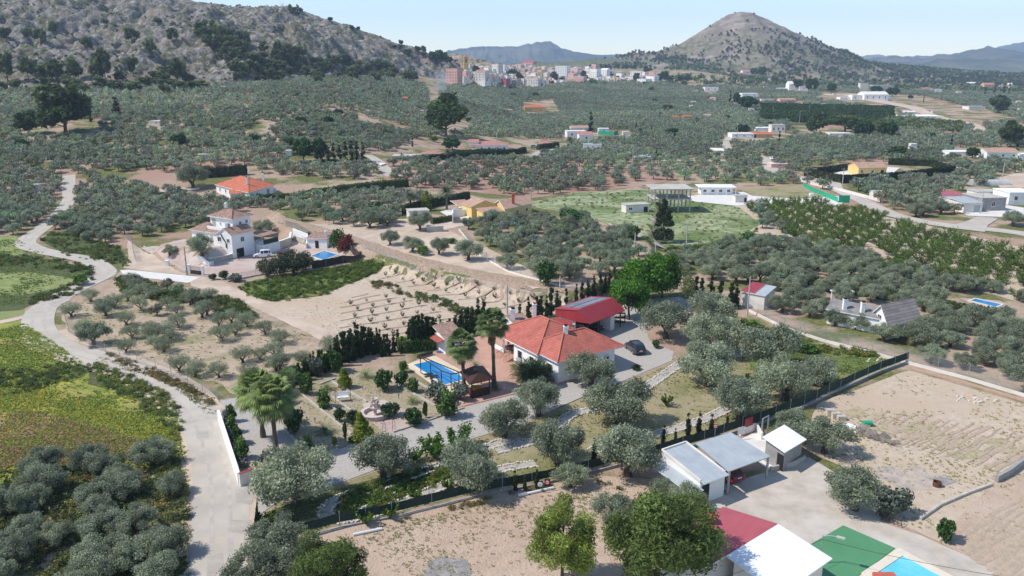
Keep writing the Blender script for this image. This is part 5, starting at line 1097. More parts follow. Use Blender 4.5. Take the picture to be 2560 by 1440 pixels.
# ---- pool, coping, ladder
def pool(pts,label,m='water',cop=.35,zt=.16,world=False,wz=-.02):
    q=[p if world else G2(*p) for p in pts]; a=sum(q[i][0]*q[(i+1)%4][1]-q[(i+1)%4][0]*q[i][1] for i in range(4)); q=q if a>0 else q[::-1]
    z=HH(*q[0]); o=empty('swimming_pool',(q[0][0],q[0][1],z),0,label,'swimming pool'); g=grow(q,cop); c=MB()
    for i in range(4): j=(i+1)%4; c.prism([q[i],q[j],g[j],g[i]][::-1],z-.02,z+zt)
    part('coping',c,M['coping'],o); w=MB(); w.poly([(p[0],p[1],z+zt-.06) for p in q]); part('water',w,M[m],o); return o,q
po,pq=pool([(1034,914),(1081,903),(1166,949),(1113,964)],'rectangular blue swimming pool on the cream deck of the red roofed house')
pool([(778,641),(812,628),(845,638),(808,651)],'small deep blue swimming pool behind brown screening at the white villa')
pool([(2426,753),(2440,748),(2504,762),(2488,769)],'narrow bright blue pool beyond the long hedge at the right')
pool([(2185,1440),(2257,1392),(2400,1470),(2330,1540)],'light turquoise pool beside the green court at the bottom right','water2',cop=.8)
b=MB(); q=G2(1045,898); q2=G2(1080,888); b.tube([(*q,.45),(*q2,.45)],.28,10); solo('pool_cover_roller',b,M['black'],'rolled dark pool cover lying at the far end of the large pool','pool cover')
for i,(u,v) in enumerate([(1067,942),(1080,947)]):
    p=G2(u,v); o=empty('sun_lounger',(*p,.08),R(120),'dark sun lounger on the near side of the pool, '+('left of the two' if i==0 else 'right of the two'),'sun lounger'); s=MB(); s.box(-.3,-.9,.28,.3,.3,.34); s.build('seat',M['black'],o); s=MB(); s.obox((0,.6,.5),(.3,0,0),(0,.3,.22),(0,-.02,.03)); s.build('backrest',M['black'],o)
    for x in (-.25,.25):
        for y in (-.8,.2): l=MB(); l.tube([(x,y,0),(x,y,.28)],.02,5); l.build('leg',M['black'],o)
# pool pergola beams along the near edge of the pool
o=empty('pergola',(*G2(1110,965),.06),0,'dark wooden pergola frame along the near edge of the large pool','pergola')
pp=[G2(1052,930),G2(1077,947),G2(1104,966),G2(1128,975),G2(1148,972)]
for p in pp: c=MB(); c.tube([(*p,0),(*p,2.3)],.07,6); part('post',c,M['wood'],o)
for a,b in zip(pp[:-1],pp[1:]): c=MB(); c.tube([(*a,2.3),(*b,2.3)],.08,6); part('beam',c,M['wood'],o)
c=MB()
for s in np.linspace(0,1,13): a=np.array(lerp(pp[0],pp[4],s)); c.obox((a[0],a[1],2.42),(.35,-.3,0),(.03,.035,0),(0,0,.05))
part('rafters',c,M['wood'],o)
# gazebo
gp=[G2(1178,1000),G2(1222,988),G2(1218,950),G2(1160,962)]; gp=quad(G2(1180,997),G2(1224,986),G2(1160,970)); o=empty('gazebo',(*gp[0],.06),0,'dark wooden gazebo with a brown tent roof between the two tall palms','gazebo')
for p in gp: c=MB(); c.box(p[0]-.08,p[1]-.08,0,p[0]+.08,p[1]+.08,2.25); part('post',c,M['wood'],o)
c=MB(); hip(c,grow(gp,.5),2.25,.85,th=.09,inset=dist(gp[0],gp[1])*.45); part('roof',c,[M['wood'],M['wood'],M['wood']],o)
c=MB()
for i in (0,3): a,b=gp[i],gp[(i+1)%4]; onwall(a,b,dist(a,b)/2,dist(a,b)-.2,.05,1.1,.03,c)
part('side_panel',c,M['wood'],o); 
c=MB(); q=lerp(gp[0],gp[2],.5); c.box(q[0]-.6,q[1]-.4,.1,q[0]+.6,q[1]+.4,.75); solo('garden_bench',c,mat('yellow_wood',(.5,.3,.06)),'yellow bench inside the dark gazebo','bench')
M['terra2']=mat('faded_red_awning',(.36,.10,.08),(.28,.08,.06),1,.9)
# pool house with weathered roof
ph=quad(PZ(1102,842,2.5),PZ(1152,856,2.5),PZ(1128,822,2.5)); ph=quad(PZ(1122,848,2.5),PZ(1162,834,2.5),PZ(1100,840,2.5))
pF=PZ(1113,848,2.5); pR=PZ(1156,838,2.5); pL=PZ(1099,838,2.5); ph=quad(pF,pR,(pF[0]-1.9,pF[1]+3.2)); o=empty('pool_house',(*ph[0],0),0,'small white pool house with weathered tiled roof left of the palms','shed'); w=MB(); w.prism(ph,-.1,2.5); part('wall',w,M['white'],o); c=MB(); shed(c,grow(ph,.3),[2.5,2.5,3.5,3.5]); part('roof',c,[M['oldtile'],M['white']],o); door(o,ph[0],ph[1],1.2,.9,0,2.0,'wood')
c=MB(); a=np.array(ph[0]); n=np.array((-1.2,-.2)); Z=[(a[0]-.1,a[1],2.35),(a[0]+n[0],a[1]+n[1],2.0),(a[0]+n[0]-1.5,a[1]+n[1]+2.6,2.0),(a[0]-1.8,a[1]+3,2.35)]; c.poly(Z); c.poly([(x,y,z-.05) for x,y,z in Z][::-1]); part('awning',c,M['terra2'],o)
b=MB(); q=G2(1100,882); b.tube([(q[0]+.5*math.cos(a)*(1+.1*a/6),q[1]+.35*math.sin(a),.12+.01*a) for a in np.linspace(0,12,40)],.05,5); solo('coiled_hose',b,mat('blue_hose',(.03,.15,.5)),'coiled bright blue hose beside the pool house','hose')
# barbecue house
bF=PZ(1290,818,2.3); bR=PZ(1330,812,2.3); bh=quad(bF,bR,(bF[0]-1.6,bF[1]+3.0)); o=empty('barbecue_house',(*bh[0],0),0,'small white barbecue hut with tiled roof behind the red roofed house','shed'); w=MB(); w.prism(bh,-.1,2.5); part('wall',w,M['white'],o); c=MB(); shed(c,grow(bh,.2),[2.5,2.5,3.2,3.2]); part('roof',c,[M['oldtile'],M['white']],o); q=lerp(bh[0],bh[3],.7); chimney(o,q[0]+.6,q[1],2.5,4.6,.8,'dark')
# ---- red gambrel carport
gu=np.array((.676,.737)); gv=np.array((-.737,.676)); g0=np.array((12.05,120.8))
def gq(a,b): q=g0+gu*a+gv*b; return (float(q[0]),float(q[1]))
t=empty('carport_building',(*gq(4,3),0),0,'open carport building with a red gambrel sheet roof and two rows of solar panels','carport')
c=MB(); Z=lambda q,z:(q[0],q[1],z); Lg=9.4; prof=[(-.6,3.0),(1.9,4.75),(6.6,4.05)]
for (b0,z0),(b1,z1) in zip(prof[:-1],prof[1:]):
    rf(c,[Z(gq(-.4,b0),z0),Z(gq(Lg,b0),z0),Z(gq(Lg,b1),z1),Z(gq(-.4,b1),z1)],0); c.poly([Z(gq(-.4,b0),z0-.12),Z(gq(-.4,b1),z1-.12),Z(gq(Lg,b1),z1-.12),Z(gq(Lg,b0),z0-.12)],0)
    for a_ in (-.4,Lg): c.poly([Z(gq(a_,b0),z0-.12),Z(gq(a_,b0),z0),Z(gq(a_,b1),z1),Z(gq(a_,b1),z1-.12)],0)
c.poly([Z(gq(-.4,-.6),2.88),Z(gq(Lg,-.6),2.88),Z(gq(Lg,-.6),3.0),Z(gq(-.4,-.6),3.0)],0); c.poly([Z(gq(-.4,6.6),3.93),Z(gq(Lg,6.6),3.93),Z(gq(Lg,6.6),4.05),Z(gq(-.4,6.6),4.05)],0)
part('roof',c,[M['redmetal']],t)
c=MB(); pts=[(-.5,3.0),(1.9,4.62),(6.5,3.92),(6.5,2.75),(1.5,2.75)]; e=[Z(gq(-.3,b),z) for b,z in pts]; rf(c,e,0); rf(c,[Z(gq(-.22,b),z) for b,z in pts][::-1],0)
for i in range(5): j=(i+1)%5; c.poly([Z(gq(-.3,pts[i][0]),pts[i][1]),Z(gq(-.22,pts[i][0]),pts[i][1]),Z(gq(-.22,pts[j][0]),pts[j][1]),Z(gq(-.3,pts[j][0]),pts[j][1])])
part('gable_cladding',c,[M['redmetal']],t)
c=MB(); c.prism([gq(0,2.6),gq(.2,2.6),gq(.2,6.2),gq(0,6.2)],0,2.75); c.prism([gq(0,6.0),gq(8.8,6.0),gq(8.8,6.2),gq(0,6.2)],0,3.9); c.prism([gq(6.3,.1),gq(7.4,.1),gq(7.4,6),gq(6.3,6)],0,2.95); part('wall',c,M['white'],t)
for a_ in (0,3.1,): c=MB(); q=gq(a_,.05); c.box(q[0]-.09,q[1]-.09,0,q[0]+.09,q[1]+.09,3.05); part('post',c,M['black'],t)
c=MB(); q=gq(9.0,.05); c.box(q[0]-.09,q[1]-.09,0,q[0]+.09,q[1]+.09,3.05); part('post',c,M['black'],t)
for b0,b1 in ((2.3,3.9),(4.3,5.9)):
    for k in range(7):
        a0=.9+k*1.08; zf=lambda b:4.75-(b-1.9)*.7/4.7+.07; c=MB(); rf(c,[Z(gq(a0,b0),zf(b0)),Z(gq(a0+1.0,b0),zf(b0)),Z(gq(a0+1.0,b1),zf(b1)),Z(gq(a0,b1),zf(b1))]); 
        PQ4=[gq(a0,b0),gq(a0+1.,b0),gq(a0+1.,b1),gq(a0,b1)]; 
        for i in range(4): j=(i+1)%4; zz=[zf(b0),zf(b0),zf(b1),zf(b1)]; c.poly([Z(PQ4[i],zz[i]-.05),Z(PQ4[j],zz[j]-.05),Z(PQ4[j],zz[j]),Z(PQ4[i],zz[i])],1)
        part('solar_panel',c,[M['solar'],M['steel']],t)
c=MB(); shed(c,[gq(-2.,2.5),gq(-.35,2.5),gq(-.35,6.2),gq(-2.,6.2)],[2.1,2.5,2.5,2.1],.06); part('lean_to_roof',c,[M['redmetal'],M['wood']],t)
for b_ in (2.6,6.1): c=MB(); q=gq(-1.9,b_); c.tube([(*q,0),(*q,2.1)],.05,6); part('post',c,M['wood'],t)
car(gq(1.6,2.8),math.atan2(gv[1],gv[0])+math.pi,4.2,1.75,1.45,M['carsilver'],'silver car parked in the nearer bay under the red carport','car')
car(gq(4.7,2.9),math.atan2(gv[1],gv[0])+math.pi,4.4,1.8,1.6,M['carblack'],'black car parked in the farther bay under the red carport')
p=G2(1587,878); car(p,R(106),4.5,1.86,1.66,M['cardark'],'dark blue car parked alone on the pale drive of the red roofed house')
p=G2(657,643); car(p,R(200),4.3,1.85,1.65,M['carwhite'],'white car parked in front of the white villa garage')
# wood stack shelf under the trees
q=G2(1545,806); c=MB(); c.box(q[0]-1.2,q[1]-.4,0,q[0]+1.2,q[1]+.4,.08); c.box(q[0]-1.2,q[1]-.4,.8,q[0]+1.2,q[1]+.4,.86); c.box(q[0]-1.2,q[1]-.4,1.6,q[0]+1.2,q[1]+.4,1.68)
for sx in (-1.2,1.12): c.box(q[0]+sx,q[1]-.4,.08,q[0]+sx+.08,q[1]+.4,1.6)
for k in range(14): c.tube([(q[0]-1.05+.16*k,q[1]-.35,.95+.11*(k%3)),(q[0]-1.05+.16*k,q[1]+.35,.95+.11*(k%3))],.06,6)
solo('firewood_rack',c,M['wood'],'dark open rack of firewood beside the red carport','firewood rack')
# ---- white villa
def vz(a,b,z): q=vq(a,b); return (q[0],q[1],z)
t=empty('white_villa',(*vq(4,2),0),0,'white two storey villa with a hipped tower roof and a garage below','house')
Ld=13.4
Q1=[vq(13.4,0),vq(0,0),vq(0,6.2),vq(13.4,6.2)]   # L front wing: from left end to the corner, ccw
a,b_,c_,d_=vq(Ld,0),vq(4.6,0),vq(4.6,6.4),vq(Ld,6.4)
w=MB(); w.prism([a,b_,c_,d_],0,5.45); gwall(w,[vq(4.6,0),vq(0,0),vq(0,6.4),vq(4.6,6.4)],0,5.45,1.35,axis=1); w.prism([vq(10.5,3.2),vq(3.0,3.2),vq(3.0,8.4),vq(10.5,8.4)],5.3,8.45); part('wall',w,M['white'],t)
c=MB(); hip(c,grow([vq(10.5,3.2),vq(3.0,3.2),vq(3.0,8.4),vq(10.5,8.4)],.55),8.45,1.55,th=.12); part('tower_roof',c,[M['oldtile'],M['white'],M['oldtile']],t)
c=MB(); hip(c,grow([vq(Ld,0),vq(9.0,0),vq(9.0,6.4),vq(Ld,6.4)],.5),5.45,1.4,th=.1,axis=0,inset=2.0); part('roof',c,[M['oldtile'],M['white'],M['oldtile']],t)
c=MB(); gable(c,grow([vq(4.6,0),vq(0,0),vq(0,6.4),vq(4.6,6.4)],.25),5.3,1.5,th=.14,axis=1); part('roof',c,[M['oldtile'],M['white']],t)
c=MB(); shed(c,[vq(9.2,-.35),vq(4.4,-.35),vq(4.4,1.4),vq(9.2,1.4)],[5.45,5.45,5.9,5.9],.1); part('roof',c,[M['oldtile'],M['white']],t)
c=MB(); c.prism([vq(9.4,1.2),vq(4.2,1.2),vq(4.2,1.4),vq(9.4,1.4)],5.5,6.6); part('terrace_parapet',c,M['white'],t)
c=MB(); c.prism(grow([vq(Ld,0),vq(0,0),vq(0,6.4),vq(Ld,6.4)],.04),-.1,2.9-.35); 
chimney(t,*vq(8.6,6.5),9.2,11.0,.6,'white'); chimney(t,*vq(2.6,1.2),6.0,7.7,.5,'white')
A=vq(Ld,0);B=vq(0,0); 
for x,ww,hh,z0 in ((2.2,1.2,1.2,3.6),(4.9,.5,.6,4.0),(9.3,1.3,1.2,3.6),(12.2,1.0,1.0,3.6)): window(t,A,B,x,ww,z0,hh)
door(t,A,B,6.7,.9,2.7,2.1,'concrete','door')
A=vq(0,0);B=vq(0,6.4); window(t,A,B,3.0,1.1,3.5,1.2); door(t,A,B,2.1,2.1,0,2.15,'dark','garage_door'); 
A=vq(10.5,3.2);B=vq(3,3.2); window(t,A,B,5.8,1.8,6.3,1.1,name='window'); window(t,A,B,3.4,.6,6.6,.7); door(t,A,B,1.2,1.2,5.95,2.1,'concrete','terrace_door')
A=vq(3,3.2);B=vq(3,8.4); window(t,A,B,2.2,.8,6.7,.9); window(t,A,B,4.1,.8,6.8,.9)
c=MB(); c.tube([vz(3.4,-.12,5.5),vz(2.6,-.16,4.4),vz(1.9,-.12,3.6),vz(1.9,-.12,2.4)],.12,8); part('stove_pipe',c,M['wood'],t)
# covered patio beside the villa
o=empty('covered_patio',(*vq(-1,9),0),0,'shaded patio with green netting under a reed roof beside the white villa','patio'); c=MB(); shed(c,[vq(-2.6,7.0),vq(-2.6,11.5),vq(2.0,11.5),vq(2.0,7.0)],[4.3,4.3,4.6,4.6],.08); part('roof',c,[M['oldtile'],M['wood']],o)
c=MB(); c.prism([vq(-2.4,6.8),vq(-2.4,12),vq(2,12),vq(2,6.8)],0,2.2); part('terrace_block',c,M['white'],o)
c=MB(); onwall(vq(-2.4,6.9),vq(-2.4,11.6),2.35,4.6,2.3,1.1,.03,c); part('netting',c,M['netgreen'],o)
for b_ in (7.1,11.4): c=MB(); q=vq(-2.4,b_); c.tube([(*q,2.2),(*q,4.3)],.06,6); part('post',c,M['black'],o)
def wallthing(pts,h,label,m='white',th=.22,name='retaining_wall',cat='wall',world=False,hs=None,cap=None,z0=None):
    P=[np.array(p) if world else np.array(G2(*p)) for p in pts]; w=MB(); k=MB()
    for i,(a,b) in enumerate(zip(P[:-1],P[1:])):
        d=(b-a)/np.linalg.norm(b-a); n=np.array((-d[1],d[0]))*th/2; za,zb=(HH(*a),HH(*b)) if z0 is None else (z0,z0); ha,hb=(hs[i],hs[i+1]) if hs else (h,h); ins=d*.002*(i>0)
        q=[tuple(a-n+ins),tuple(b-n),tuple(b+n),tuple(a+n+ins)]; w.prism(q,[za-.4,zb-.4,zb-.4,za-.4],[za+ha,zb+hb,zb+hb,za+ha])
        if cap: n2=n*1.25; q=[tuple(a-n2+ins),tuple(b-n2),tuple(b+n2),tuple(a+n2+ins)]; k.prism(q,[za+ha,zb+hb,zb+hb,za+ha],[za+ha+.07,zb+hb+.07,zb+hb+.07,za+ha+.07])
    if not cap: return solo(name,w,M[m],label,cat)
    o=empty(name,(P[0][0],P[0][1],HH(*P[0])),0,label,cat); part('wall_body',w,M[m],o); part('coping',k,M[cap],o); return o
wallthing([(522,658),(560,652),(606,638)],1.1,'low stone faced wall below the villa terrace','stone',.4,cap='white')
wallthing([(493,648),(508,652),(524,666),(534,662)],.9,'curved end of the white terrace wall at the villa drive','white',.3)
wallthing([(640,622),(672,634),(694,622)],2.2,'white curved patio wall right of the villa garage','white',.25)
wallthing([(698,622),(726,612),(728,598)],1.8,'stone faced wall beside the wide pool steps','stone',.4,cap='white')
c=MB(); A=np.array(G2(728,598)); B_=np.array(G2(762,612))
for k in range(6):
    a=A+np.array((-.2,1.2))*(k*.45); b=B_+np.array((-.2,1.2))*(k*.45); n=np.array((-.1,.5)); c.prism([tuple(a),tuple(b),tuple(b+n),tuple(a+n)],HH(*a)-.2,HH(*A)+.28*(k+1)+.0)
solo('wide_steps',c,M['stone'],'wide stone steps climbing from the villa pool terrace','steps')
wallthing([(734,592),(770,604),(766,622)],1.6,'white sloping wall at the right side of the wide steps','white',.25,hs=[2.2,1.9,1.2])
vp=quad(G2(770,622),G2(797,624),G2(766,606)); z0=HH(*vp[0]); vp=rquad(G2(768,620),-12,5.2,3.6); o=empty('pool_house',(*vp[0],z0),0,'little white hut with tiled roof beside the villa pool','shed'); w=MB(); w.prism(vp,z0-.2,z0+2.3); part('wall',w,M['white'],o); c=MB(); shed(c,grow(vp,.25),[z0+2.2,z0+2.5,z0+3.3,z0+3.0]); part('roof',c,[M['oldtile'],M['white']],o); door(o,vp[0],vp[1],2.6,.9,z0,1.9); q=lerp(vp[1],vp[2],.4); chimney(o,q[0]-.8,q[1],z0+2.5,z0+3.9,.5,'white')
meshfence('screening_fence',[(780,672),(815,666),(858,657),(905,648)],1.7,'brown screening fence on the bank below the villa pool',sp=4,net='brownnet')
meshfence('screening_fence',[(905,648),(880,634),(866,625)],1.7,'brown screening fence turning back at the pool corner',sp=4,net='brownnet')
meshfence('screening_fence',[(715,566),(745,574),(770,590)],1.6,'grey reed screening along the bank behind the villa steps',sp=4,net='ltwood')
meshfence('wire_fence',[(570,705),(640,690),(700,682),(778,673)],1.2,'low wire fence along the bank below the dark oleanders',net='wire',wall=.25,sp=3,pr=.03)
# villa gate
p1=G2(474,684); p2=G2(508,688); o=empty('entrance_gate',(*p1,0),0,'black gate between two white pillars at the villa drive','gate')
for p in (p1,p2): c=MB(); c.box(p[0]-.25,p[1]-.25,0,p[0]+.25,p[1]+.25,1.9); c.box(p[0]-.3,p[1]-.3,1.9,p[0]+.3,p[1]+.3,2.0); part('pillar',c,M['white'],o)
c=MB(); d=dist(p1,p2); onwall(p1,p2,d/2,d-.7,.1,.75,.03,c); 
for k in range(16): onwall(p1,p2,.4+(d-.8)*k/15,.04,.85,.75,.02,c)
onwall(p1,p2,d/2,d-.7,1.6,.05,.03,c); part('gate_leaf',c,M['black'],o)
c=MB(); q=G2(419,665); c.box(q[0]-.35,q[1]-.3,0,q[0]+.35,q[1]+.3,1.2); c.box(q[0]-.42,q[1]-.37,1.2,q[0]+.42,q[1]+.37,1.3); solo('meter_box',c,M['white'],'white meter box pillar on the bare slope beside the villa gate','meter box')
wallthing([(360,618),(420,652),(465,680)],.35,'low concrete kerb running down to the villa gate','concrete',.25,name='kerb',cat='kerb')
meshfence('wire_fence',[(314,590),(330,612),(335,640),(340,655)],1.8,'wire fence at the left edge of the villa plot',net='wire',sp=3)
c=MB(); q=G2(710,640); c.box(q[0]-1.3,q[1]-.8,.5,q[0]+1.3,q[1]+.8,.95); c.box(q[0]-1.1,q[1]-.6,0,q[0]-.9,q[1]+.6,.5); c.box(q[0]+.9,q[1]-.6,0,q[0]+1.1,q[1]+.6,.5); solo('outdoor_table',c,M['wood'],'dark covered table on the pink paving beside the villa car','table')
# person standing at the villa terrace wall
def person(p,rz,label,top=(.03,.03,.04),legs=(.03,.035,.05),scale=1.,pose='stand'):
    import bmesh
    me=bpy.data.meshes.new('body'); J={}; 
    pts=[(0,0,.93,.13),(0,0,1.12,.12),(0,0,1.30,.15),(0,0,1.45,.09),(0,0,1.53,.055),(0,0,1.62,.085),(0,0,1.72,.07),
         (-.1,0,.86,.095),(-.11,.03,.48,.065),(-.12,0,.09,.045),(-.12,-.13,.04,.035),(.1,0,.86,.095),(.11,.05,.48,.065),(.12,.03,.09,.045),(.12,-.1,.04,.035),
         (-.19,0,1.38,.055),(-.26,.02,1.12,.042),(-.24,-.10,.88,.032),(-.24,-.15,.80,.028),(.19,0,1.38,.055),(.26,.02,1.12,.042),(.23,-.12,.90,.032),(.22,-.17,.82,.028)]
    ed=[(0,1),(1,2),(2,3),(3,4),(4,5),(5,6),(0,7),(7,8),(8,9),(9,10),(0,11),(11,12),(12,13),(13,14),(2,15),(15,16),(16,17),(17,18),(2,19),(19,20),(20,21),(21,22)]
    me.from_pydata([q[:3] for q in pts],ed,[]); ob=bpy.data.objects.new('body',me); col.objects.link(ob); md=ob.modifiers.new('s','SKIN'); 
    for i,v in enumerate(me.skin_vertices[0].data): v.radius=(pts[i][3],pts[i][3]*.85)
    me.skin_vertices[0].data[0].use_root=True; ob.modifiers.new('u','SUBSURF').levels=1
    dg=bpy.context.evaluated_depsgraph_get(); nm=bpy.data.meshes.new_from_object(ob.evaluated_get(dg)); bpy.data.objects.remove(ob)
    sk=mat('skin',(.5,.3,.22)); tp=mat('dark_top',top); lg=mat('trousers',legs); hr=mat('hair',(.03,.02,.015)); nm.materials.clear()
    for m_ in (tp,lg,sk,hr): nm.materials.append(m_)
    for f in nm.polygons: c=f.center; f.material_index=1 if c.z<.92 and abs(c.x)<.2 else (3 if c.z>1.68 or (c.z>1.58 and c.y>.02) else (2 if c.z>1.5 or (abs(c.x)>.18 and c.z<1.0) else 0)); f.use_smooth=True
    o=empty('person',p,rz,label,'person'); o.scale=(scale,)*3; meshobj('body',nm,o); return o
q=G2(597,651); person((*q,.05),.6,'person in dark clothes standing at the end of the villa terrace wall')
q=hq(1.9,14.9); person((*q,.62),2.5,'person in a dark top on the porch of the red roofed house')
# ---- orange villa
def cornerhouse(px,z0,h,hroof,label,mw='white',mr='orange',over=.5,kind='hip',axis=None,name='house',cat='house',d=None,inset=None):
    F,Rr,L=[PZ(*q,z0+h) for q in px[:3]]; qd=quad(F,Rr,L)
    if d: v=np.array(L)-np.array(F); v=v/np.linalg.norm(v)*d; qd=quad(F,Rr,(F[0]+v[0],F[1]+v[1]))
    o=empty(name,(*qd[0],z0),0,label,cat); w=MB(); ax=axis if axis is not None else (0 if dist(qd[0],qd[1])>dist(qd[1],qd[2]) else 1)
    c=MB(); g=grow(qd,over)
    if kind=='hip': w.prism(qd,z0-1,z0+h); hip(c,g,z0+h,hroof,th=.12,axis=axis,inset=inset)
    elif kind=='gable': gwall(w,qd,z0-1,z0+h,hroof,ax); gable(c,g,z0+h-.05,hroof*(1+.0),.14,ax)
    elif kind=='flat': w.prism(qd,z0-1,z0+h); c.prism(g,z0+h,z0+h+.18,1)
    elif kind=='shed': w.prism(qd,z0-1,z0+h); shed(c,g,[z0+h,z0+h,z0+h+hroof,z0+h+hroof],.12)
    part('wall',w,M[mw],o); part('roof',c,[M[mr],M['white'] if kind!='flat' else M[mr],M[mr]],o); return o,qd,z0
z=HH(*G2(600,490)); t,qd,z=cornerhouse([(622,482),(684,462),(540,462)],z,3.0,2.6,'white villa with an orange hipped roof behind the bright green hedge',mr='orange')
chimney(t,qd[1][0]-4,qd[1][1]+2,z+4,z+6.2,.6,'white'); chimney(t,qd[0][0]-3,qd[0][1]+8,z+4.5,z+6.8,.6,'dark')
A,B=qd[3],qd[0]; L=dist(A,B)
for k in range(5): window(t,A,B,L*(.12+.18*k),1.0,z+1.1,1.2)
A,B=qd[0],qd[1]; L=dist(A,B)
window(t,A,B,L*.3,1.0,z+1.1,1.2); door(t,A,B,L*.75,1.8,z,2.3,'block')
F=PZ(610,478,z+2.6); w=MB(); rq=rquad((F[0]-3,F[1]-4.5),20,6,4.5); w.prism(rq,z-1,z+2.4); part('porch_wall',w,M['white'],t); c=MB(); shed(c,grow(rq,.3),[z+2.3,z+2.3,z+3.1,z+3.1]); part('porch_roof',c,[M['orange'],M['white']],t)
wallthing([(580,488),(625,500),(690,480)],1.4,'white garden wall in front of the orange roofed villa','white2')
# ---- yellow house
z=HH(*G2(1250,540)); 
t,qd,z=cornerhouse([(1262,523),(1330,508),(1212,497)],z,3.0,1.7,'yellow bungalow with tan gabled roofs and a red brick chimney','yellow','tantile',.3,'gable',axis=0,d=9)
A,B=qd[0],qd[1]; L=dist(A,B); window(t,A,B,L*.45,1.1,z+1,1.2); window(t,A,B,L*.8,1.1,z+1,1.2); A,B=qd[3],qd[0]; window(t,A,B,dist(A,B)*.4,.9,z+1,1.1)
q=lerp(qd[0],qd[1],.3); chimney(t,q[0],q[1]+2.,z+3.2,z+6.2,.8,'redtrim','redtrim')
F=np.array(qd[0]); w=MB(); rq=rquad((F[0]-9.0,F[1]+3.0),28,8.,6.5); gwall(w,rq,z-1,z+3.0,1.5,1); part('wing_wall',w,M['yellow'],t); c=MB(); gable(c,grow(rq,.25),z+2.95,1.55,.14,1); part('wing_roof',c,[M['tantile'],M['yellow']],t)
rq=rquad((F[0]-5.5,F[1]-3.2),28,5.8,4.2); w=MB(); w.prism(rq,z-1,z+2.5); part('annex_wall',w,M['yellow'],t); c=MB(); shed(c,grow(rq,.2),[z+2.45,z+2.45,z+3.1,z+3.1]); part('annex_roof',c,[M['tantile'],M['yellow']],t); window(t,rq[0],rq[1],3.2,1.6,z+.9,1.3)
rq=rquad((F[0]-13.2,F[1]+8.0),28,4.6,5); c=MB(); shed(c,rq,[z+2.6,z+2.6,z+3.2,z+3.2]); part('porch_roof',c,[M['tantile'],M['white']],t)
for p in rq[:2]: c=MB(); c.box(p[0]-.25,p[1]-.1,z,p[0]+.25,p[1]+.4,z+2.6); part('porch_column',c,M['yellow'],t)
wallthing([(1132,558),(1132,544),(1180,538),(1212,536)],1.6,'white retaining wall below the yellow house terrace','white',.3,hs=[2.6,2.2,1.6,1.4])
def hut(u,v,wpx,hpx,label,mw='white',mr='concrete',kind='flat',ang=0.,dm=None,hr=None,name='shed',cat='shed',win=0,dr=False,over=.2,grp=None,axis=0,oo=None):
    """u,v = foot of the front wall's left end"""
    p=G(u,v); m=mpp(p); W=wpx*m/max(.5,math.cos(R(ang))); h=hpx*m; D=dm or W*.75; q=rquad((p[0],p[1]),ang,W,D); z=min(HH(*a) for a in q[:2]); o=empty(name,(p[0],p[1],z),0,label,cat,grp); w=MB(); c=MB(); hr=hr if hr is not None else h*.45; g=grow(q,over)
    if kind=='flat': w.prism(q,z-1,z+h); c.prism(g,z+h,z+h+max(.15,.05*h))
    elif kind=='hip': w.prism(q,z-1,z+h); hip(c,g,z+h,hr,.1)
    elif kind=='gable': gwall(w,q,z-1,z+h,hr,axis); gable(c,g,z+h-.03,hr,.12,axis)
    elif kind=='shed': w.prism(q,z-1,z+h); shed(c,g,[z+h,z+h,z+h+hr,z+h+hr],.1)
    part('wall',w,M[mw],o); part('roof',c,[M[mr],M[mw] if kind!='flat' else M[mr],M[mr]],o)
    for k in range(win): window(o,q[0],q[1],W*(k+.5)/win if not dr else W*(k+.3)/(win+.6),min(1.1,W*.2),z+h*.36,h*.36,fr=.07)
    if dr: door(o,q[0],q[1],W*.85,min(1.2,W*.2),z,h*.72)
    return o,q,z,h
hut(1024,553,48,24,'plain white flat roofed store left of the yellow house','white2','concrete','flat',18,4.)
hut(1068,580,40,13,'low concrete block tank wall on the terrace edge','concrete','concrete','flat',5,1.5)
# concrete frame
zf=HH(*G2(1660,505)); t=empty('concrete_frame_building',(*G2(1650,505),zf),0,'unfinished grey concrete frame with two open floors','building'); F=PZ(1640,475,zf+6); Rr=PZ(1722,471,zf+6); qd=rquad((F[0]-.5,F[1]),3,Rr[0]-F[0]+1,9.5)
for zz,nm in ((3.0,'floor_slab'),(6.0,'roof_slab')): c=MB(); c.prism(grow(qd,.5) if zz>4 else qd,zf+zz,zf+zz+.3); part(nm,c,M['concrete'],t)
for i in range(4):
    for j in range(3): q=lerp(lerp(qd[0],qd[1],(i+.12)/3.24),lerp(qd[3],qd[2],(i+.12)/3.24),(j+.05)/2.1); c=MB(); c.box(q[0]-.17,q[1]-.17,zf-.5,q[0]+.17,q[1]+.17,zf+6.0); part('column',c,M['concrete'],t)
hut(1565,533,60,20,'pale block hut with one window beside the dark conifer','white2','concrete','flat',14,3.6,win=1,dr=True)
o,q,z,h=hut(1752,487,78,19,'white prefab cabin with a veranda on the pale yard','white','whitemetal','flat',-2,5.5,win=4,dr=False,over=1.)
for k in range(5): c=MB(); p=lerp(grow(q,.9)[0],grow(q,.9)[1],k/4); c.tube([(*p,z-.3),(*p,z+h)],.07,6); part('veranda_post',c,M['white'],o)
hut(1838,507,30,17,'tiny block shed with a dark doorway below the white cabin','white2','concrete','flat',5,2.6,dr=True)
c=MB(); q=G(2028,492); c.box(q[0]-.6,q[1]-.6,q[2]-.3,q[0]+.6,q[1]+.6,q[2]+1.2); solo('water_tank',c,M['white'],'white cube water tank on the dry verge near the green netting','water tank')
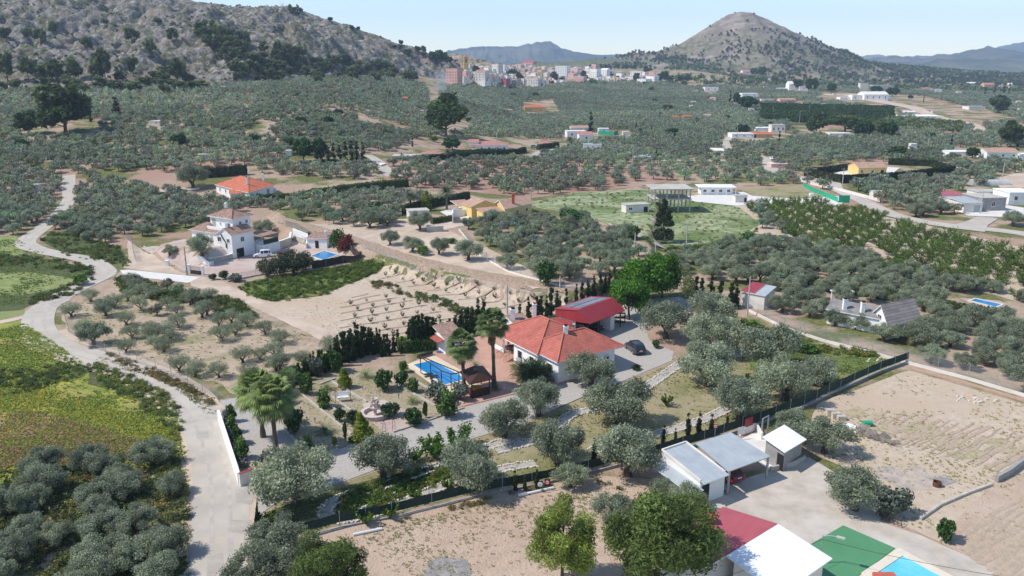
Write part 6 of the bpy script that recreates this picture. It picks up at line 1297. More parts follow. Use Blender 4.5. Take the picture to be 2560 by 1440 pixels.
# hedged compound
hp=[(2012,440),(2102,457),(2250,449),(2385,433),(2310,414),(2240,410)]
blob_hedge('boxed_hedge',[(2012,440),(2104,458),(2245,450),(2383,433)],1.2,3.0,(.022,.04,.014),'long dark boxed hedge on the road side of the yellow cottage compound',size=.28,dens=10)
blob_hedge('boxed_hedge',[(2383,433),(2325,416),(2220,412)],1.2,2.8,(.022,.04,.014),'dark boxed hedge closing the back right of the yellow cottage compound',size=.28,dens=9)
blob_hedge('boxed_hedge',[(2016,438),(2130,424)],1.2,2.6,(.022,.04,.014),'dark boxed hedge at the back left of the yellow cottage compound',size=.28,dens=9)
hut(2145,440,72,20,'yellow cottage with a pale tan gabled roof inside the dark hedge','yellow','tantile','gable',4,9,hr=1.6,name='house',cat='house',win=2,dr=True)
wallthing([(1960,440),(2030,462),(2100,478),(2205,506)],1.0,'long white wall following the road below the hedge compound','white2',.3)
meshfence('netting_fence',[(2008,467),(2030,480),(2060,492),(2094,506)],1.7,'bright green netting fence along the road',sp=6,net='netbright')
c=MB(); q=G(2097,507); c.box(q[0]-.1,q[1],q[2],q[0]+3.4,q[1]+.08,q[2]+2.4); solo('netting_gate',c,M['netbright'],'bright green netting covered gate at the end of the netting fence','gate')
# ---- grey tiled cottage
t=empty('grey_tiled_cottage',(*G2(2180,820),0),0,'white cottage with grey striped tile roof among the dense olives','house'); z=0
F=PZ(2221,817,2.2); Rr=PZ(2298,799,2.2); L=PZ(2180,790,2.2); qd=quad(F,Rr,L); w=MB(); gwall(w,qd,-.3,2.2,2.7,0); part('wall',w,M['white'],t); c=MB(); gable(c,grow(qd,.35),2.15,2.75,.15,0); part('roof',c,[M['greytile'],M['white']],t); window(t,qd[3],qd[0],dist(qd[3],qd[0])*.45,1.3,2.3,1.0)
L0=PZ(2070,772,2.6); w=MB(); F2=lerp(qd[3],qd[0],.45); b2=np.array(F2)-np.array(L0); bl=np.linalg.norm(b2); b2=b2/bl; nn=np.array((-b2[1],b2[0])); q2=[tuple(L0),tuple(np.array(F2)),tuple(np.array(F2)+nn*6),tuple(np.array(L0)+nn*6)]; w.prism(q2,-.3,2.5); part('wing_wall',w,M['white'],t); c=MB(); gable(c,grow(q2,.3),2.45,1.1,.12,0); part('wing_roof',c,[M['greytile2'],M['white']],t)
for s in (.33,.68): q=lerp(q2[0],q2[1],s); chimney(t,q[0]+.2,q[1]+.7,2.5,4.5,.6,'dark')
# annex behind
hut(2078,752,50,24,'white panel fence enclosure behind the grey tiled cottage','white2','whitemetal','flat',-6,.6)
# store with red and grey roof
o,q,z,h=hut(1852,765,46,36,'white store with a red front roof and grey rear roof by the boundary wall','white2','greymetal','shed',-38,5,hr=.6)
c=MB(); g=grow(q,.2); a,b=lerp(g[0],g[1],0),lerp(g[0],g[1],.55); c_,d_=lerp(g[3],g[2],.55),g[3]; shed(c,[a,b,c_,d_],[z+h+.14,z+h+.14,z+h+.78,z+h+.78],.08); part('red_roof_sheet',c,[M['redmetal'],M['white']],o)
# ---- workshop, carport and shed bottom right
wq=quad(PZ(1741,1198,3.0),PZ(1820,1176,3.0),PZ(1653,1124,3.4))
t=empty('workshop',(*G2(1757,1235),0),0,'low workshop with a grey blue sheet roof and pale parapet walls','workshop')
F=PZ(1752,1203,2.7);Rr=PZ(1813,1180,2.7);Lb=PZ(1655,1130,3.3); Bq=[F,Rr,(Rr[0]+Lb[0]-F[0],Rr[1]+Lb[1]-F[1]),Lb]; w=MB(); w.prism(Bq,-.2,[2.6,2.6,3.4,3.4]); part('wall',w,M['white'],t)
c=MB(); g=[lerp(Bq[0],Bq[3],-.10),lerp(Bq[1],Bq[2],-.10),Bq[2],Bq[3]]; shed(c,g,[2.6,2.6,3.42,3.42],.08); part('roof',c,[M['greymetal'],M['white']],t)
c=MB(); 
for a,b,za,zb in ((Bq[3],Bq[0],3.42,2.6),(Bq[2],Bq[1],3.42,2.6),(Bq[3],Bq[2],3.42,3.42)):
    d=np.array(b)-np.array(a); d/=np.linalg.norm(d); n=np.array((-d[1],d[0]))*.12; A=np.array(a);B=np.array(b); n=n*.7; c.prism([tuple(A-n),tuple(B-n),tuple(B+n),tuple(A+n)],[za-.1,zb-.1,zb-.1,za-.1],[za+.22,zb+.22,zb+.22,za+.22])
part('parapet',c,M['white2'],t)
door(t,Bq[0],Bq[1],.75,1.0,0,2.1,'dark'); 
d=np.array(Bq[3])-np.array(Bq[0]); d/=np.linalg.norm(d); n=np.array((-d[1],d[0])); c=MB(); a=np.array(Bq[0])-d*.6; b=np.array(Bq[3])-d*.2; shed(c,[tuple(b+n*1.5),tuple(a+n*1.5),tuple(a+n*.1),tuple(b+n*.1)],[2.1,1.7,2.0,2.4],.06); part('lean_to_roof',c,[M['greymetal'],M['white']],t)
c=MB(); c.prism([tuple(b+n*1.2-d*.5),tuple(a+n*1.2+d*.8),tuple(a+n*1.1+d*.8),tuple(b+n*1.1-d*.5)],0,1.5); part('lean_to_wall',c,M['block'],t)
c=MB(); q=G2(1795,1232); c.box(q[0]-.9,q[1]-.35,0,q[0]-.7,q[1]+.35,.6); c.box(q[0]+.7,q[1]-.35,0,q[0]+.9,q[1]+.35,.6); c.box(q[0]-.1,q[1]-.35,0,q[0]+.1,q[1]+.35,.6); c.box(q[0]-.95,q[1]-.4,.6,q[0]+.95,q[1]+.4,.72); solo('block_bench',c,M['block'],'grey concrete block bench at the workshop wall','bench')
t=empty('open_carport',(*G2(1900,1190),0),0,'open carport with a flat grey blue sheet roof next to the workshop','carport'); cq=[PZ(1821,1181,2.5),PZ(1926,1143,2.6),PZ(1826,1082,3.3),PZ(1738,1110,3.3)]; c=MB(); shed(c,cq,[2.5,2.6,3.3,3.3],.1); part('roof',c,[M['greymetal'],M['steel']],t)
for p,z in ((lerp(cq[1],cq[2],.05),2.5),(lerp(cq[1],cq[2],.9),3.2),(lerp(cq[0],cq[1],.02),2.5)): c=MB(); c.box(p[0]-.1,p[1]-.1,-.1,p[0]+.1,p[1]+.1,z); part('post',c,M['steel'],t)
c=MB(); a,b=G2(1815,1110),G2(1905,1085); 
cc=lerp(lerp(cq[0],cq[1],.45),lerp(cq[3],cq[2],.45),.55); dv=np.array(cq[3])-np.array(cq[0]); car(cc,math.atan2(dv[1],dv[0]),4.3,1.75,1.45,M['carred'],'dark red car parked in the shade under the grey carport','car')
sh=quad(PZ(1962,1130,2.6),PZ(2017,1097,2.6),PZ(1905,1099,2.6)); t=empty('block_shed',(*sh[0],0),0,'grey block shed with a bright white sheet roof','shed'); w=MB(); w.prism(grow(sh,-.35),-.1,2.5); part('wall',w,M['block'],t); c=MB(); shed(c,sh,[2.45,2.45,2.85,2.85],.08); part('roof',c,[M['whitemetal'],M['white']],t); g=grow(sh,-.35); door(t,g[3],g[0],dist(g[3],g[0])*.86,.9,0,1.9)
wallthing([(1925,1180),(1985,1165),(2012,1150)],.6,'low concrete wall in front of the white roofed block shed','concrete')
wallthing([(1850,1090),(1890,1075),(1905,1100)],.9,'low cream wall at the back of the small yard between carport and shed','white2',.2)
drape('terrace',[(1830,1110),(1890,1080),(1960,1120),(1980,1165),(1925,1178)],M['white_conc'],.06,wob=0)
t=empty('gate_frame',(*G2(1905,1090),0),0,'pale steel gate frame standing open behind the small yard','gate'); a=G2(1903,1094);b=G2(1918,1086)
for p in (a,b): c=MB(); c.box(p[0]-.07,p[1]-.07,0,p[0]+.07,p[1]+.07,2.4); part('post',c,M['steel'],t)
c=MB(); c.tube([(*a,2.4),(*b,2.4)],.08,6); part('lintel',c,M['steel'],t)
c=MB(); a=G2(1862,1085); b=G2(1880,1078); onwall(a,b,.6,1.4,0,1.9,.04,c); solo('red_metal_gate',c,M['redmetal'],'red sheet metal gate leaning behind the small yard','gate')
# round no entry sign + white panel at the fence
c=MB(); q=G2(1786,1103); c.tube([(q[0],q[1],0),(q[0],q[1],2.0)],.03,6,0); c.tube([(q[0],q[1]-.03,1.9),(q[0],q[1]-.06,1.9)],.26,20,1); c.tube([(q[0],q[1]-.06,1.9),(q[0],q[1]-.07,1.9)],.19,20,2); c.obox((q[0],q[1]-.08,1.9),(.14,0,0),(0,.01,0),(0,0,.03),1); solo('round_road_sign',c,[M['steel'],mat('sign_red',(.6,.02,.03)),M['white']],'round red and white road sign behind the grey carport','road sign')
c=MB(); q=G2(1852,1100); c.obox((q[0],q[1],1.2),(.45,.12,0),(.0,.02,0),(0,0,.42)); solo('blank_white_board',c,M['white'],'blank white board on the fence behind the small yard','board')
# ---- red and white roofed building bottom right
t=empty('low_building',(*PZ(1900,1400),0),0,'low building with a faded red roof and a white ribbed roof at the bottom edge','building')
r0=PZ(1808,1267,3.4);r1=PZ(1945,1315,3.2);r3=PZ(1700,1330,3.4); r2=(r1[0]+r3[0]-r0[0],r1[1]+r3[1]-r0[1])
w0=PZ(1945,1318,3.2);w1=PZ(2080,1404,3.1);w3=PZ(1815,1398,3.2); w2=(w1[0]+w3[0]-w0[0],w1[1]+w3[1]-w0[1])
r3=(r0[0]+(w3[0]-w0[0])*1.25,r0[1]+(w3[1]-w0[1])*1.25); r2=(r1[0]+(r3[0]-r0[0]),r1[1]+(r3[1]-r0[1]))
rq=[r3,r2,r1,r0]; c=MB(); shed(c,rq,[3.3,3.3,3.3,3.3],.12); part('red_roof',c,[M['redflat'],M['white']],t); w=MB(); w.prism(grow(rq,-.4),-.2,3.3); part('wall',w,M['white2'],t)
u_=np.array(w1)-np.array(w0); v_=np.array(w3)-np.array(w0); w4=np.array(w3)+v_*.0; wq_=[tuple(np.array(w0)+v_*1.0),tuple(np.array(w1)+v_*1.0),tuple(w1),tuple(w0)]; c=MB(); shed(c,wq_,[3.42,3.30,3.30,3.42],.10); part('white_roof',c,[M['whitemetal'],M['white']],t); w=MB(); w.prism(grow(wq_,-.5),-.2,3.25); part('wall',w,M['white2'],t)
qq=PZ(1772,1305,3.5); c=MB(); c.box(qq[0]-.35,qq[1]-.3,3.4,qq[0]+.35,qq[1]+.3,4.1,0); c.box(qq[0]-.5,qq[1]-.45,4.1,qq[0]+.5,qq[1]+.45,4.2,0); part('chimney',c,[M['redtrim']],t)
qq=PZ(1802,1375,3.42); c=MB(); c.tube([(*qq,3.42),(*qq,5.2)],.02,5)
for k in range(5): c.tube([(qq[0]-.35+.03*k,qq[1],4.2+.18*k),(qq[0]+.35-.03*k,qq[1],4.2+.18*k)],.012,4)
part('tv_antenna',c,M['steel'],t)
drape('court',[(2108,1315),(2238,1372),(2120,1460),(1990,1560),(1900,1480),(2030,1360)],M['greencourt'],.08,wob=0)
drape('terrace',[(2238,1374),(2262,1380),(2420,1460),(2600,1580),(2400,1700),(2100,1560),(2118,1465)],M['deck'],.07,wob=0)
c=MB(); q=G2(2215,1455); c.box(q[0]-.9,q[1]-.7,.08,q[0]+.9,q[1]+.7,.5); solo('red_tiled_block',c,M['redtrim'],'red tiled block beside the turquoise pool','planter')
o,pb,hb=pole(2049,1410,1338,'thin steel pole with a bracket lamp standing beside the white ribbed roof','utility pole',.05,'steel',lamp=True)
def wire(a,b,sag,label,r=.018):
    c=MB(); a=np.array(a);b=np.array(b); c.tube([a+(b-a)*t-np.array((0,0,sag*4*t*(1-t))) for t in np.linspace(0,1,24)],r,5); return solo('overhead_cable',c,M['black'],label,'cable')
top=np.array((pb[0],pb[1],pb[2]+hb-.4)); wire(top,np.array((*PZ(2760,1475,4.0),4.0)),.5,'overhead cable running right from the lamp pole'); wire(top,np.array((*PZ(1700,1475,4.0),4.0)),.3,'overhead cable running left over the white roof')
# ---- entrance wall and railing of the main property
wallthing([(600,1215),(548,1050)],1.5,'tall white boundary wall along the concrete road','white',.3,hs=[1.5,1.35])
wallthing([(600,1217),(712,1172)],1.45,'cream entrance wall with a red coping beside the drive','white2',.3,cap='redtrim')
t=empty('iron_railing',(*G2(600,1217),1.5),0,'black iron railing on top of the cream entrance wall','railing'); A=np.array(G2(602,1217));B=np.array(G2(710,1173)); c=MB()
for k in range(40): q=A+(B-A)*k/39; c.tube([(q[0],q[1],1.5),(q[0],q[1],2.35)],.014,4)
part('bars',c,M['black'],t)
for z in (1.62,2.2): c=MB(); c.tube([(*A,z),(*B,z)],.02,4); part('rail',c,M['black'],t)
for i,pts in enumerate([[(694,1054),(777,1145)],[(746,980),(878,1087)],[(790,987),(843,1029)],[(829,955),(917,1006)],[(833,995),(879,1029)],[(952,936),(1040,989),(1088,1015)],[(777,1146),(847,1125)],[(870,1119),(966,1088)],[(983,1082),(1040,1064),(1160,1021)],[(1040,955),(1100,990),(1160,1010)],[(800,962),(838,948)]]):
    lb=['between the palm strip and the first lawn','down the middle of the garden beside the small shrubs','beside the swing on its left','from the topiary to the fountain','in front of the garden swing','along the slope below the pool','at the drive left of the garden gap','at the drive in front of the tall topiary','at the drive below the fountain','at the foot of the pool terrace shrubs','at the top of the swing plot'][i]
    wallthing(pts,.22,'low pale concrete kerb '+lb,'concrete',.2,name='garden_kerb',cat='kerb')
meshfence('netting_fence',[(632,1500),(636,1400),(640,1345),(646,1290)],1.6,'dark green netted fence with a red base at the road edge',sp=2.5,wall=.3,wm='redtrim')
meshfence('netting_fence',[(742,1348),(850,1318),(980,1293),(1080,1268),(1180,1243)],1.0,'sagging dark green netting fence left of the two round signs',sp=3.1,netz=.45,wall=.1,ph=1.6)
meshfence('netting_fence',[(1180,1243),(1330,1215),(1470,1183),(1560,1160),(1650,1140)],1.0,'dark green netting fence between the round signs and the workshop',sp=3.1,netz=.4,wall=.15,ph=1.6)
meshfence('netting_fence',[(1650,1140),(1760,1108),(1900,1060),(2010,1018),(2100,975),(2200,930),(2270,905)],1.15,'dark green netting fence from the workshop to the field corner',sp=3.2,wall=.25,netz=.25,ph=1.6)
for u,v,ring,lb in ((1350,1222,'white','round white sign on a dark panel hung on the netting fence'),(1368,1217,'red','round red and white sign on the netting fence')):
    q=G2(u,v+8); c=MB(); c.obox((q[0],q[1]-.15,.95),(.30,.02,0),(.0,.02,0),(0,0,.38),0); y=q[1]-.19
    c.tube([(q[0],y,.98),(q[0],y-.02,.98)],.27,22,1); c.tube([(q[0],y-.02,.98),(q[0],y-.03,.98)],.18,22,2); 
    if ring=='red': c.obox((q[0],y-.035,.98),(.13,0,0),(0,.004,0),(0,0,.035),1)
    else: c.obox((q[0],y-.035,.98),(.1,0,0),(0,.004,0),(0,0,.03),3); c.obox((q[0],y-.035,.86),(.07,0,0),(0,.004,0),(0,0,.015),3)
    solo('round_sign',c,[M['black'],M['white'] if ring=='white' else mat('sign_red',(.6,.02,.03)),M['white'],M['block']],lb,'sign')
for a,b,lb in (((883,1340),(955,1325),'white plastic pipe on the bare soil below the left netting fence'),((1297,1242),(1385,1222),'longer white plastic pipe lying below the round signs')):
    A=G2(*a);B=G2(*b); c=MB(); c.tube([(*A,.15),(*B,.15)],.14,10); solo('plastic_pipe',c,M['pipe'],lb,'pipe')
# boundary wall with wire fence on the right
meshfence('wire_fence',[(1870,778),(1960,822),(2060,855),(2180,885),(2270,910),(2420,950),(2560,992),(2700,1030)],1.9,'tall wire fence on the pale wall along the olive grove',sp=4.2,wall=.45,net='wire',wm='white2',solidnet=False)
meshfence('wire_fence',[(160,788),(172,830),(230,868),(300,895),(390,925),(470,960),(545,1000)],1.5,'wire fence curving with the road below the fenced grove',sp=4,net='wire',solidnet=False)
meshfence('wire_fence',[(905,620),(960,640),(1060,690),(1150,712),(1290,735),(1400,748),(1500,745)],1.2,'wire fence at the foot of the cream bank',sp=4,net='wire',solidnet=False)
meshfence('wire_fence',[(1148,575),(1200,640),(1270,680),(1400,716),(1500,722),(1600,700)],1.3,'wire fence on the kerb round the oval olive grove',sp=4,net='wire',wall=.3,wm='white2',solidnet=False)
wallthing([(2180,1008) if False else (2490,1206),(2520,1190),(2560,1160),(2640,1110)],.8,'grey concrete retaining wall at the right edge field','block',.35)
wallthing([(2300,1300),(2350,1265),(2420,1235),(2478,1214)],.3,'yellowish low kerb curving between the two bare fields','stone',.3,name='kerb',cat='kerb')
wallthing([(2280,925),(2400,955),(2560,1003),(2700,1040)],.25,'reddish brick kerb along the top of the bare field','brickkerb',.3,name='kerb',cat='kerb')
# ---- tall palms
for (u,vb,vt,seed,lab,sk,nf) in [(1235,968,795,1,'tallest fan palm in front of the red roofed house',26,50),(1160,975,850,2,'shorter leaning fan palm beside the gazebo',20,44)]:
    p=G(u,vb); h=zat(p,vt)-1.0; pr=fan_palm(seed,h+.2,nf+16,1.55,sk+20); put_palm('fan_palm',pr,p,1,seed,lab)
for (u,vb,vt,seed,lab) in [(690,1128,985,3,'front fan palm with a leaning trunk on the gravel strip'),(658,1093,965,4,'rear fan palm on the gravel strip by the white wall')]:
    p=G(u,vb); h=zat(p,vt)-.6; pr=fan_palm(seed,h,74,1.95,16,(.2,.27,.08)); put_palm('fan_palm',pr,p,1,seed*1.7,lab)
FEATH=feather_palm(21,1.,2.6,46,(.05,.085,.02),.3,26,.75); FEAT2=feather_palm(22,.25,1.6,26,(.12,.18,.05),.15,16,.9); DATE=feather_palm(23,5.,3.4,60,(.12,.15,.08),.3,22,.9); YUCC=feather_palm(24,1.2,1.8,60,(.10,.17,.05),.2,10,.5)
for i,(u,v,s,lab) in enumerate([(1310,945,.95,'cycad clump against the left wall of the red roofed house, rear one'),(1333,958,1.1,'big dark cycad in front of the red roofed house wall'),(1352,950,.9,'dark cycad nearest the house corner')]): put_palm('cycad',FEATH,G(u,v),s,i*1.3,lab,'cycad')
for i,(u,v,s,lab) in enumerate([(1285,920,.6,'small yellow green palm left of the cycads'),(1240,975,.7,'low cycad at the foot of the tallest palm'),(1190,920,.8,'short bright palm on the patio behind the gazebo'),(1216,945,.7,'short palm between the gazebo and the tallest palm'),(812,1083,1.0,'small feather palm in a stone ring on the left garden lawn'),(915,945,.95,'small feather palm in a stone ring near the far garden edge'),(818,975,.8,'small feather palm at the top of the swing plot'),(1032,1008,.8,'small feather palm near the pool side of the garden'),(728,990,.9,'small palm behind the palm strip')]): put_palm('small_palm',FEAT2,G(u,v),s,i,lab,'palm tree')
put_palm('yucca',YUCC,G(722,978),1.2,.3,'spiky yucca at the hedge behind the fan palms','yucca')
put_palm('yucca',YUCC,G(958,1148),.0001+.55,.8,'bright spiky yucca in the lower planted strip','yucca')
for i,(u,v,s,lab) in enumerate([(1117,525,1.,'tall date palm beside the yellow house terrace'),(1027,528,.8,'date palm left of the pointed golden conifer'),(1424,372,.9,'date palm near the distant gate of the pink roofed house'),(1120,402,.7,'date palm in front of the small pink roofed house'),(1600,345,.9,'date palm beside the far white cottages'),(1895,318,.8,'date palm behind the far cream houses'),(1740,312,.8,'date palm in the far grove right of the green netting'),(290,295,.9,'pale date palm near the giant left pine')]): put_palm('date_palm',DATE,G(u,v),s,i*.7,lab)
# ---- topiary and garden shrubs
def putp(name,proto,u,vb,wpx,hpx,pw,ph,lab,cat,grp=None,parts=('trunk','crown')):
    p=G(u,vb); s=wpx*mpp(p)/pw; sz=zat(p,vb-hpx)/ph; return put_tree(name,proto,p,s,random.random()*6,lab,cat,grp,sz=sz,parts=parts)
putp('topiary_conifer',TOPI,903,1103,60,74,2.2,2.75,'larger pointed golden green conifer beside the drive','conifer')
putp('topiary_conifer',TOPI,860,970,40,52,2.2,2.75,'golden green conifer at the top of the garden','conifer')
putp('topiary_conifer',TOPI,1067,527,32,52,2.2,2.75,'pointed golden conifer left of the yellow house','conifer')
SH=[(735,1082,60,62,0,'pair of merged dark green bushes on the left lawn edge, front one'),(718,1060,50,55,0,'dark green bush on the left lawn edge, rear one'),(765,985,40,52,1,'tall dark bush left of the swing plot'),(810,1020,42,46,1,'rounded green bush between the kerbs left of the swing'),(850,1052,32,32,0,'small round bush below the swing'),(882,1062,34,38,2,'round bush just behind the tall topiary'),(958,975,58,52,0,'tall dark bush at the far garden edge'),(975,1040,52,32,2,'dark wide bush right of the fountain'),(1030,1062,64,42,0,'big rounded bush beside the drive right of the fountain'),
(1005,965,40,38,0,'green bush above the pool slope, left'),(1030,978,38,34,1,'green bush above the pool slope, right'),(1010,930,26,30,3,'light green bush at the near pool corner'),(1095,1005,60,55,4,'olive green bush in front of the gazebo'),(1120,1040,62,62,1,'bright glossy bush at the end of the garden by the drive'),(1150,1000,44,44,4,'greyish bush beside the gazebo'),(712,1010,36,36,4,'grey bush left of the yucca'),(775,1128,36,38,1,'leafy bush at the front corner of the left lawn'),(787,1140,22,16,3,'low bright plant in the kerb corner'),(838,1118,16,28,3,'young fruit bush at the lawn front edge'),(864,1105,14,52,0,'slim upright bush left of the tall topiary'),(885,1110,30,20,0,'low green bush left of the tall topiary'),
(575,1055,32,42,1,'green shrub inside the white wall, farthest'),(583,1080,34,40,1,'green shrub inside the white wall, second'),(592,1110,38,44,0,'green shrub inside the white wall, third'),(605,1150,44,54,1,'green shrub inside the white wall, nearest the railing'),(668,1162,40,34,4,'grey shrub behind the iron railing'),(640,1168,26,14,3,'bright low plant behind the iron railing'),
(1063,1045,14,42,0,'slim climber pillar at the drive side of the garden'),(1640,870,26,20,0,'bush beside the dark parked car'),(1590,925,26,14,2,'low dark bush on the drive verge'),(810,925,44,42,3,'light green shrub before the dark cypresses'),(790,940,36,52,4,'grey green shrub before the dark cypresses'),(835,930,50,56,0,'green shrub before the dark cypresses'),(720,960,40,40,3,'yellow flowering shrub behind the fan palms'),
(1365,712,62,62,0,'round dark green carob tree on the cream bank'),(938,545,60,42,0,'clump of dark round junipers left of the golden conifer'),(918,545,18,22,3,'small golden bush beside the dark junipers'),(1130,608,30,14,3,'bright lime shrub on the upper terrace'),(1060,638,36,26,3,'bright lime shrub below the terrace olives'),(1430,560,70,36,0,'dark green fruit tree at the top of the oval grove'),(1400,590,60,30,3,'bright green tree in the middle of the oval grove'),(1580,598,50,34,0,'green shrub left of the tall dark conifer'),(1868,612,42,32,1,'round green fruit tree at the meadow corner'),
(205,712,42,30,3,'bright green bush on the left meadow bank'),(850,625,50,50,1,'green bush left of the red bush at the villa pool'),(533,700,22,16,0,'small round bush right of the villa gate'),(560,698,24,22,0,'round green bush on the villa slope'),(590,704,34,22,4,'grey round bushes on the villa slope'),(745,665,50,16,0,'low planting under the oleanders'),(600,1172,30,18,3,'low yellow green shrub at the wall corner'),
(1945,845,60,16,3,'yellow green flowering shrub along the right boundary wall'),(2225,1285,90,70,4,'broad olive green tree beside the fallen rack on the yard edge'),(2358,1350,60,54,0,'green shrub near the right bottom field kerb'),(2095,1090,30,24,3,'weed clump near the pallets'),(1880,820,40,20,3,'green shrub by the boundary wall'),(2010,880,60,22,1,'dark green shrub in the weedy lawn corner'),(965,345,36,22,0,'dark shrub near the big plain pine'),(1085,355,24,16,3,'green shrub behind the dark clipped hedge')]
for u,v,wp,hp,k,lab in SH: putp('garden_shrub' if v>700 else 'shrub',SHRUB[k],u,v,wp,hp,2.1,2.0,lab,'bush')
putp('red_shrub',REDB,866,628,40,44,2.4,2.4,'dark red leaved shrub at the villa pool','bush')
for i,(u,w) in enumerate([(668,52),(700,60),(735,66),(765,50)]): putp('oleander',OLEA,u,[692,690,684,676][i],w,[44,52,58,44][i],3.8,3.6,'tall dark oleander on the villa bank, %s'%['leftmost','second from the left','third from the left','rightmost beside the brown screen'][i],'oleander')
# walnut, conifers, dark cypress group
putp('walnut_tree',TREEG[0],1572,800,105,100,7.0,6.6,'rounded bright green tree behind the red carport','tree')
putp('walnut_tree',TREEG[1],1608,758,150,122,7.0,6.6,'bright green broad tree, middle of the three behind the carport','tree')
putp('walnut_tree',TREEG[0],1655,745,90,110,7.0,6.6,'bright green tree at the right of the group behind the carport','tree')
putp('poplar',AIRY,1716,775,50,112,3.6,6.4,'pale thin leaved tree at the top of the driveway','tree')
for i,(u,v,w,h) in enumerate([(1752,745,26,60),(1775,755,30,70),(1800,765,30,72),(1825,772,32,78),(1840,768,26,66),(1740,735,24,50)]): putp('dark_conifer',CYP[i%3],u,v,w,h,1.5,4.2,'tall dark conifer in the clump at the top of the driveway','conifer','dark conifers at the top of the driveway')
putp('tall_conifer',CONIFER,1656,605,70,108,5.6,9.2,'tall dark conifer at the edge of the silvery field','conifer')
putp('giant_pine',PINE_MID[0],1115,338,100,104,8.6,9.5,'giant dark pine standing alone in the middle of the groves','pine tree')
putp('giant_pine',PINE_MID[1],165,335,150,132,8.6,9.5,'giant round pine at the left among the olive groves','pine tree')
putp('giant_pine',PINE_MID[1],75,335,60,60,8.6,9.5,'smaller dark tree left of the giant left pine','pine tree')
for u,v,w,h,lab in [(2040,335,50,50,'dark round pine left of the pine pair on the plain'),(2112,330,84,50,'broad dark pine in the pine group on the plain'),(2525,368,60,66,'dark pine at the far right edge of the plain'),(2495,282,50,44,'dark green conifer beside the far blue warehouse'),(1385,0+205,22,26,'dark tree at the foot of the town')]: putp('pine_tree',PINE_MID[0],u,v,w,h,8.6,9.5,lab,'pine tree')
for u,v,w,h,lab in [(2158,345,52,40,'round green tree right of the pine group'),(2216,348,50,44,'dark bushy conifer right of the round green tree'),(1990,225,30,26,'round tree beside the far white farmhouse, left'),(2028,230,34,34,'largest round tree beside the far white farmhouse'),(2078,232,24,24,'round tree beside the far white farmhouse, right'),(1903,192,24,26,'dark tree beside the long red roofed school'),(1885,190,20,20,'dark tree left of the school end'),(1890,210,20,16,'green tree below the school'),(2230,242,34,24,'green tree beside the far white works'),(2190,235,30,20,'dark tree behind the far white works'),(1866,275,54,34,'dark tree clump near the far orchard'),(800,400,40,54,'dark tree beside the black cypress row'),(760,405,56,60,'wide dark tree left of the black cypress row'),(2430,395,36,26,'dark tree before the right edge houses'),(1840,262,18,30,'dark tree left of the far clump')]: putp('round_tree',TREED[0],u,v,w,h,7.,6.6,lab,'tree')
# bottom pines
putp('pine_tree',PINE_LT,1405,1462,180,215,6.,7.6,'light green pine in the bottom middle','pine tree')
putp('pine_tree',PINE_BIG[0],1640,1500,320,270,9.0,9.5,'largest dark green pine at the bottom edge','pine tree')
putp('pine_tree',PINE_BIG[1],830,1520,215,185,9.,9.5,'pine with brownish cones at the bottom left of the bare soil','pine tree')
# ---- cypress hedges of the main property
cg='cypresses screening the main property'
line=[(700,985,36),(722,972,34),(742,962,40),(762,950,46),(780,938,44),(800,932,50),(822,922,42),(840,915,58),(858,905,66),(876,898,66),(893,892,70),(908,886,62),(925,880,56),(945,882,52),(962,890,48),(985,880,40),(1022,876,58),(1033,872,66),(1046,870,76),(1056,868,70),(1068,866,66),(1082,862,64),(1092,858,52),(1120,848,40),(1135,842,44),(1150,838,50),(1165,836,56),(1180,832,60),(1195,826,66),(1210,822,60),(1300,808,44),(1322,802,50),(1342,800,52),(1352,800,56),(1366,792,44),(1378,788,60),(1392,770,40),(1440,755,38),(1455,752,40),(1470,748,44),(1485,742,44),(1500,738,46),(1512,732,40),(1524,726,44),(1536,720,40),(1548,716,36),(1400,784,36),(1415,760,34)]
line+=[(a[0]+(b[0]-a[0])*.3,a[1]+(b[1]-a[1])*.3-6,(a[2]+b[2])/2*.92) for a,b in zip(line[:27],line[1:28])]+[((a[0]+b[0])/2+2,(a[1]+b[1])/2+5,(a[2]+b[2])/2*.8) for a,b in zip(line[:27],line[1:28])]
for i,(u,v,h) in enumerate(line): putp('cypress',CYP[i%3],u,v,h*.42,h*1.3,1.45,4.2,'dark green cypress in the screening row '+('behind the garden and pool' if u<1240 else 'behind the red carport and barbecue hut'),'cypress',cg)
for i,(u,v,h) in enumerate([(1178+480,1105,42),(1688,1100,30),(1719,1092,58),(1746,1090,56),(1778,1086,50),(1817,1066,34),(1655,1110,30),(1513,1130,24),(1485,1150,54),(1536,1120,24),(1288,1225,48),(1312,1225,36),(1342,1218,44),(1620,1095,22),(1583,1125,26)]):
    putp('slim_cypress',SLIM,u,v+3,h*.2,h*1.25,.42,3.2,'slim young cypress in the line along the dark netting fence','cypress','slim young cypresses along the netting fence')
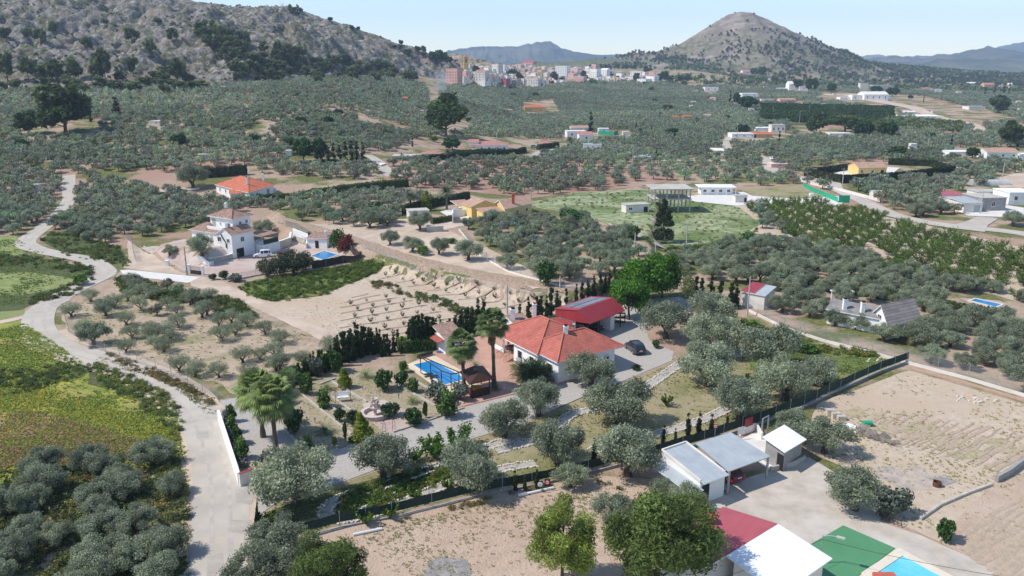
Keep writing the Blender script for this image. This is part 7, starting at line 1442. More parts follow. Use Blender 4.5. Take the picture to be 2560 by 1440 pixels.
# black cypress row in the middle distance and other far cypresses
for i in range(9): putp('cypress',CYPFAR,792+14.5*i,412-i*1.2,17,[60,62,50,58,52,60,62,58,56][i],2.6,9.,'black cypress in the tight row beyond the orange roofed villa','cypress','tight row of black cypresses')
for u,v,w,h,lab in [(1476,330,17,58,'single tall cypress beside the far white cottages'),(968,245,7,30,'leftmost of three thin cypresses below the hill'),(976,248,7,30,'second of three thin cypresses below the hill'),(1000,252,7,32,'thin cypress next to the small red roofed hut'),(1824,262,9,40,'far cypress left of the dark clump'),(1842,260,7,32,'far thin cypress in the dark clump'),(2290,235,0,0,''),(292,296,26,62,'dark columnar cypress right of the giant left pine'),(228,305,10,58,'thin cypress just right of the giant left pine'),(1526,190,7,28,'cypress in front of the orange town house'),(2485,238,8,30,'far right cypress, left of the tall three'),(2508,240,8,36,'far right cypress, middle of the three'),(2520,242,8,26,'far right cypress, right of the three'),(2462,240,7,24,'small cypress on the far right plain'),(1590,330,9,26,'cypress right of the blue netting cottages'),(1627,335,6,24,'thin cypress in the far grove')]:
    if w: putp('cypress',CYPFAR,u,v,w,h,2.6,9.,lab,'cypress')
# ---- hedges
blob_hedge('green_hedge',[(628,508),(720,505),(800,492),(900,478),(1018,466)],2.4,2.6,(.08,.155,.02),'long bright green hedge behind the olive rows',size=.32,dens=9,rough=.5)
blob_hedge('green_hedge',[(1953,692),(2078,724),(2231,752),(2346,774),(2510,800)],1.8,1.7,(.07,.10,.018),'long yellowish green hedge crossing the dense grove',size=.25,dens=12,rough=.5)
blob_hedge('dark_hedge',[(1035,403),(1110,398),(1200,390),(1300,384),(1312,379)],1.8,2.2,(.025,.05,.015),'dark clipped hedge in front of the pink roofed houses',size=.4,dens=6)
blob_hedge('dark_hedge',[(1120,387),(1160,382),(1262,377)],1.6,1.1,(.04,.07,.02),'dark hedge directly below the pink roofed house',size=.4,dens=6)
blob_hedge('dark_hedge',[(1345,375),(1395,368)],1.6,2.6,(.025,.05,.015),'short dark hedge before the small pink roofed garage',size=.4,dens=6)
blob_hedge('dark_hedge',[(484,446),(560,441),(618,436)],1.6,3.4,(.03,.045,.02),'dark clipped hedge left of the orange roofed villa',size=.32,dens=8)
blob_hedge('dark_hedge',[(1008,536),(1070,520),(1130,508),(1172,500)],1.2,2.6,(.03,.055,.018),'dark hedge behind the yellow house terrace',size=.22,dens=14)
blob_hedge('dark_hedge',[(1080,560),(1105,556),(1130,552)],1.1,1.5,(.07,.12,.02),'low green hedge beside the white store',size=.2,dens=16)
blob_hedge('vine_pergola',[(1000,880),(1040,872),(1085,868)],2.2,1.9,(.12,.22,.04),'bright green vine trained over a pergola behind the pool','vine',size=.16,dens=26,rough=.5)
def scrub(poly,n,s0,s1,c,seed):
    r=np.random.default_rng(seed); P=np.array([G2(*q) for q in poly]); lo=P.min(0);hi=P.max(0); Q=lo+(hi-lo)*r.random((n*8,2)); Q=Q[pinp(Q[:,0],Q[:,1],P)]; Q=Q[fbm(Q[:,0]/5,Q[:,1]/5,3)+.15*r.normal(size=len(Q))>.48][:n]
    def pr(k,cc): V,C=cards(np.random.default_rng(k),170,*blob_centres(np.random.default_rng(k+1),7,.9,.5,.35,.4),.14,cc,.3); return V,C
    return stuff_trees('scrub',Q,H(Q[:,0],Q[:,1]),r.uniform(s0,s1,len(Q)),[pr(1,c),pr(3,tuple(k*.7 for k in c)),pr(5,(c[0]*1.5,c[1]*1.15,c[2]))],None,None,[M['leafstuff']],.2,seed)
S1=[scrub([(285,700),(345,705),(470,740),(590,752),(640,800),(560,790),(440,760),(310,735)],330,.5,1.3,(.10,.16,.04),1),
scrub([(925,703),(985,714),(1050,732),(1110,752),(1180,778),(1240,795),(1235,812),(1170,795),(1080,762),(990,735),(935,722)],220,.3,.9,(.13,.17,.06),2),
scrub([(597,720),(660,700),(780,682),(905,650),(958,661),(900,700),(800,742),(690,756),(610,738)],750,.3,.85,(.12,.20,.04),3),
scrub([(-150,930),(0,925),(90,930),(170,895),(260,925),(160,955),(60,985),(-150,1010)],200,.3,.7,(.11,.16,.05),4),
scrub([(230,905),(330,940),(430,995),(458,1060),(445,1105),(400,1060),(330,1000),(250,960)],230,.3,.7,(.16,.22,.06),5),
scrub([(-100,640),(40,640),(140,650),(230,668),(238,695),(190,735),(110,755),(50,770),(110,735),(200,705),(170,675),(60,668),(-100,670)],420,.3,.9,(.11,.16,.05),6),
scrub([(100,600),(170,642),(330,668),(300,620),(200,590),(130,580)],300,.3,.9,(.12,.18,.05),7),
scrub([(250,880),(400,925),(545,1010),(548,1030),(480,985),(330,925)],260,.25,.6,(.2,.19,.08),8),
scrub([(1450,740),(1560,700),(1620,680),(1560,720),(1500,750)],150,.4,1.1,(.12,.16,.06),9),
scrub([(1600,592),(1720,620),(1850,602),(1895,570),(1880,612),(1740,645),(1640,620)],220,.4,1.1,(.11,.18,.04),10),
scrub([(1700,1275) ,(1500,1200),(1200,1262),(800,1352),(860,1340),(1180,1255),(1450,1195)],160,.2,.5,(.17,.18,.07),11),
scrub([(850,1285),(860,1240),(1000,1190),(1160,1155),(1110,1205),(950,1270)],130,.3,.7,(.12,.2,.04),12),
scrub([(1335,508),(1450,482),(1600,478),(1850,522),(1890,560),(1840,598),(1720,612),(1600,588),(1460,540)],420,.25,.6,(.26,.3,.14),14),
scrub([(0,1190),(200,1150),(440,1140),(468,1250),(470,1440),(0,1440)],420,.4,.9,(.16,.2,.08),15),
scrub([(1850,800),(1950,840),(2100,865),(2230,895),(2100,890),(1950,860),(1860,830)],200,.3,.8,(.17,.21,.05),13)]
merge(S1,'bank_scrub','low green scrub covering the banks and terrace edges','scrub')
blob_hedge('lavender_border',[(562,1035),(577,1080),(595,1130),(611,1172)],.8,.6,(.18,.16,.24),'pale lilac flowering border inside the white wall','flower bed',size=.12,dens=40,rough=.6)
# tufts and weeds
def tufts(name,poly,n,smin,smax,c,label,cat='weeds',seed=1,h=.5):
    r=np.random.default_rng(seed); P=np.array([G2(*q) for q in poly]); lo=P.min(0);hi=P.max(0); Q=lo+(hi-lo)*r.random((n*6,2)); Q=Q[pinp(Q[:,0],Q[:,1],P)]; Q=Q[fbm(Q[:,0]/6,Q[:,1]/6,3)+.13*r.normal(size=len(Q))>.5][:n]
    K=7; s=r.uniform(smin*.5,smax*.62,len(Q)); V=[];Cc=[]
    for k in range(K):
        a=r.random(len(Q))*6.283; d=r.random(len(Q))*s*.7; p=np.stack([Q[:,0]+np.cos(a)*d,Q[:,1]+np.sin(a)*d],1); z=H(p[:,0],p[:,1]); t=np.stack([np.cos(a+1.5),np.sin(a+1.5)],1)*(s*.28)[:,None]; o_=np.stack([np.cos(a),np.sin(a)],1)*(s*.35)[:,None]
        V.append(np.stack([np.c_[p-t,z],np.c_[p+t,z],np.c_[p+t*.6+o_,z+s*h],np.c_[p-t*.6+o_,z+s*h]],1)); Cc.append(np.repeat((np.array(c)[None]*r.uniform(.6,1.4,len(Q))[:,None])[:,None],4,1))
    V=np.concatenate(V).reshape(-1,3);C=np.concatenate(Cc).reshape(-1,3); return tag(meshobj(name,np_mesh(name,V,F4(len(V)//4),[M['leafstuff']],cols=C)),label,cat,kind='stuff')
L1=[tufts('weeds',[(-150,860),(60,810),(230,920),(330,955),(440,1040),(460,1130),(475,1240),(200,1180),(-150,1260)],11000,.3,.7,(.32,.38,.08),None,None,1),
tufts('weeds',[(-150,900),(60,950),(230,1000),(440,1080),(440,1110),(200,1100),(-150,1120)],7500,.3,.5,(.55,.50,.08),None,None,2),
tufts('weeds',[(-150,1040),(100,1030),(350,1100),(330,1150),(-150,1200)],7000,.3,.6,(.42,.29,.16),None,None,3),
tufts('weeds',[(-200,600),(45,600),(180,668),(230,690),(100,750),(-150,800)],3500,.3,.7,(.2,.27,.07),None,None,4),
tufts('weeds',[(230,905),(400,950),(545,1040),(545,1000),(400,930),(250,890)],2200,.25,.5,(.32,.26,.12),None,None,5),
tufts('weeds',[(420,950),(480,975),(548,1030),(530,1045),(480,1005)],700,.25,.5,(.2,.24,.08),None,None,6),
tufts('weeds',[(650,1300),(850,1215),(1300,1070),(1690,905),(1850,800),(2270,905),(1640,1140),(1180,1235),(750,1335)],5200,.15,.4,(.26,.28,.12),None,None,7),
tufts('weeds',[(1900,850),(2050,860),(2240,905),(2080,970),(1880,890)],2600,.3,.6,(.2,.26,.07),None,None,8),
tufts('weeds',[(900,1330),(1200,1260),(1600,1210),(1660,1280),(1350,1440),(1000,1500)],2300,.12,.35,(.36,.35,.16),None,None,9),
tufts('weeds',[(2040,1010),(2270,925),(2560,1010),(2560,1400),(2250,1310),(2050,1120)],1800,.12,.4,(.36,.36,.14),None,None,10),
tufts('weeds',[(840,1290),(850,1235),(1000,1185),(1170,1150),(1120,1200),(950,1265)],1500,.2,.5,(.07,.13,.025),None,None,11),
tufts('weeds',[(745,975),(930,925),(1040,985),(1150,1018),(780,1143),(690,1055)],1600,.1,.28,(.2,.21,.09),None,None,12),
tufts('weeds',[(600,720),(900,650),(1190,700),(1430,740),(1500,760),(1160,825),(880,870),(620,740)],1200,.12,.3,(.22,.22,.12),None,None,13),
tufts('weeds',[(0,1180),(450,1140),(470,1440),(0,1440)],4200,.3,.7,(.16,.2,.06),None,None,14),
tufts('weeds',[(170,760),(420,720),(860,870),(700,930),(600,990),(250,890)],900,.2,.5,(.32,.32,.15),None,None,15)]
merge(L1,'weeds','green yellow and brown weeds growing over the meadow, verges and bare soil','weeds')
# edging stones of the garden paths
sv=[];r_=random.Random(9); mb=MB()
for P_,wd in ((P1,1.1),(P2,1.2),(P3,1.2),(P4,1.0),(P5,1.6)):
    D=np.gradient(P_,axis=0); D/=np.linalg.norm(D,axis=1)[:,None]; Nn=np.stack([-D[:,1],D[:,0]],1); Lc=np.cumsum(np.r_[0,np.linalg.norm(np.diff(P_,axis=0),axis=1)])
    for side in (-1,1):
        s=0
        while s<Lc[-1]:
            q=np.array([np.interp(s,Lc,P_[:,0]),np.interp(s,Lc,P_[:,1])]); n=np.array([np.interp(s,Lc,Nn[:,0]),np.interp(s,Lc,Nn[:,1])]); q=q+n*side*(wd/2+.1)+np.array((r_.gauss(0,.05),r_.gauss(0,.05)))
            a=r_.random()*3; z=r_.uniform(.08,.17); e=r_.uniform(.08,.17); z*=.8; mb.obox((q[0],q[1],z*.4),(e*math.cos(a),e*math.sin(a),.02),(-.1*math.sin(a),.1*math.cos(a),0),(.02,.01,z)); s+=r_.uniform(.22,.42)
for poly in ([(1000,1190),(1110,1150),(1100,1190),(960,1240)],[(910,1260),(1000,1230),(960,1290),(880,1290)]):
    for k in range(16): u=r_.uniform(min(p[0] for p in poly),max(p[0] for p in poly)); v=r_.uniform(min(p[1] for p in poly),max(p[1] for p in poly)); q=G2(u,v); e=r_.uniform(.1,.3); mb.obox((q[0],q[1],.1),(e,.05,.03),(-.04,e*.7,0),(0,.03,e*.5))
for (u,v,n) in ((2130,1080,26),(2200,905,10),(2440,1000,14)):
    for k in range(n): q=G2(u+r_.uniform(-50,50),v+r_.uniform(-12,12)); e=r_.uniform(.1,.25); mb.obox((q[0],q[1],.1),(e,.05,.03),(-.04,e*.7,0),(0,.03,e*.6))
tag(mb.build('edging_stones',M['edge']),'rough pale stones lining the curving garden paths','stones',kind='stuff')
# ---- fountain
p=G2(938,1040); o=empty('fountain',(*p,.04),0,'three tiered stone fountain with a round basin in the garden','fountain')
def lathe(prof,n=28,m=0):
    c=MB(); 
    for k,(r0,z0) in enumerate(prof):
        for j in range(n): t=2*math.pi*j/n; c.v.append((r0*math.cos(t),r0*math.sin(t),z0))
    for k in range(len(prof)-1):
        for j in range(n): j2=(j+1)%n; c.f.append((k*n+j,k*n+j2,(k+1)*n+j2,(k+1)*n+j)); c.m.append(m)
    return c
st=mat('carved_limestone',(.62,.53,.47),(.5,.42,.37),3,.85,.2)
lathe([(1.75,0),(1.75,.45),(1.85,.5),(1.85,.58),(1.4,.58),(1.35,.15),(0.01,.12)]).build('basin',st,o); lathe([(.35,.12),(.22,.3),(.2,.9),(.25,.95)]).build('pedestal',st,o)
for rr_,zz in ((.75,.95),(.58,1.5),(.42,2.0)): lathe([(.15,zz-.02),(rr_*.6,zz),(rr_,zz+.3),(rr_,zz+.36),(rr_*.8,zz+.34),(rr_*.6,zz+.15),(.01,zz+.12)]).build('bowl',st,o); 
lathe([(.13,1.0),(.12,1.5),(.13,2.0)]).build('pedestal',st,o)
# garden swing
p=G2(858,1003); o=empty('garden_swing',(*p,.04),R(12),'white cushioned garden swing on a black A frame','swing'); c=MB()
for x in (-1.0,1.0): c.tube([(x,-.6,0),(x*.95,0,1.9)],.035,6); c.tube([(x,.6,0),(x*.95,0,1.9)],.035,6)
c.tube([(-.95,0,1.9),(.95,0,1.9)],.035,6); c.build('frame',M['black'],o); c=MB(); c.box(-.75,-.3,.5,.75,.25,.6); c.build('seat',M['white'],o); c=MB(); c.obox((0,.32,.85),(.75,0,0),(0,.03,.0),(0,.08,.3)); c.build('backrest',M['white'],o)
c=MB(); 
for x in (-.72,.72): c.tube([(x,0,.55),(x,0,1.88)],.015,4)
c.build('hanger',M['black'],o)
for i,(u,v) in enumerate([(768,1083-28),(788,1058),(752,1030),(946,965),(972,982),(997,998)]):
    p=G2(u,v); c=MB(); c.tube([(*p,0),(*p,.55)],.04,6); c.tube([(*p,.55),(*p,.68)],.08,8); solo('garden_light',c,M['black'],['short black lamp post on the left lawn, front','short black lamp post on the left lawn, right','short black lamp post on the left lawn, rear','short black lamp post on the right lawn, left','short black lamp post on the right lawn, middle','short black lamp post on the right lawn, right'][i],'garden lamp')
for i,(u,v) in enumerate([(961,1085),(985,1078)]):
    p=G2(u,v); c=MB(); 
    for k in (-.18,.18): c.tube([(p[0]+k,p[1],0),(p[0]+k*.8,p[1],1.3),(p[0],p[1],1.7)],.02,5)
    for z in (.4,.8,1.2): c.tube([(p[0]-.18,p[1],z),(p[0]+.18,p[1],z)],.015,4)
    solo('plant_obelisk',c,M['black'],'thin iron plant obelisk at the fountain paving, '+('left' if i==0 else 'right'),'trellis')
p=G2(728,1172); c=MB(); 
for x in (-.2,.2): c.tube([(p[0]+x,p[1],0),(p[0]+x,p[1],1.9)],.04,6)
c.tube([(p[0]-.2,p[1],1.9),(p[0]+.2,p[1],1.9)],.04,6); c.tube([(p[0]-.2,p[1],1.2),(p[0]+.2,p[1],1.2)],.04,6); solo('iron_post',c,M['black'],'black iron gate frame at the end of the cream entrance wall','gate')
# white globe lamp by the cypress row
p=G(1161,818); c=MB(); c.tube([(p[0],p[1],0),(p[0],p[1],2.9)],.05,6,0); 
for k in range(7): pass
c.tube([(p[0],p[1],2.75+.36*t) for t in np.linspace(0,1,9)],[.02+.19*math.sin(math.pi*t) for t in np.linspace(0,1,9)],12,1); solo('globe_lamp',c,[M['steel'],M['white']],'white globe lamp above the cypress row by the young orchard','garden lamp')
# pallets, debris
def pallet(p,z,rz,tilt,label):
    o=empty('wooden_pallet',(p[0],p[1],z),rz,label,'pallet','grey wooden pallets dumped on the bare field'); o.rotation_euler=(tilt,0,rz); c=MB()
    for k in range(7): c.box(-.6,-.5+k*.155,.12,.6,-.5+k*.155+.09,.14)
    for k in (-.55,-.05,.45): c.box(k,-.5,0,k+.1,.52,.12)
    c.build('slats',M['ltwood'],o)
r_=random.Random(3)
for i,(u,v,z,t) in enumerate([(2150,1085,.25,.5),(2172,1092,.1,.1),(2190,1098,.2,.3),(2205,1102,.05,-.2),(2225,1108,.1,.2),(2240,1112,.05,.4),(2180,1090,.35,.25),(2160,1075,.3,-.3),(2212,1096,.25,.5)]): pallet(G2(u,v),z,r_.uniform(0,3),t,'weathered pallet in the dumped heap on the bare field')
c=MB()
for k in range(3): p=G2(2075+k*14,1040+k*5); c.box(p[0]-.5,p[1]-.35,0,p[0]+.5,p[1]+.35,.9-.15*k)
solo('brick_stack',c,M['stone'],'stacks of pale building blocks at the edge of the bare field','blocks')
V=[];r2=np.random.default_rng(2); p=G2(2120,1070); c=lathe([(1.0,0),(.95,.25),(.6,.42),(.01,.46)],9); c.v=[(x*1.0+p[0]+.1*math.sin(5*y),y*.6+p[1],z*(1+.2*math.sin(7*x))) for x,y,z in c.v]; solo('plastic_sheet',c,M['white'],'crumpled white plastic sheet beside the dumped pallets','tarpaulin')
p=G2(2168,1066); c=MB(); c.tube([(p[0]-.5,p[1],.4),(p[0]+.5,p[1]+.1,.4)],.35,12); solo('green_barrel',c,M['netbright'],'green barrel lying behind the dumped pallets','barrel')
p=G2(2342,1216); c=lathe([(.42,0),(.42,.55),(.38,.55),(.38,.05),(.01,.05)],18); c.v=[(x+p[0],y+p[1],z) for x,y,z in c.v]; solo('fire_drum',c,mat('rusty_steel',(.16,.06,.03),(.08,.04,.03),4,.9),'rusty cut drum for fires on the scorched soil','drum')
c=MB(); a=G2(2205,1300);b=G2(2255,1320)
for s in np.linspace(0,1,6): q=lerp(a,b,s); c.tube([(*q,0),(q[0],q[1]+.3,.8)],.03,5)
for z in (.3,.75): c.tube([(a[0],a[1]+z*.4,z),(b[0],b[1]+z*.4,z)],.03,5)
solo('fallen_rack',c,M['black'],'dark metal rack lying below the broad olive green tree','rack')
c=MB(); p=G2(1785,1270); c.box(p[0]-1.1,p[1]-.4,0,p[0]+1.1,p[1]+.4,.25); solo('concrete_slab',c,M['concrete'],'pale concrete slab beside the faded red roof','slab')
# ---- young olive saplings in rows
sg='young olive saplings in the bare field'
SP=[]
for a,b,n in [((850,770),(990,745),3),((870,783),(1031,751),4),((870,802),(1068,763),5),((870,821),(1102,779),6),((900,838),(1162,790),6),((920,852),(1170,806),6),((920,862),(1110,832),4),((950,697),(1000,684),2),((991,707),(1060,690),2),((1020,718),(1100,697),3),((1068,727),(1160,702),3),((1098,739),(1210,710),3),((1145,750),(1250,724),3),((1189,763),(1290,735),3),((1243,774),(1350,745),3),((1310,777),(1390,755),3)]:
    for k in range(n): t=(k+.5)/n; SP.append((a[0]+(b[0]-a[0])*t+random.uniform(-4,4),a[1]+(b[1]-a[1])*t-2))
for u,v in SP: p=G(u,v); put_tree('olive_sapling',SAPL[random.randrange(2)],p,random.uniform(.5,.95),random.random()*6,'tiny olive sapling in the planted rows of the cream field','sapling',sg)
# ---- peach orchard
og='fruit trees of the orchard beside the road'
OP=np.array([G2(*q) for q in [(1830,520),(1960,508),(2090,520),(2200,545),(2330,580),(2470,615),(2640,660),(2640,790),(2500,740),(2330,705),(2200,690),(2060,650),(1960,600),(1950,575),(1850,540)]]); oc=OP.mean(0); X,Y=np.meshgrid(np.arange(-140,140,3.9),np.arange(-140,140,6.6)); X=X.ravel();Y=Y.ravel(); ca_,sa_=math.cos(-.62),math.sin(-.62); ro_=np.random.default_rng(8); Q=np.stack([oc[0]+X*ca_-Y*sa_,oc[1]+X*sa_+Y*ca_],1)+ro_.normal(size=(len(X),2))*.3; Q=Q[pinp(Q[:,0],Q[:,1],OP)&(ro_.random(len(Q))<.95)]; Q=Q[~blocked(Q,.3)]
Q=Q[np.argsort(Q[:,1])][:260]; print('PEACH',len(Q))
for q in Q: put_tree('fruit_tree',PEACH[random.randrange(3)],(q[0],q[1],HH(*q)),random.uniform(.8,1.15),random.random()*6,'upright branched green fruit tree in the orchard beside the road','fruit tree',og)
for poly,lab,c in (([(1905,265),(2230,272),(2230,300),(2150,318),(1900,300)],'far dark green orchard block on the plain',(.05,.10,.02)),([(2230,300),(2405,312),(2400,335),(2240,325),(2150,312)],'far yellow green orchard block on the plain',(.13,.17,.03))):
    P=np.array([G2(*q) for q in poly]); lo=P.min(0);hi=P.max(0); X,Y=np.meshgrid(np.arange(lo[0],hi[0],4.2),np.arange(lo[1],hi[1],5.2)); Qq=np.stack([X.ravel(),Y.ravel()],1); Qq=Qq[pinp(Qq[:,0],Qq[:,1],P)]
    V,C=cards(np.random.default_rng(1),60,*blob_centres(np.random.default_rng(2),8,2.,1.2,1.6,.9),.9,c,.25); stuff_trees('orchard_rows',Qq,H(Qq[:,0],Qq[:,1]),np.full(len(Qq),1.1),[(V,C)],lab,'orchard',[M['leafstuff']],.2,3)
for u,v,wp,hp in ((1120,1185-40,105,70),(1060,1150,110,70)): pass
for u,vb,w,lab in ((1150,1120,95,'bright green fig tree at the kerb of the drive, right one'),(1085,1148,100,'bright green fig tree at the kerb of the drive, left one'),(1040,1155,60,'low fig bush at the left end of the drive kerb')): p=G(u,vb); s=w*mpp(p)/5.6; put_tree('fig_tree',FIG,p,s,u,lab,'fig tree')
for u,v,lab in ((1120,1225,'young spiky shrub beside the lower garden path'),(915,1310,'thin shrub at the left netting fence'),(975,1296,'small bush against the left netting fence'),(1040,1250,'small upright shrub on the lower path verge'),(665,1315,'yellowish shrub at the lower left garden corner'),(2232-352,960,'leafless young tree in the orchard lawn'),(1665,1015,'lime sapling on the orchard lawn')): p=G(u,v); put_tree('young_shrub',SPIKY,p,1.1,u,lab,'bush')
# ---- pines on the rocky hill
hg='pines scattered over the rocky hillside'
for i,(u,v,h,w) in enumerate([(18,105,62,36),(75,105,66,30),(102,112,66,34),(135,85,50,26),(330,108,66,34),(395,62,30,22),(432,108,62,30),(380,140,68,30),(220,130,66,28),(262,66,34,20),(265,208,136,46),(240,206,90,36),(20,205,128,52),(72,206,110,42),(145,206,90,56),(186,202,90,42),(335,192,84,36),(400,204,52,44),(446,212,104,46),(110,205,70,40),(415,190,40,40),(480,232,50,44),(455,232,46,44),(505,226,40,40)]): putp('hill_pine',PINE_HILL[i%4],u,v,w,h*.62,5.4,6.,'pine tree growing on the lower rocky slope at the left','pine tree',hg)
RV=[(488,80),(530,72),(620,108),(612,142),(560,138),(515,120)]; LW=[(540,128),(620,138),(700,130),(780,150),(860,158),(960,175),(1040,190),(1038,207),(900,212),(700,212),(600,216),(560,170)]
def upx(poly,n,seed): 
    r=random.Random(seed); P=np.array(poly); out=[]
    while len(out)<n:
        u=r.uniform(P[:,0].min(),P[:,0].max()); v=r.uniform(P[:,1].min(),P[:,1].max())
        if pinp(np.array([u]),np.array([v]),P)[0] and all(abs(u-a)>5 or abs(v-b)>3 for a,b in out[-60:]): out.append((u,v))
    return out
for k,(poly,n,lab,g_,wp,hp) in enumerate([(RV,42,'dark pine in the gully wood on the rocky hill','pines in the hillside gully',26,30),(LW,120,'pine in the wood along the foot of the rocky hill','pines along the foot of the hill',26,26),([(700,12),(760,30),(745,40),(700,26)],8,'small tree on the hilltop outcrop','trees on the hilltop outcrop',14,12),([(0,215),(130,190),(480,212),(480,240),(0,240)],26,'dark tree where the hill meets the groves','trees between hill and groves',34,30),([(985,110),(1060,128),(1110,150),(1060,160),(980,125)],14,'tree on the end of the ridge above the town','trees on the ridge end',16,14)]):
    for i,(u,v) in enumerate(upx(poly,n,k)): putp('hill_pine' if k!=3 else 'dark_tree',PINE_HILL[i%4],u,v,wp*random.uniform(.7,1.3),hp*random.uniform(.7,1.2),5.4,6.,lab,'pine tree' if k!=3 else 'tree',g_)
for i,(u,v,w,h) in enumerate([(1082,150,20,26),(1098,150,24,30),(1110,152,22,26),(1125,156,18,18),(825,50,14,10),(880,72,14,12),(895,75,12,12),(1140,158,12,12)]): putp('ridge_tree',TREED[1],u,v+2,w,h,7.,6.6,'dark tree on the skyline at the end of the ridge','tree','skyline trees on the ridge')
# ---- background buildings: (u,v foot-left, w px, h px, label, wall, roof, kind, angle, windows)
for b in BG:
    u,v,wp,hp,lab,mw,mr,kd,an,wn,cat=b; nm={'house':'country_house','shed':'shed','building':'building','wall':'long_wall'}.get(cat,cat); hut(u,v,wp,hp,lab,mw,mr,kd,an,None,None,nm,cat,wn,False,.3 if kd!='flat' else .1)
# right-edge low buildings beside the junction
o,q,z,h=hut(2350,500,60,12,'long white low building with a faded red parapet near the junction','white2','redflat','flat',-8,9,win=0,name='building',cat='building'); 
o,q,z,h=hut(2408,532,50,24,'white and grey garage with a pale blue shutter near the junction','white2','greymetal','shed',8,8,hr=.6,name='garage',cat='garage'); door(o,q[0],q[1],(dist(q[0],q[1]))*.75,2.4,z,2.2,'greymetal')
hut(2450,528,66,32,'grey block house with one window near the junction','block','concrete','flat',6,9,win=1,name='country_house',cat='house')
hut(2520,512,70,30,'bright white building cut by the right edge near the junction','white','white','flat',0,9,win=2,name='building',cat='building')
hut(2440,500,60,20,'white open frame structure behind the block house','white2','concrete','flat',0,6,win=2,name='building',cat='building')
hut(2183,498,34,14,'small white hut with a grey sheet roof inside the roadside grove','white2','greymetal','gable',-4,4,dr=False,win=1)
o=empty('greenhouse_tunnel',tuple(G(2425,462)),0,'pale plastic greenhouse tunnel on the brown field','greenhouse'); c=MB(); n=14; Lx=14.
for i in range(9):
    for j in range(n): t=math.pi*j/(n-1); c.v.append((i*Lx/8,2.*math.cos(t),2.*math.sin(t)+ .04*math.sin(i*3+j)))
for i in range(8):
    for j in range(n-1): c.f.append((i*n+j,(i+1)*n+j,(i+1)*n+j+1,i*n+j+1)); c.m.append(0)
c.f.append(tuple(range(n))); c.m.append(0); c.f.append(tuple(range(8*n,9*n))[::-1]); c.m.append(0); c.build('plastic_cover',mat('greenhouse_film',(.5,.5,.5),(.4,.4,.4),.6,.4),o)
# far green shade and netting yards
hut(1358,322,28,6,'green sheet shelter in the far grove','netgreen','netbright','flat',0,6); meshfence('netting_fence',[(1640,325),(1700,322),(1752,320)],2.2,'green netting fence in the far grove',sp=8,net='netbright')
meshfence('netting_fence',[(1495,336),(1535,338),(1545,334)],2.2,'turquoise netting round the far white cottage yard',sp=8,net='netbright')
# far and mid cars
p=G(1890,392); car(p[:2],R(170),4.4,1.8,1.6,M['carblack'],'black car at the far road junction'); p=G(1930,399); car(p[:2],R(95),4.4,1.8,1.6,M['carwhite'],'white car on the side road by the pale brick hut'); p=G(1330+0,368+2); 
p=G(1327,372) ; p=G(1332+3,369); car(p[:2],R(10),4.4,1.8,1.5,M['carsilver'],'silver car at the gate of the pink roofed bungalow')
# ---- utility poles
POLES=[(1268,785,712,'grey concrete pole between the young orchards'),(1586,640,582,'pole at the right end of the oval grove'),(1637,662,610,'pole behind the bright green trees, left'),(1716,612,556,'concrete pole at the edge of the silvery field'),(1668,602,568,'short pole beside the tall dark conifer'),(1868,790,692,'tall pole beside the red and grey roofed store'),(2105,470,420,'pole in front of the hedge compound'),(468,688,616,'wooden pole at the villa gate'),(1040,465,425,'pole on the reddish grove, left'),(1328,500,470,'pole beside the yellow house'),(88,400,355,'pole in the left groves'),(510,398,358,'pole beside the grey hut in the left groves'),(903,402,356,'pole at the black cypress row'),(1242,385,330,'pole before the pink roofed bungalow'),(1456,262,222,'far mast pole in the groves, left'),(1248,275,245,'far pole near the orange roofed house'),(1582,400,362,'pole near the side road shed'),(1878,380,348,'pole beside the far road netting'),(1998,310,278,'pole on the dark orchard, left'),(2023,282,262,'pole on the dark orchard, middle'),(2084,280,258,'pole on the dark orchard, right'),(2114,378,348,'transformer pole in the right groves'),(2318,378,332,'tall transformer pole by the white tower hut'),(2263,356,330,'pole right of the pine group'),(2392,306,285,'pole beside the far white wall'),(2407,316,296,'second pole beside the far white wall'),(2428,314,300,'third pole beside the far white wall'),(2505,450,398,'pole before the greenhouse tunnel'),(2450,535,475,'pole beside the shutter garage'),(1668,330,300,'pole near the far green netting'),(1498,310,290,'pole at the far cottages'),(1932,285,265,'pole left of the dark orchard'),(772,28,10,'antenna mast on the ridge skyline'),(1633,128,112,'radio mast on the low hill, left'),(1650,126,110,'radio mast on the low hill, right'),(1552,170,158,'pylon on the far slope'),(2155,182,166,'pylon on the far right slope'),(2218,310,285,'pole on the far right orchard'),(1842,345,315,'pole at the far road houses'),(2055,300,280,'pole beside the far works road'),(1400,720,690,'short fence pole on the cream bank')]
for i,(u,vb,vt,lab) in enumerate(POLES): pole(u,vb,vt,lab,arm=(i%3==0 and vb<700),r=.13 if vb>250 else .3,m='ltwood' if 'wooden' in lab else 'concrete')
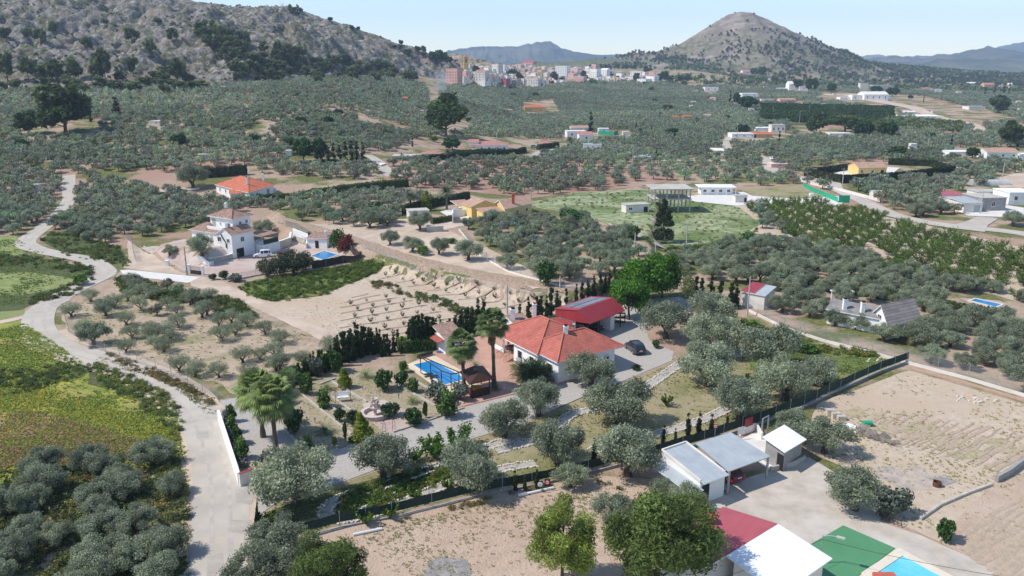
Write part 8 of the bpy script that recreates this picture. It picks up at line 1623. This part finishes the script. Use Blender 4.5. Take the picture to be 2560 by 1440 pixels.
# ---- town
tr=random.Random(12)
def townhouse(u,v,wp,hp,mw,mr,kind,label,grp=None,D=None,win=True,ang=0):
    p=G(u,v); m=mpp(p); W=wp*m; h=hp*m; D=D or W*.9; q=rquad((p[0],p[1]),ang,W,D); z=p[2]; mb=MB(); c=MB(); o=empty('town_house',(p[0],p[1],z),0,label,'house',grp)
    if kind=='flat': mb.prism(q,z-6,z+h); c.prism(grow(q,.15),z+h,z+h+.4,0)
    elif kind=='gable': gwall(mb,q,z-6,z+h,W*.16,0); gable(c,grow(q,.2),z+h-.03,W*.17,.15,0)
    else: mb.prism(q,z-6,z+h); hip(c,grow(q,.3),z+h,W*.17,.08)
    w=part('wall',mb,M[mw],o); part('roof',c,[M[mr],M[mw] if kind!='flat' else M[mr],M[mr]],o)
    if win:
        nf=max(1,int(h/3.1)); nc=max(1,int(W/3.4)); k=MB()
        for a in range(nf):
            for b in range(nc): onwall(q[0],q[1],W*(b+.5)/nc,1.1,z+1.0+a*3.0,1.3,.04,k)
            for b in range(max(1,int(D/4))): onwall(q[1],q[2],D*(b+.5)/max(1,int(D/4)),1.1,z+1.0+a*3.0,1.3,.04,k)
        part('windows',k,M['townglass'],o)
    return o
KEY=[(1115,206,32,33,'pink','pink','flat','big salmon pink block at the left end of the town'),(1230,182,21,20,'white2','white','flat','tall white block left of the town centre'),(1249,181,16,17,'white','white','flat','white block beside the tall white one'),(1187,203,28,22,'white2','pinktile','gable','white warehouse with a red roof at the town front'),(1252,208,18,10,'redflat','redflat','flat','bright red shop building at the town front'),(1313,211,34,14,'white2','white2','flat','cream unfinished house at the town front'),(1388,192,30,26,'white','white','flat','largest white building in the town centre'),(1372,171,14,17,'white','white','flat','slim white apartment block in the town centre'),(1386,170,18,15,'white2','concrete','flat','grey sided apartment block in the town centre'),(1342,184,16,9,'ochre','ochre','flat','orange ochre house in the town'),(1330,182,14,10,'pink','orange','flat','salmon house beside the ochre one'),(1423,186,26,14,'pink','white2','flat','red and white house in the town'),(1430,208,30,16,'pink','white2','flat','pink terraced house below the town'),(1475,194,20,20,'white','white','flat','white apartment block right of the town centre'),(1500,190,20,15,'white','white','gable','white church like house at the right of the town'),(1515,188,16,13,'white','white','flat','white house at the right end of the terrace'),(1540,193,16,9,'white','white','flat','white cottage right of the town'),(1562,200,24,8,'white2','concrete','flat','cream workshop right of the town'),(1575,190,28,11,'white','white','flat','white hall at the right of the town'),(1615,206,24,15,'white','pinktile','gable','white house with a red gable at the right end of the town'),(1592,207,26,9,'white','white2','flat','long white house at the right end of the town'),(1306,166,28,9,'pink','redflat','gable','long red brick building on the town skyline'),(1212,174,16,8,'white','white','flat','white house with arches below the church'),(1195,212,24,8,'white','white2','flat','white house at the foot of the salmon block'),(1220,212,16,8,'white2','tantile','flat','cream house right of the warehouse'),(1275,206,24,9,'concrete','orange','flat','grey house with an orange roof edge'),(1447,148,50,4,'white','white','flat','long white hall on the far wooded ridge'),(1466,172,12,10,'pink','pink','flat','pink house on the far side of the town'),(1478,172,14,11,'pink','tantile','flat','pink block beside the far pink house'),(1507,160,14,7,'white2','tantile','flat','cream house on the far slope'),(1548,158,14,6,'white','white','flat','white house on the far slope'),(1650,206,14,5,'ochre','white2','flat','tiny ochre hut right of the town')]
for u,v,wp,hp,mw,mr,kd,lab in KEY: townhouse(u,v,wp,hp,mw,mr,kd,lab,ang=-42 if wp<27 else -24)
M['white_t']=mat('sunlit_town_white',(.86,.85,.82))
M['yellow2']=mat('pale_ochre_render',(.66,.55,.38))
cm={'yellow2':'pale ochre','white':'white','white2':'cream','pink':'pinkish','ochre':'ochre','concrete':'grey','yellow':'yellow'}; rm={'tantile':'tan','orange':'orange','pinktile':'reddish','concrete':'flat grey','white2':'flat pale'}
rows=[(209,1190,1300,.9),(203,1150,1380,.9),(206,1150,1330,.9),(200,1148,1400,1.),(195,1150,1470,1.),(190,1155,1640,1.),(186,1160,1500,1.),(182,1172,1480,.9),(178,1180,1470,.85),(174,1190,1460,.8),(170,1230,1440,.7),(168,1150,1175,.7),(204,1440,1600,.8),(199,1500,1660,.8),(209,1340,1420,.8)]
for v,u0,u1,s in rows:
    u=u0
    while u<u1:
        wp=tr.uniform(9,19)*s; hp=tr.uniform(6,12)*s; mw=tr.choice(['white','white','white','white','white2','white2','white2','pink','yellow2','concrete']); mr=tr.choice(['tantile','tantile','tantile','pinktile','white2','concrete','white2']); kd='flat' if mr in('concrete','white2') else tr.choice(['gable','hip','gable'])
        if not any(abs(u-k[0])<k[2]*.8 and abs(v-k[1])<4 for k in KEY) and tr.random()<.95:
            lab='small %s town house with a %s roof in the packed town'%(cm[mw],rm[mr]); townhouse(u,v+tr.uniform(-1.5,1.5),wp,hp,mw,mr,kd,lab,'packed town houses: %s walls, %s roofs'%(cm[mw],rm[mr]),ang=tr.uniform(-62,-28))
        u+=wp*tr.uniform(.8,1.12)
for u,v,w_ in FARM:
    mw=fr_.choice(['white','white','white2','yellow2']); mr=fr_.choice(['tantile','pinktile','white2','concrete']); kd='flat' if mr in('concrete','white2') else 'gable'
    townhouse(u,v,w_,w_*fr_.uniform(.32,.5),mw,mr,kd,'tiny %s farmhouse with a %s roof scattered on the right plain'%(cm[mw],rm[mr]),'scattered farmhouses: %s walls, %s roofs'%(cm[mw],rm[mr]),ang=fr_.uniform(-35,5))
for i,(u,v) in enumerate(DOTS):
    h=fr_.uniform(.6,1.1)*(6+.14*(v-190)); k=i%3
    if k==2: putp('cypress',CYPFAR,u,v,h*.3,h*1.4,2.6,9.,'slim dark cypress dotted among the far groves','cypress','cypresses dotted over the groves')
    else: putp('round_tree',TREED[k],u,v,h*1.3,h,7.,6.6,'darker green tree dotted among the grey far groves','tree','darker trees dotted over the groves')
# church tower
p=G(1160,181); m=mpp(p); W=11.5*m; z=p[2]; q=rquad((p[0],p[1]),8,W,W); o=empty('church_tower',(p[0],p[1],z),0,'ochre yellow church bell tower rising above the town','tower'); h=zat(p,134)
c=MB(); c.prism(q,z-5,z+h*.42); part('lower_stage',c,M['yellow'],o); c=MB(); c.prism(grow(q,.5),z+h*.42,z+h*.45); c.prism(grow(q,.6),z+h*.78,z+h*.81); part('cornice',c,M['ochre'],o); c=MB(); c.prism(grow(q,-.35),z+h*.45,z+h*.78); part('belfry',c,M['yellow'],o)
c=MB(); g=grow(q,-.35); L=dist(g[0],g[1]); 
for i in range(4): onwall(g[i],g[(i+1)%4],L/2,L*.3,z+h*.52,h*.2,.05,c)
part('bell_opening',c,M['dark'],o); c=MB(); hip(c,grow(q,-.2),z+h*.81,h*.14,.05); part('spire_roof',c,[M['orange'],M['ochre'],M['orange']],o); c=MB(); cx=sum(a[0] for a in q)/4; cy=sum(a[1] for a in q)/4; c.tube([(cx,cy,z+h*.93),(cx,cy,z+h*1.03)],.12,5); part('finial',c,M['black'],o)
p=G(1156,176); h=zat(p,133); c=MB(); c.tube([(p[0],p[1],p[2]),(p[0],p[1],p[2]+h)],[.7,.45],8); solo('brick_chimney',c,M['ochre'],'slim brick factory chimney left of the church tower','chimney')
tg='trees among the town houses'
for i,(u,v,w,h) in enumerate([(1190,186,18,22),(1200,188,16,16),(1232,186,14,14),(1282,196,24,26),(1296,200,16,20),(1305,204,14,18),(1340,168,10,16),(1348,166,10,18),(1356,168,8,16),(1365,165,8,16),(1458,196,14,20),(1466,200,10,14),(1530,196,10,12),(1590,202,18,22),(1620,184,26,14),(1650,204,18,22),(1660,200,22,22),(1690,205,46,18),(1715,206,20,16),(1170,196,10,8),(1262,170,10,6),(1420,180,8,8),(1404,205,12,12),(1545,198,8,10),(1560,190,10,8)]): putp('town_tree',TREED[i%2],u,v,w,h,7.,6.6,'dark green tree among the pale town houses','tree',tg)
# ---- thin smoke rising from the groves
def smoke(u,vb,w,h,lab,dens):
    p=G(u,vb); m=mpp(p); c=lathe([(w*.12,0),(w*.3,.25*h),(w*.5,.6*h),(w*.42,.85*h),(w*.1,h)],18); c.v=[(x*m+m*z*.35*0,y*m,z*m) for x,y,z in c.v]; n=18
    c.v=[(x-(z/(h*m))*w*m*.25,y,z) for x,y,z in c.v]; c.f.append(tuple(range(n))[::-1]); c.m.append(0); c.f.append(tuple(range(4*n,5*n))); c.m.append(0)
    mt=bpy.data.materials.new('smoke'); mt.use_nodes=True; T=mt.node_tree; N=T.nodes; L=T.links; N.remove(N['Principled BSDF']); pv=N.new('ShaderNodeVolumePrincipled'); pv.inputs['Color'].default_value=(.75,.82,.95,1)
    nz=N.new('ShaderNodeTexNoise'); nz.inputs['Scale'].default_value=.09; nz.inputs['Detail'].default_value=3; g=N.new('ShaderNodeNewGeometry'); L.new(g.outputs['Position'],nz.inputs['Vector']); mr=N.new('ShaderNodeMapRange'); mr.inputs[1].default_value=.42; mr.inputs[2].default_value=.7; mr.inputs[4].default_value=dens; L.new(nz.outputs[0],mr.inputs[0]); L.new(mr.outputs[0],pv.inputs['Density']); L.new(pv.outputs[0],N['Material Output'].inputs['Volume'])
    o=c.build('smoke',mt,None,(p[0],p[1],p[2]+1),True); tag(o,lab,'smoke',kind='stuff')
smoke(1108,236,60,52,'thin blue smoke drifting up before the salmon block',.05)
# ---- haze over the valley
def haze():
    c=MB(); c.box(-7600,-120,-25,7600,7700,520,0); mt=bpy.data.materials.new('haze'); mt.use_nodes=True; T=mt.node_tree; N=T.nodes; L=T.links; N.remove(N['Principled BSDF']); pv=N.new('ShaderNodeVolumePrincipled'); pv.inputs['Color'].default_value=(.54,.71,1.0,1); pv.inputs['Density'].default_value=HAZE; pv.inputs['Anisotropy'].default_value=.0; L.new(pv.outputs[0],N['Material Output'].inputs['Volume'])
    try: mt.cycles.homogeneous_volume=True
    except Exception: pass
    tag(c.build('haze',mt),'pale blue haze filling the valley','haze',kind='stuff')
HAZE=1.1e-4
haze()
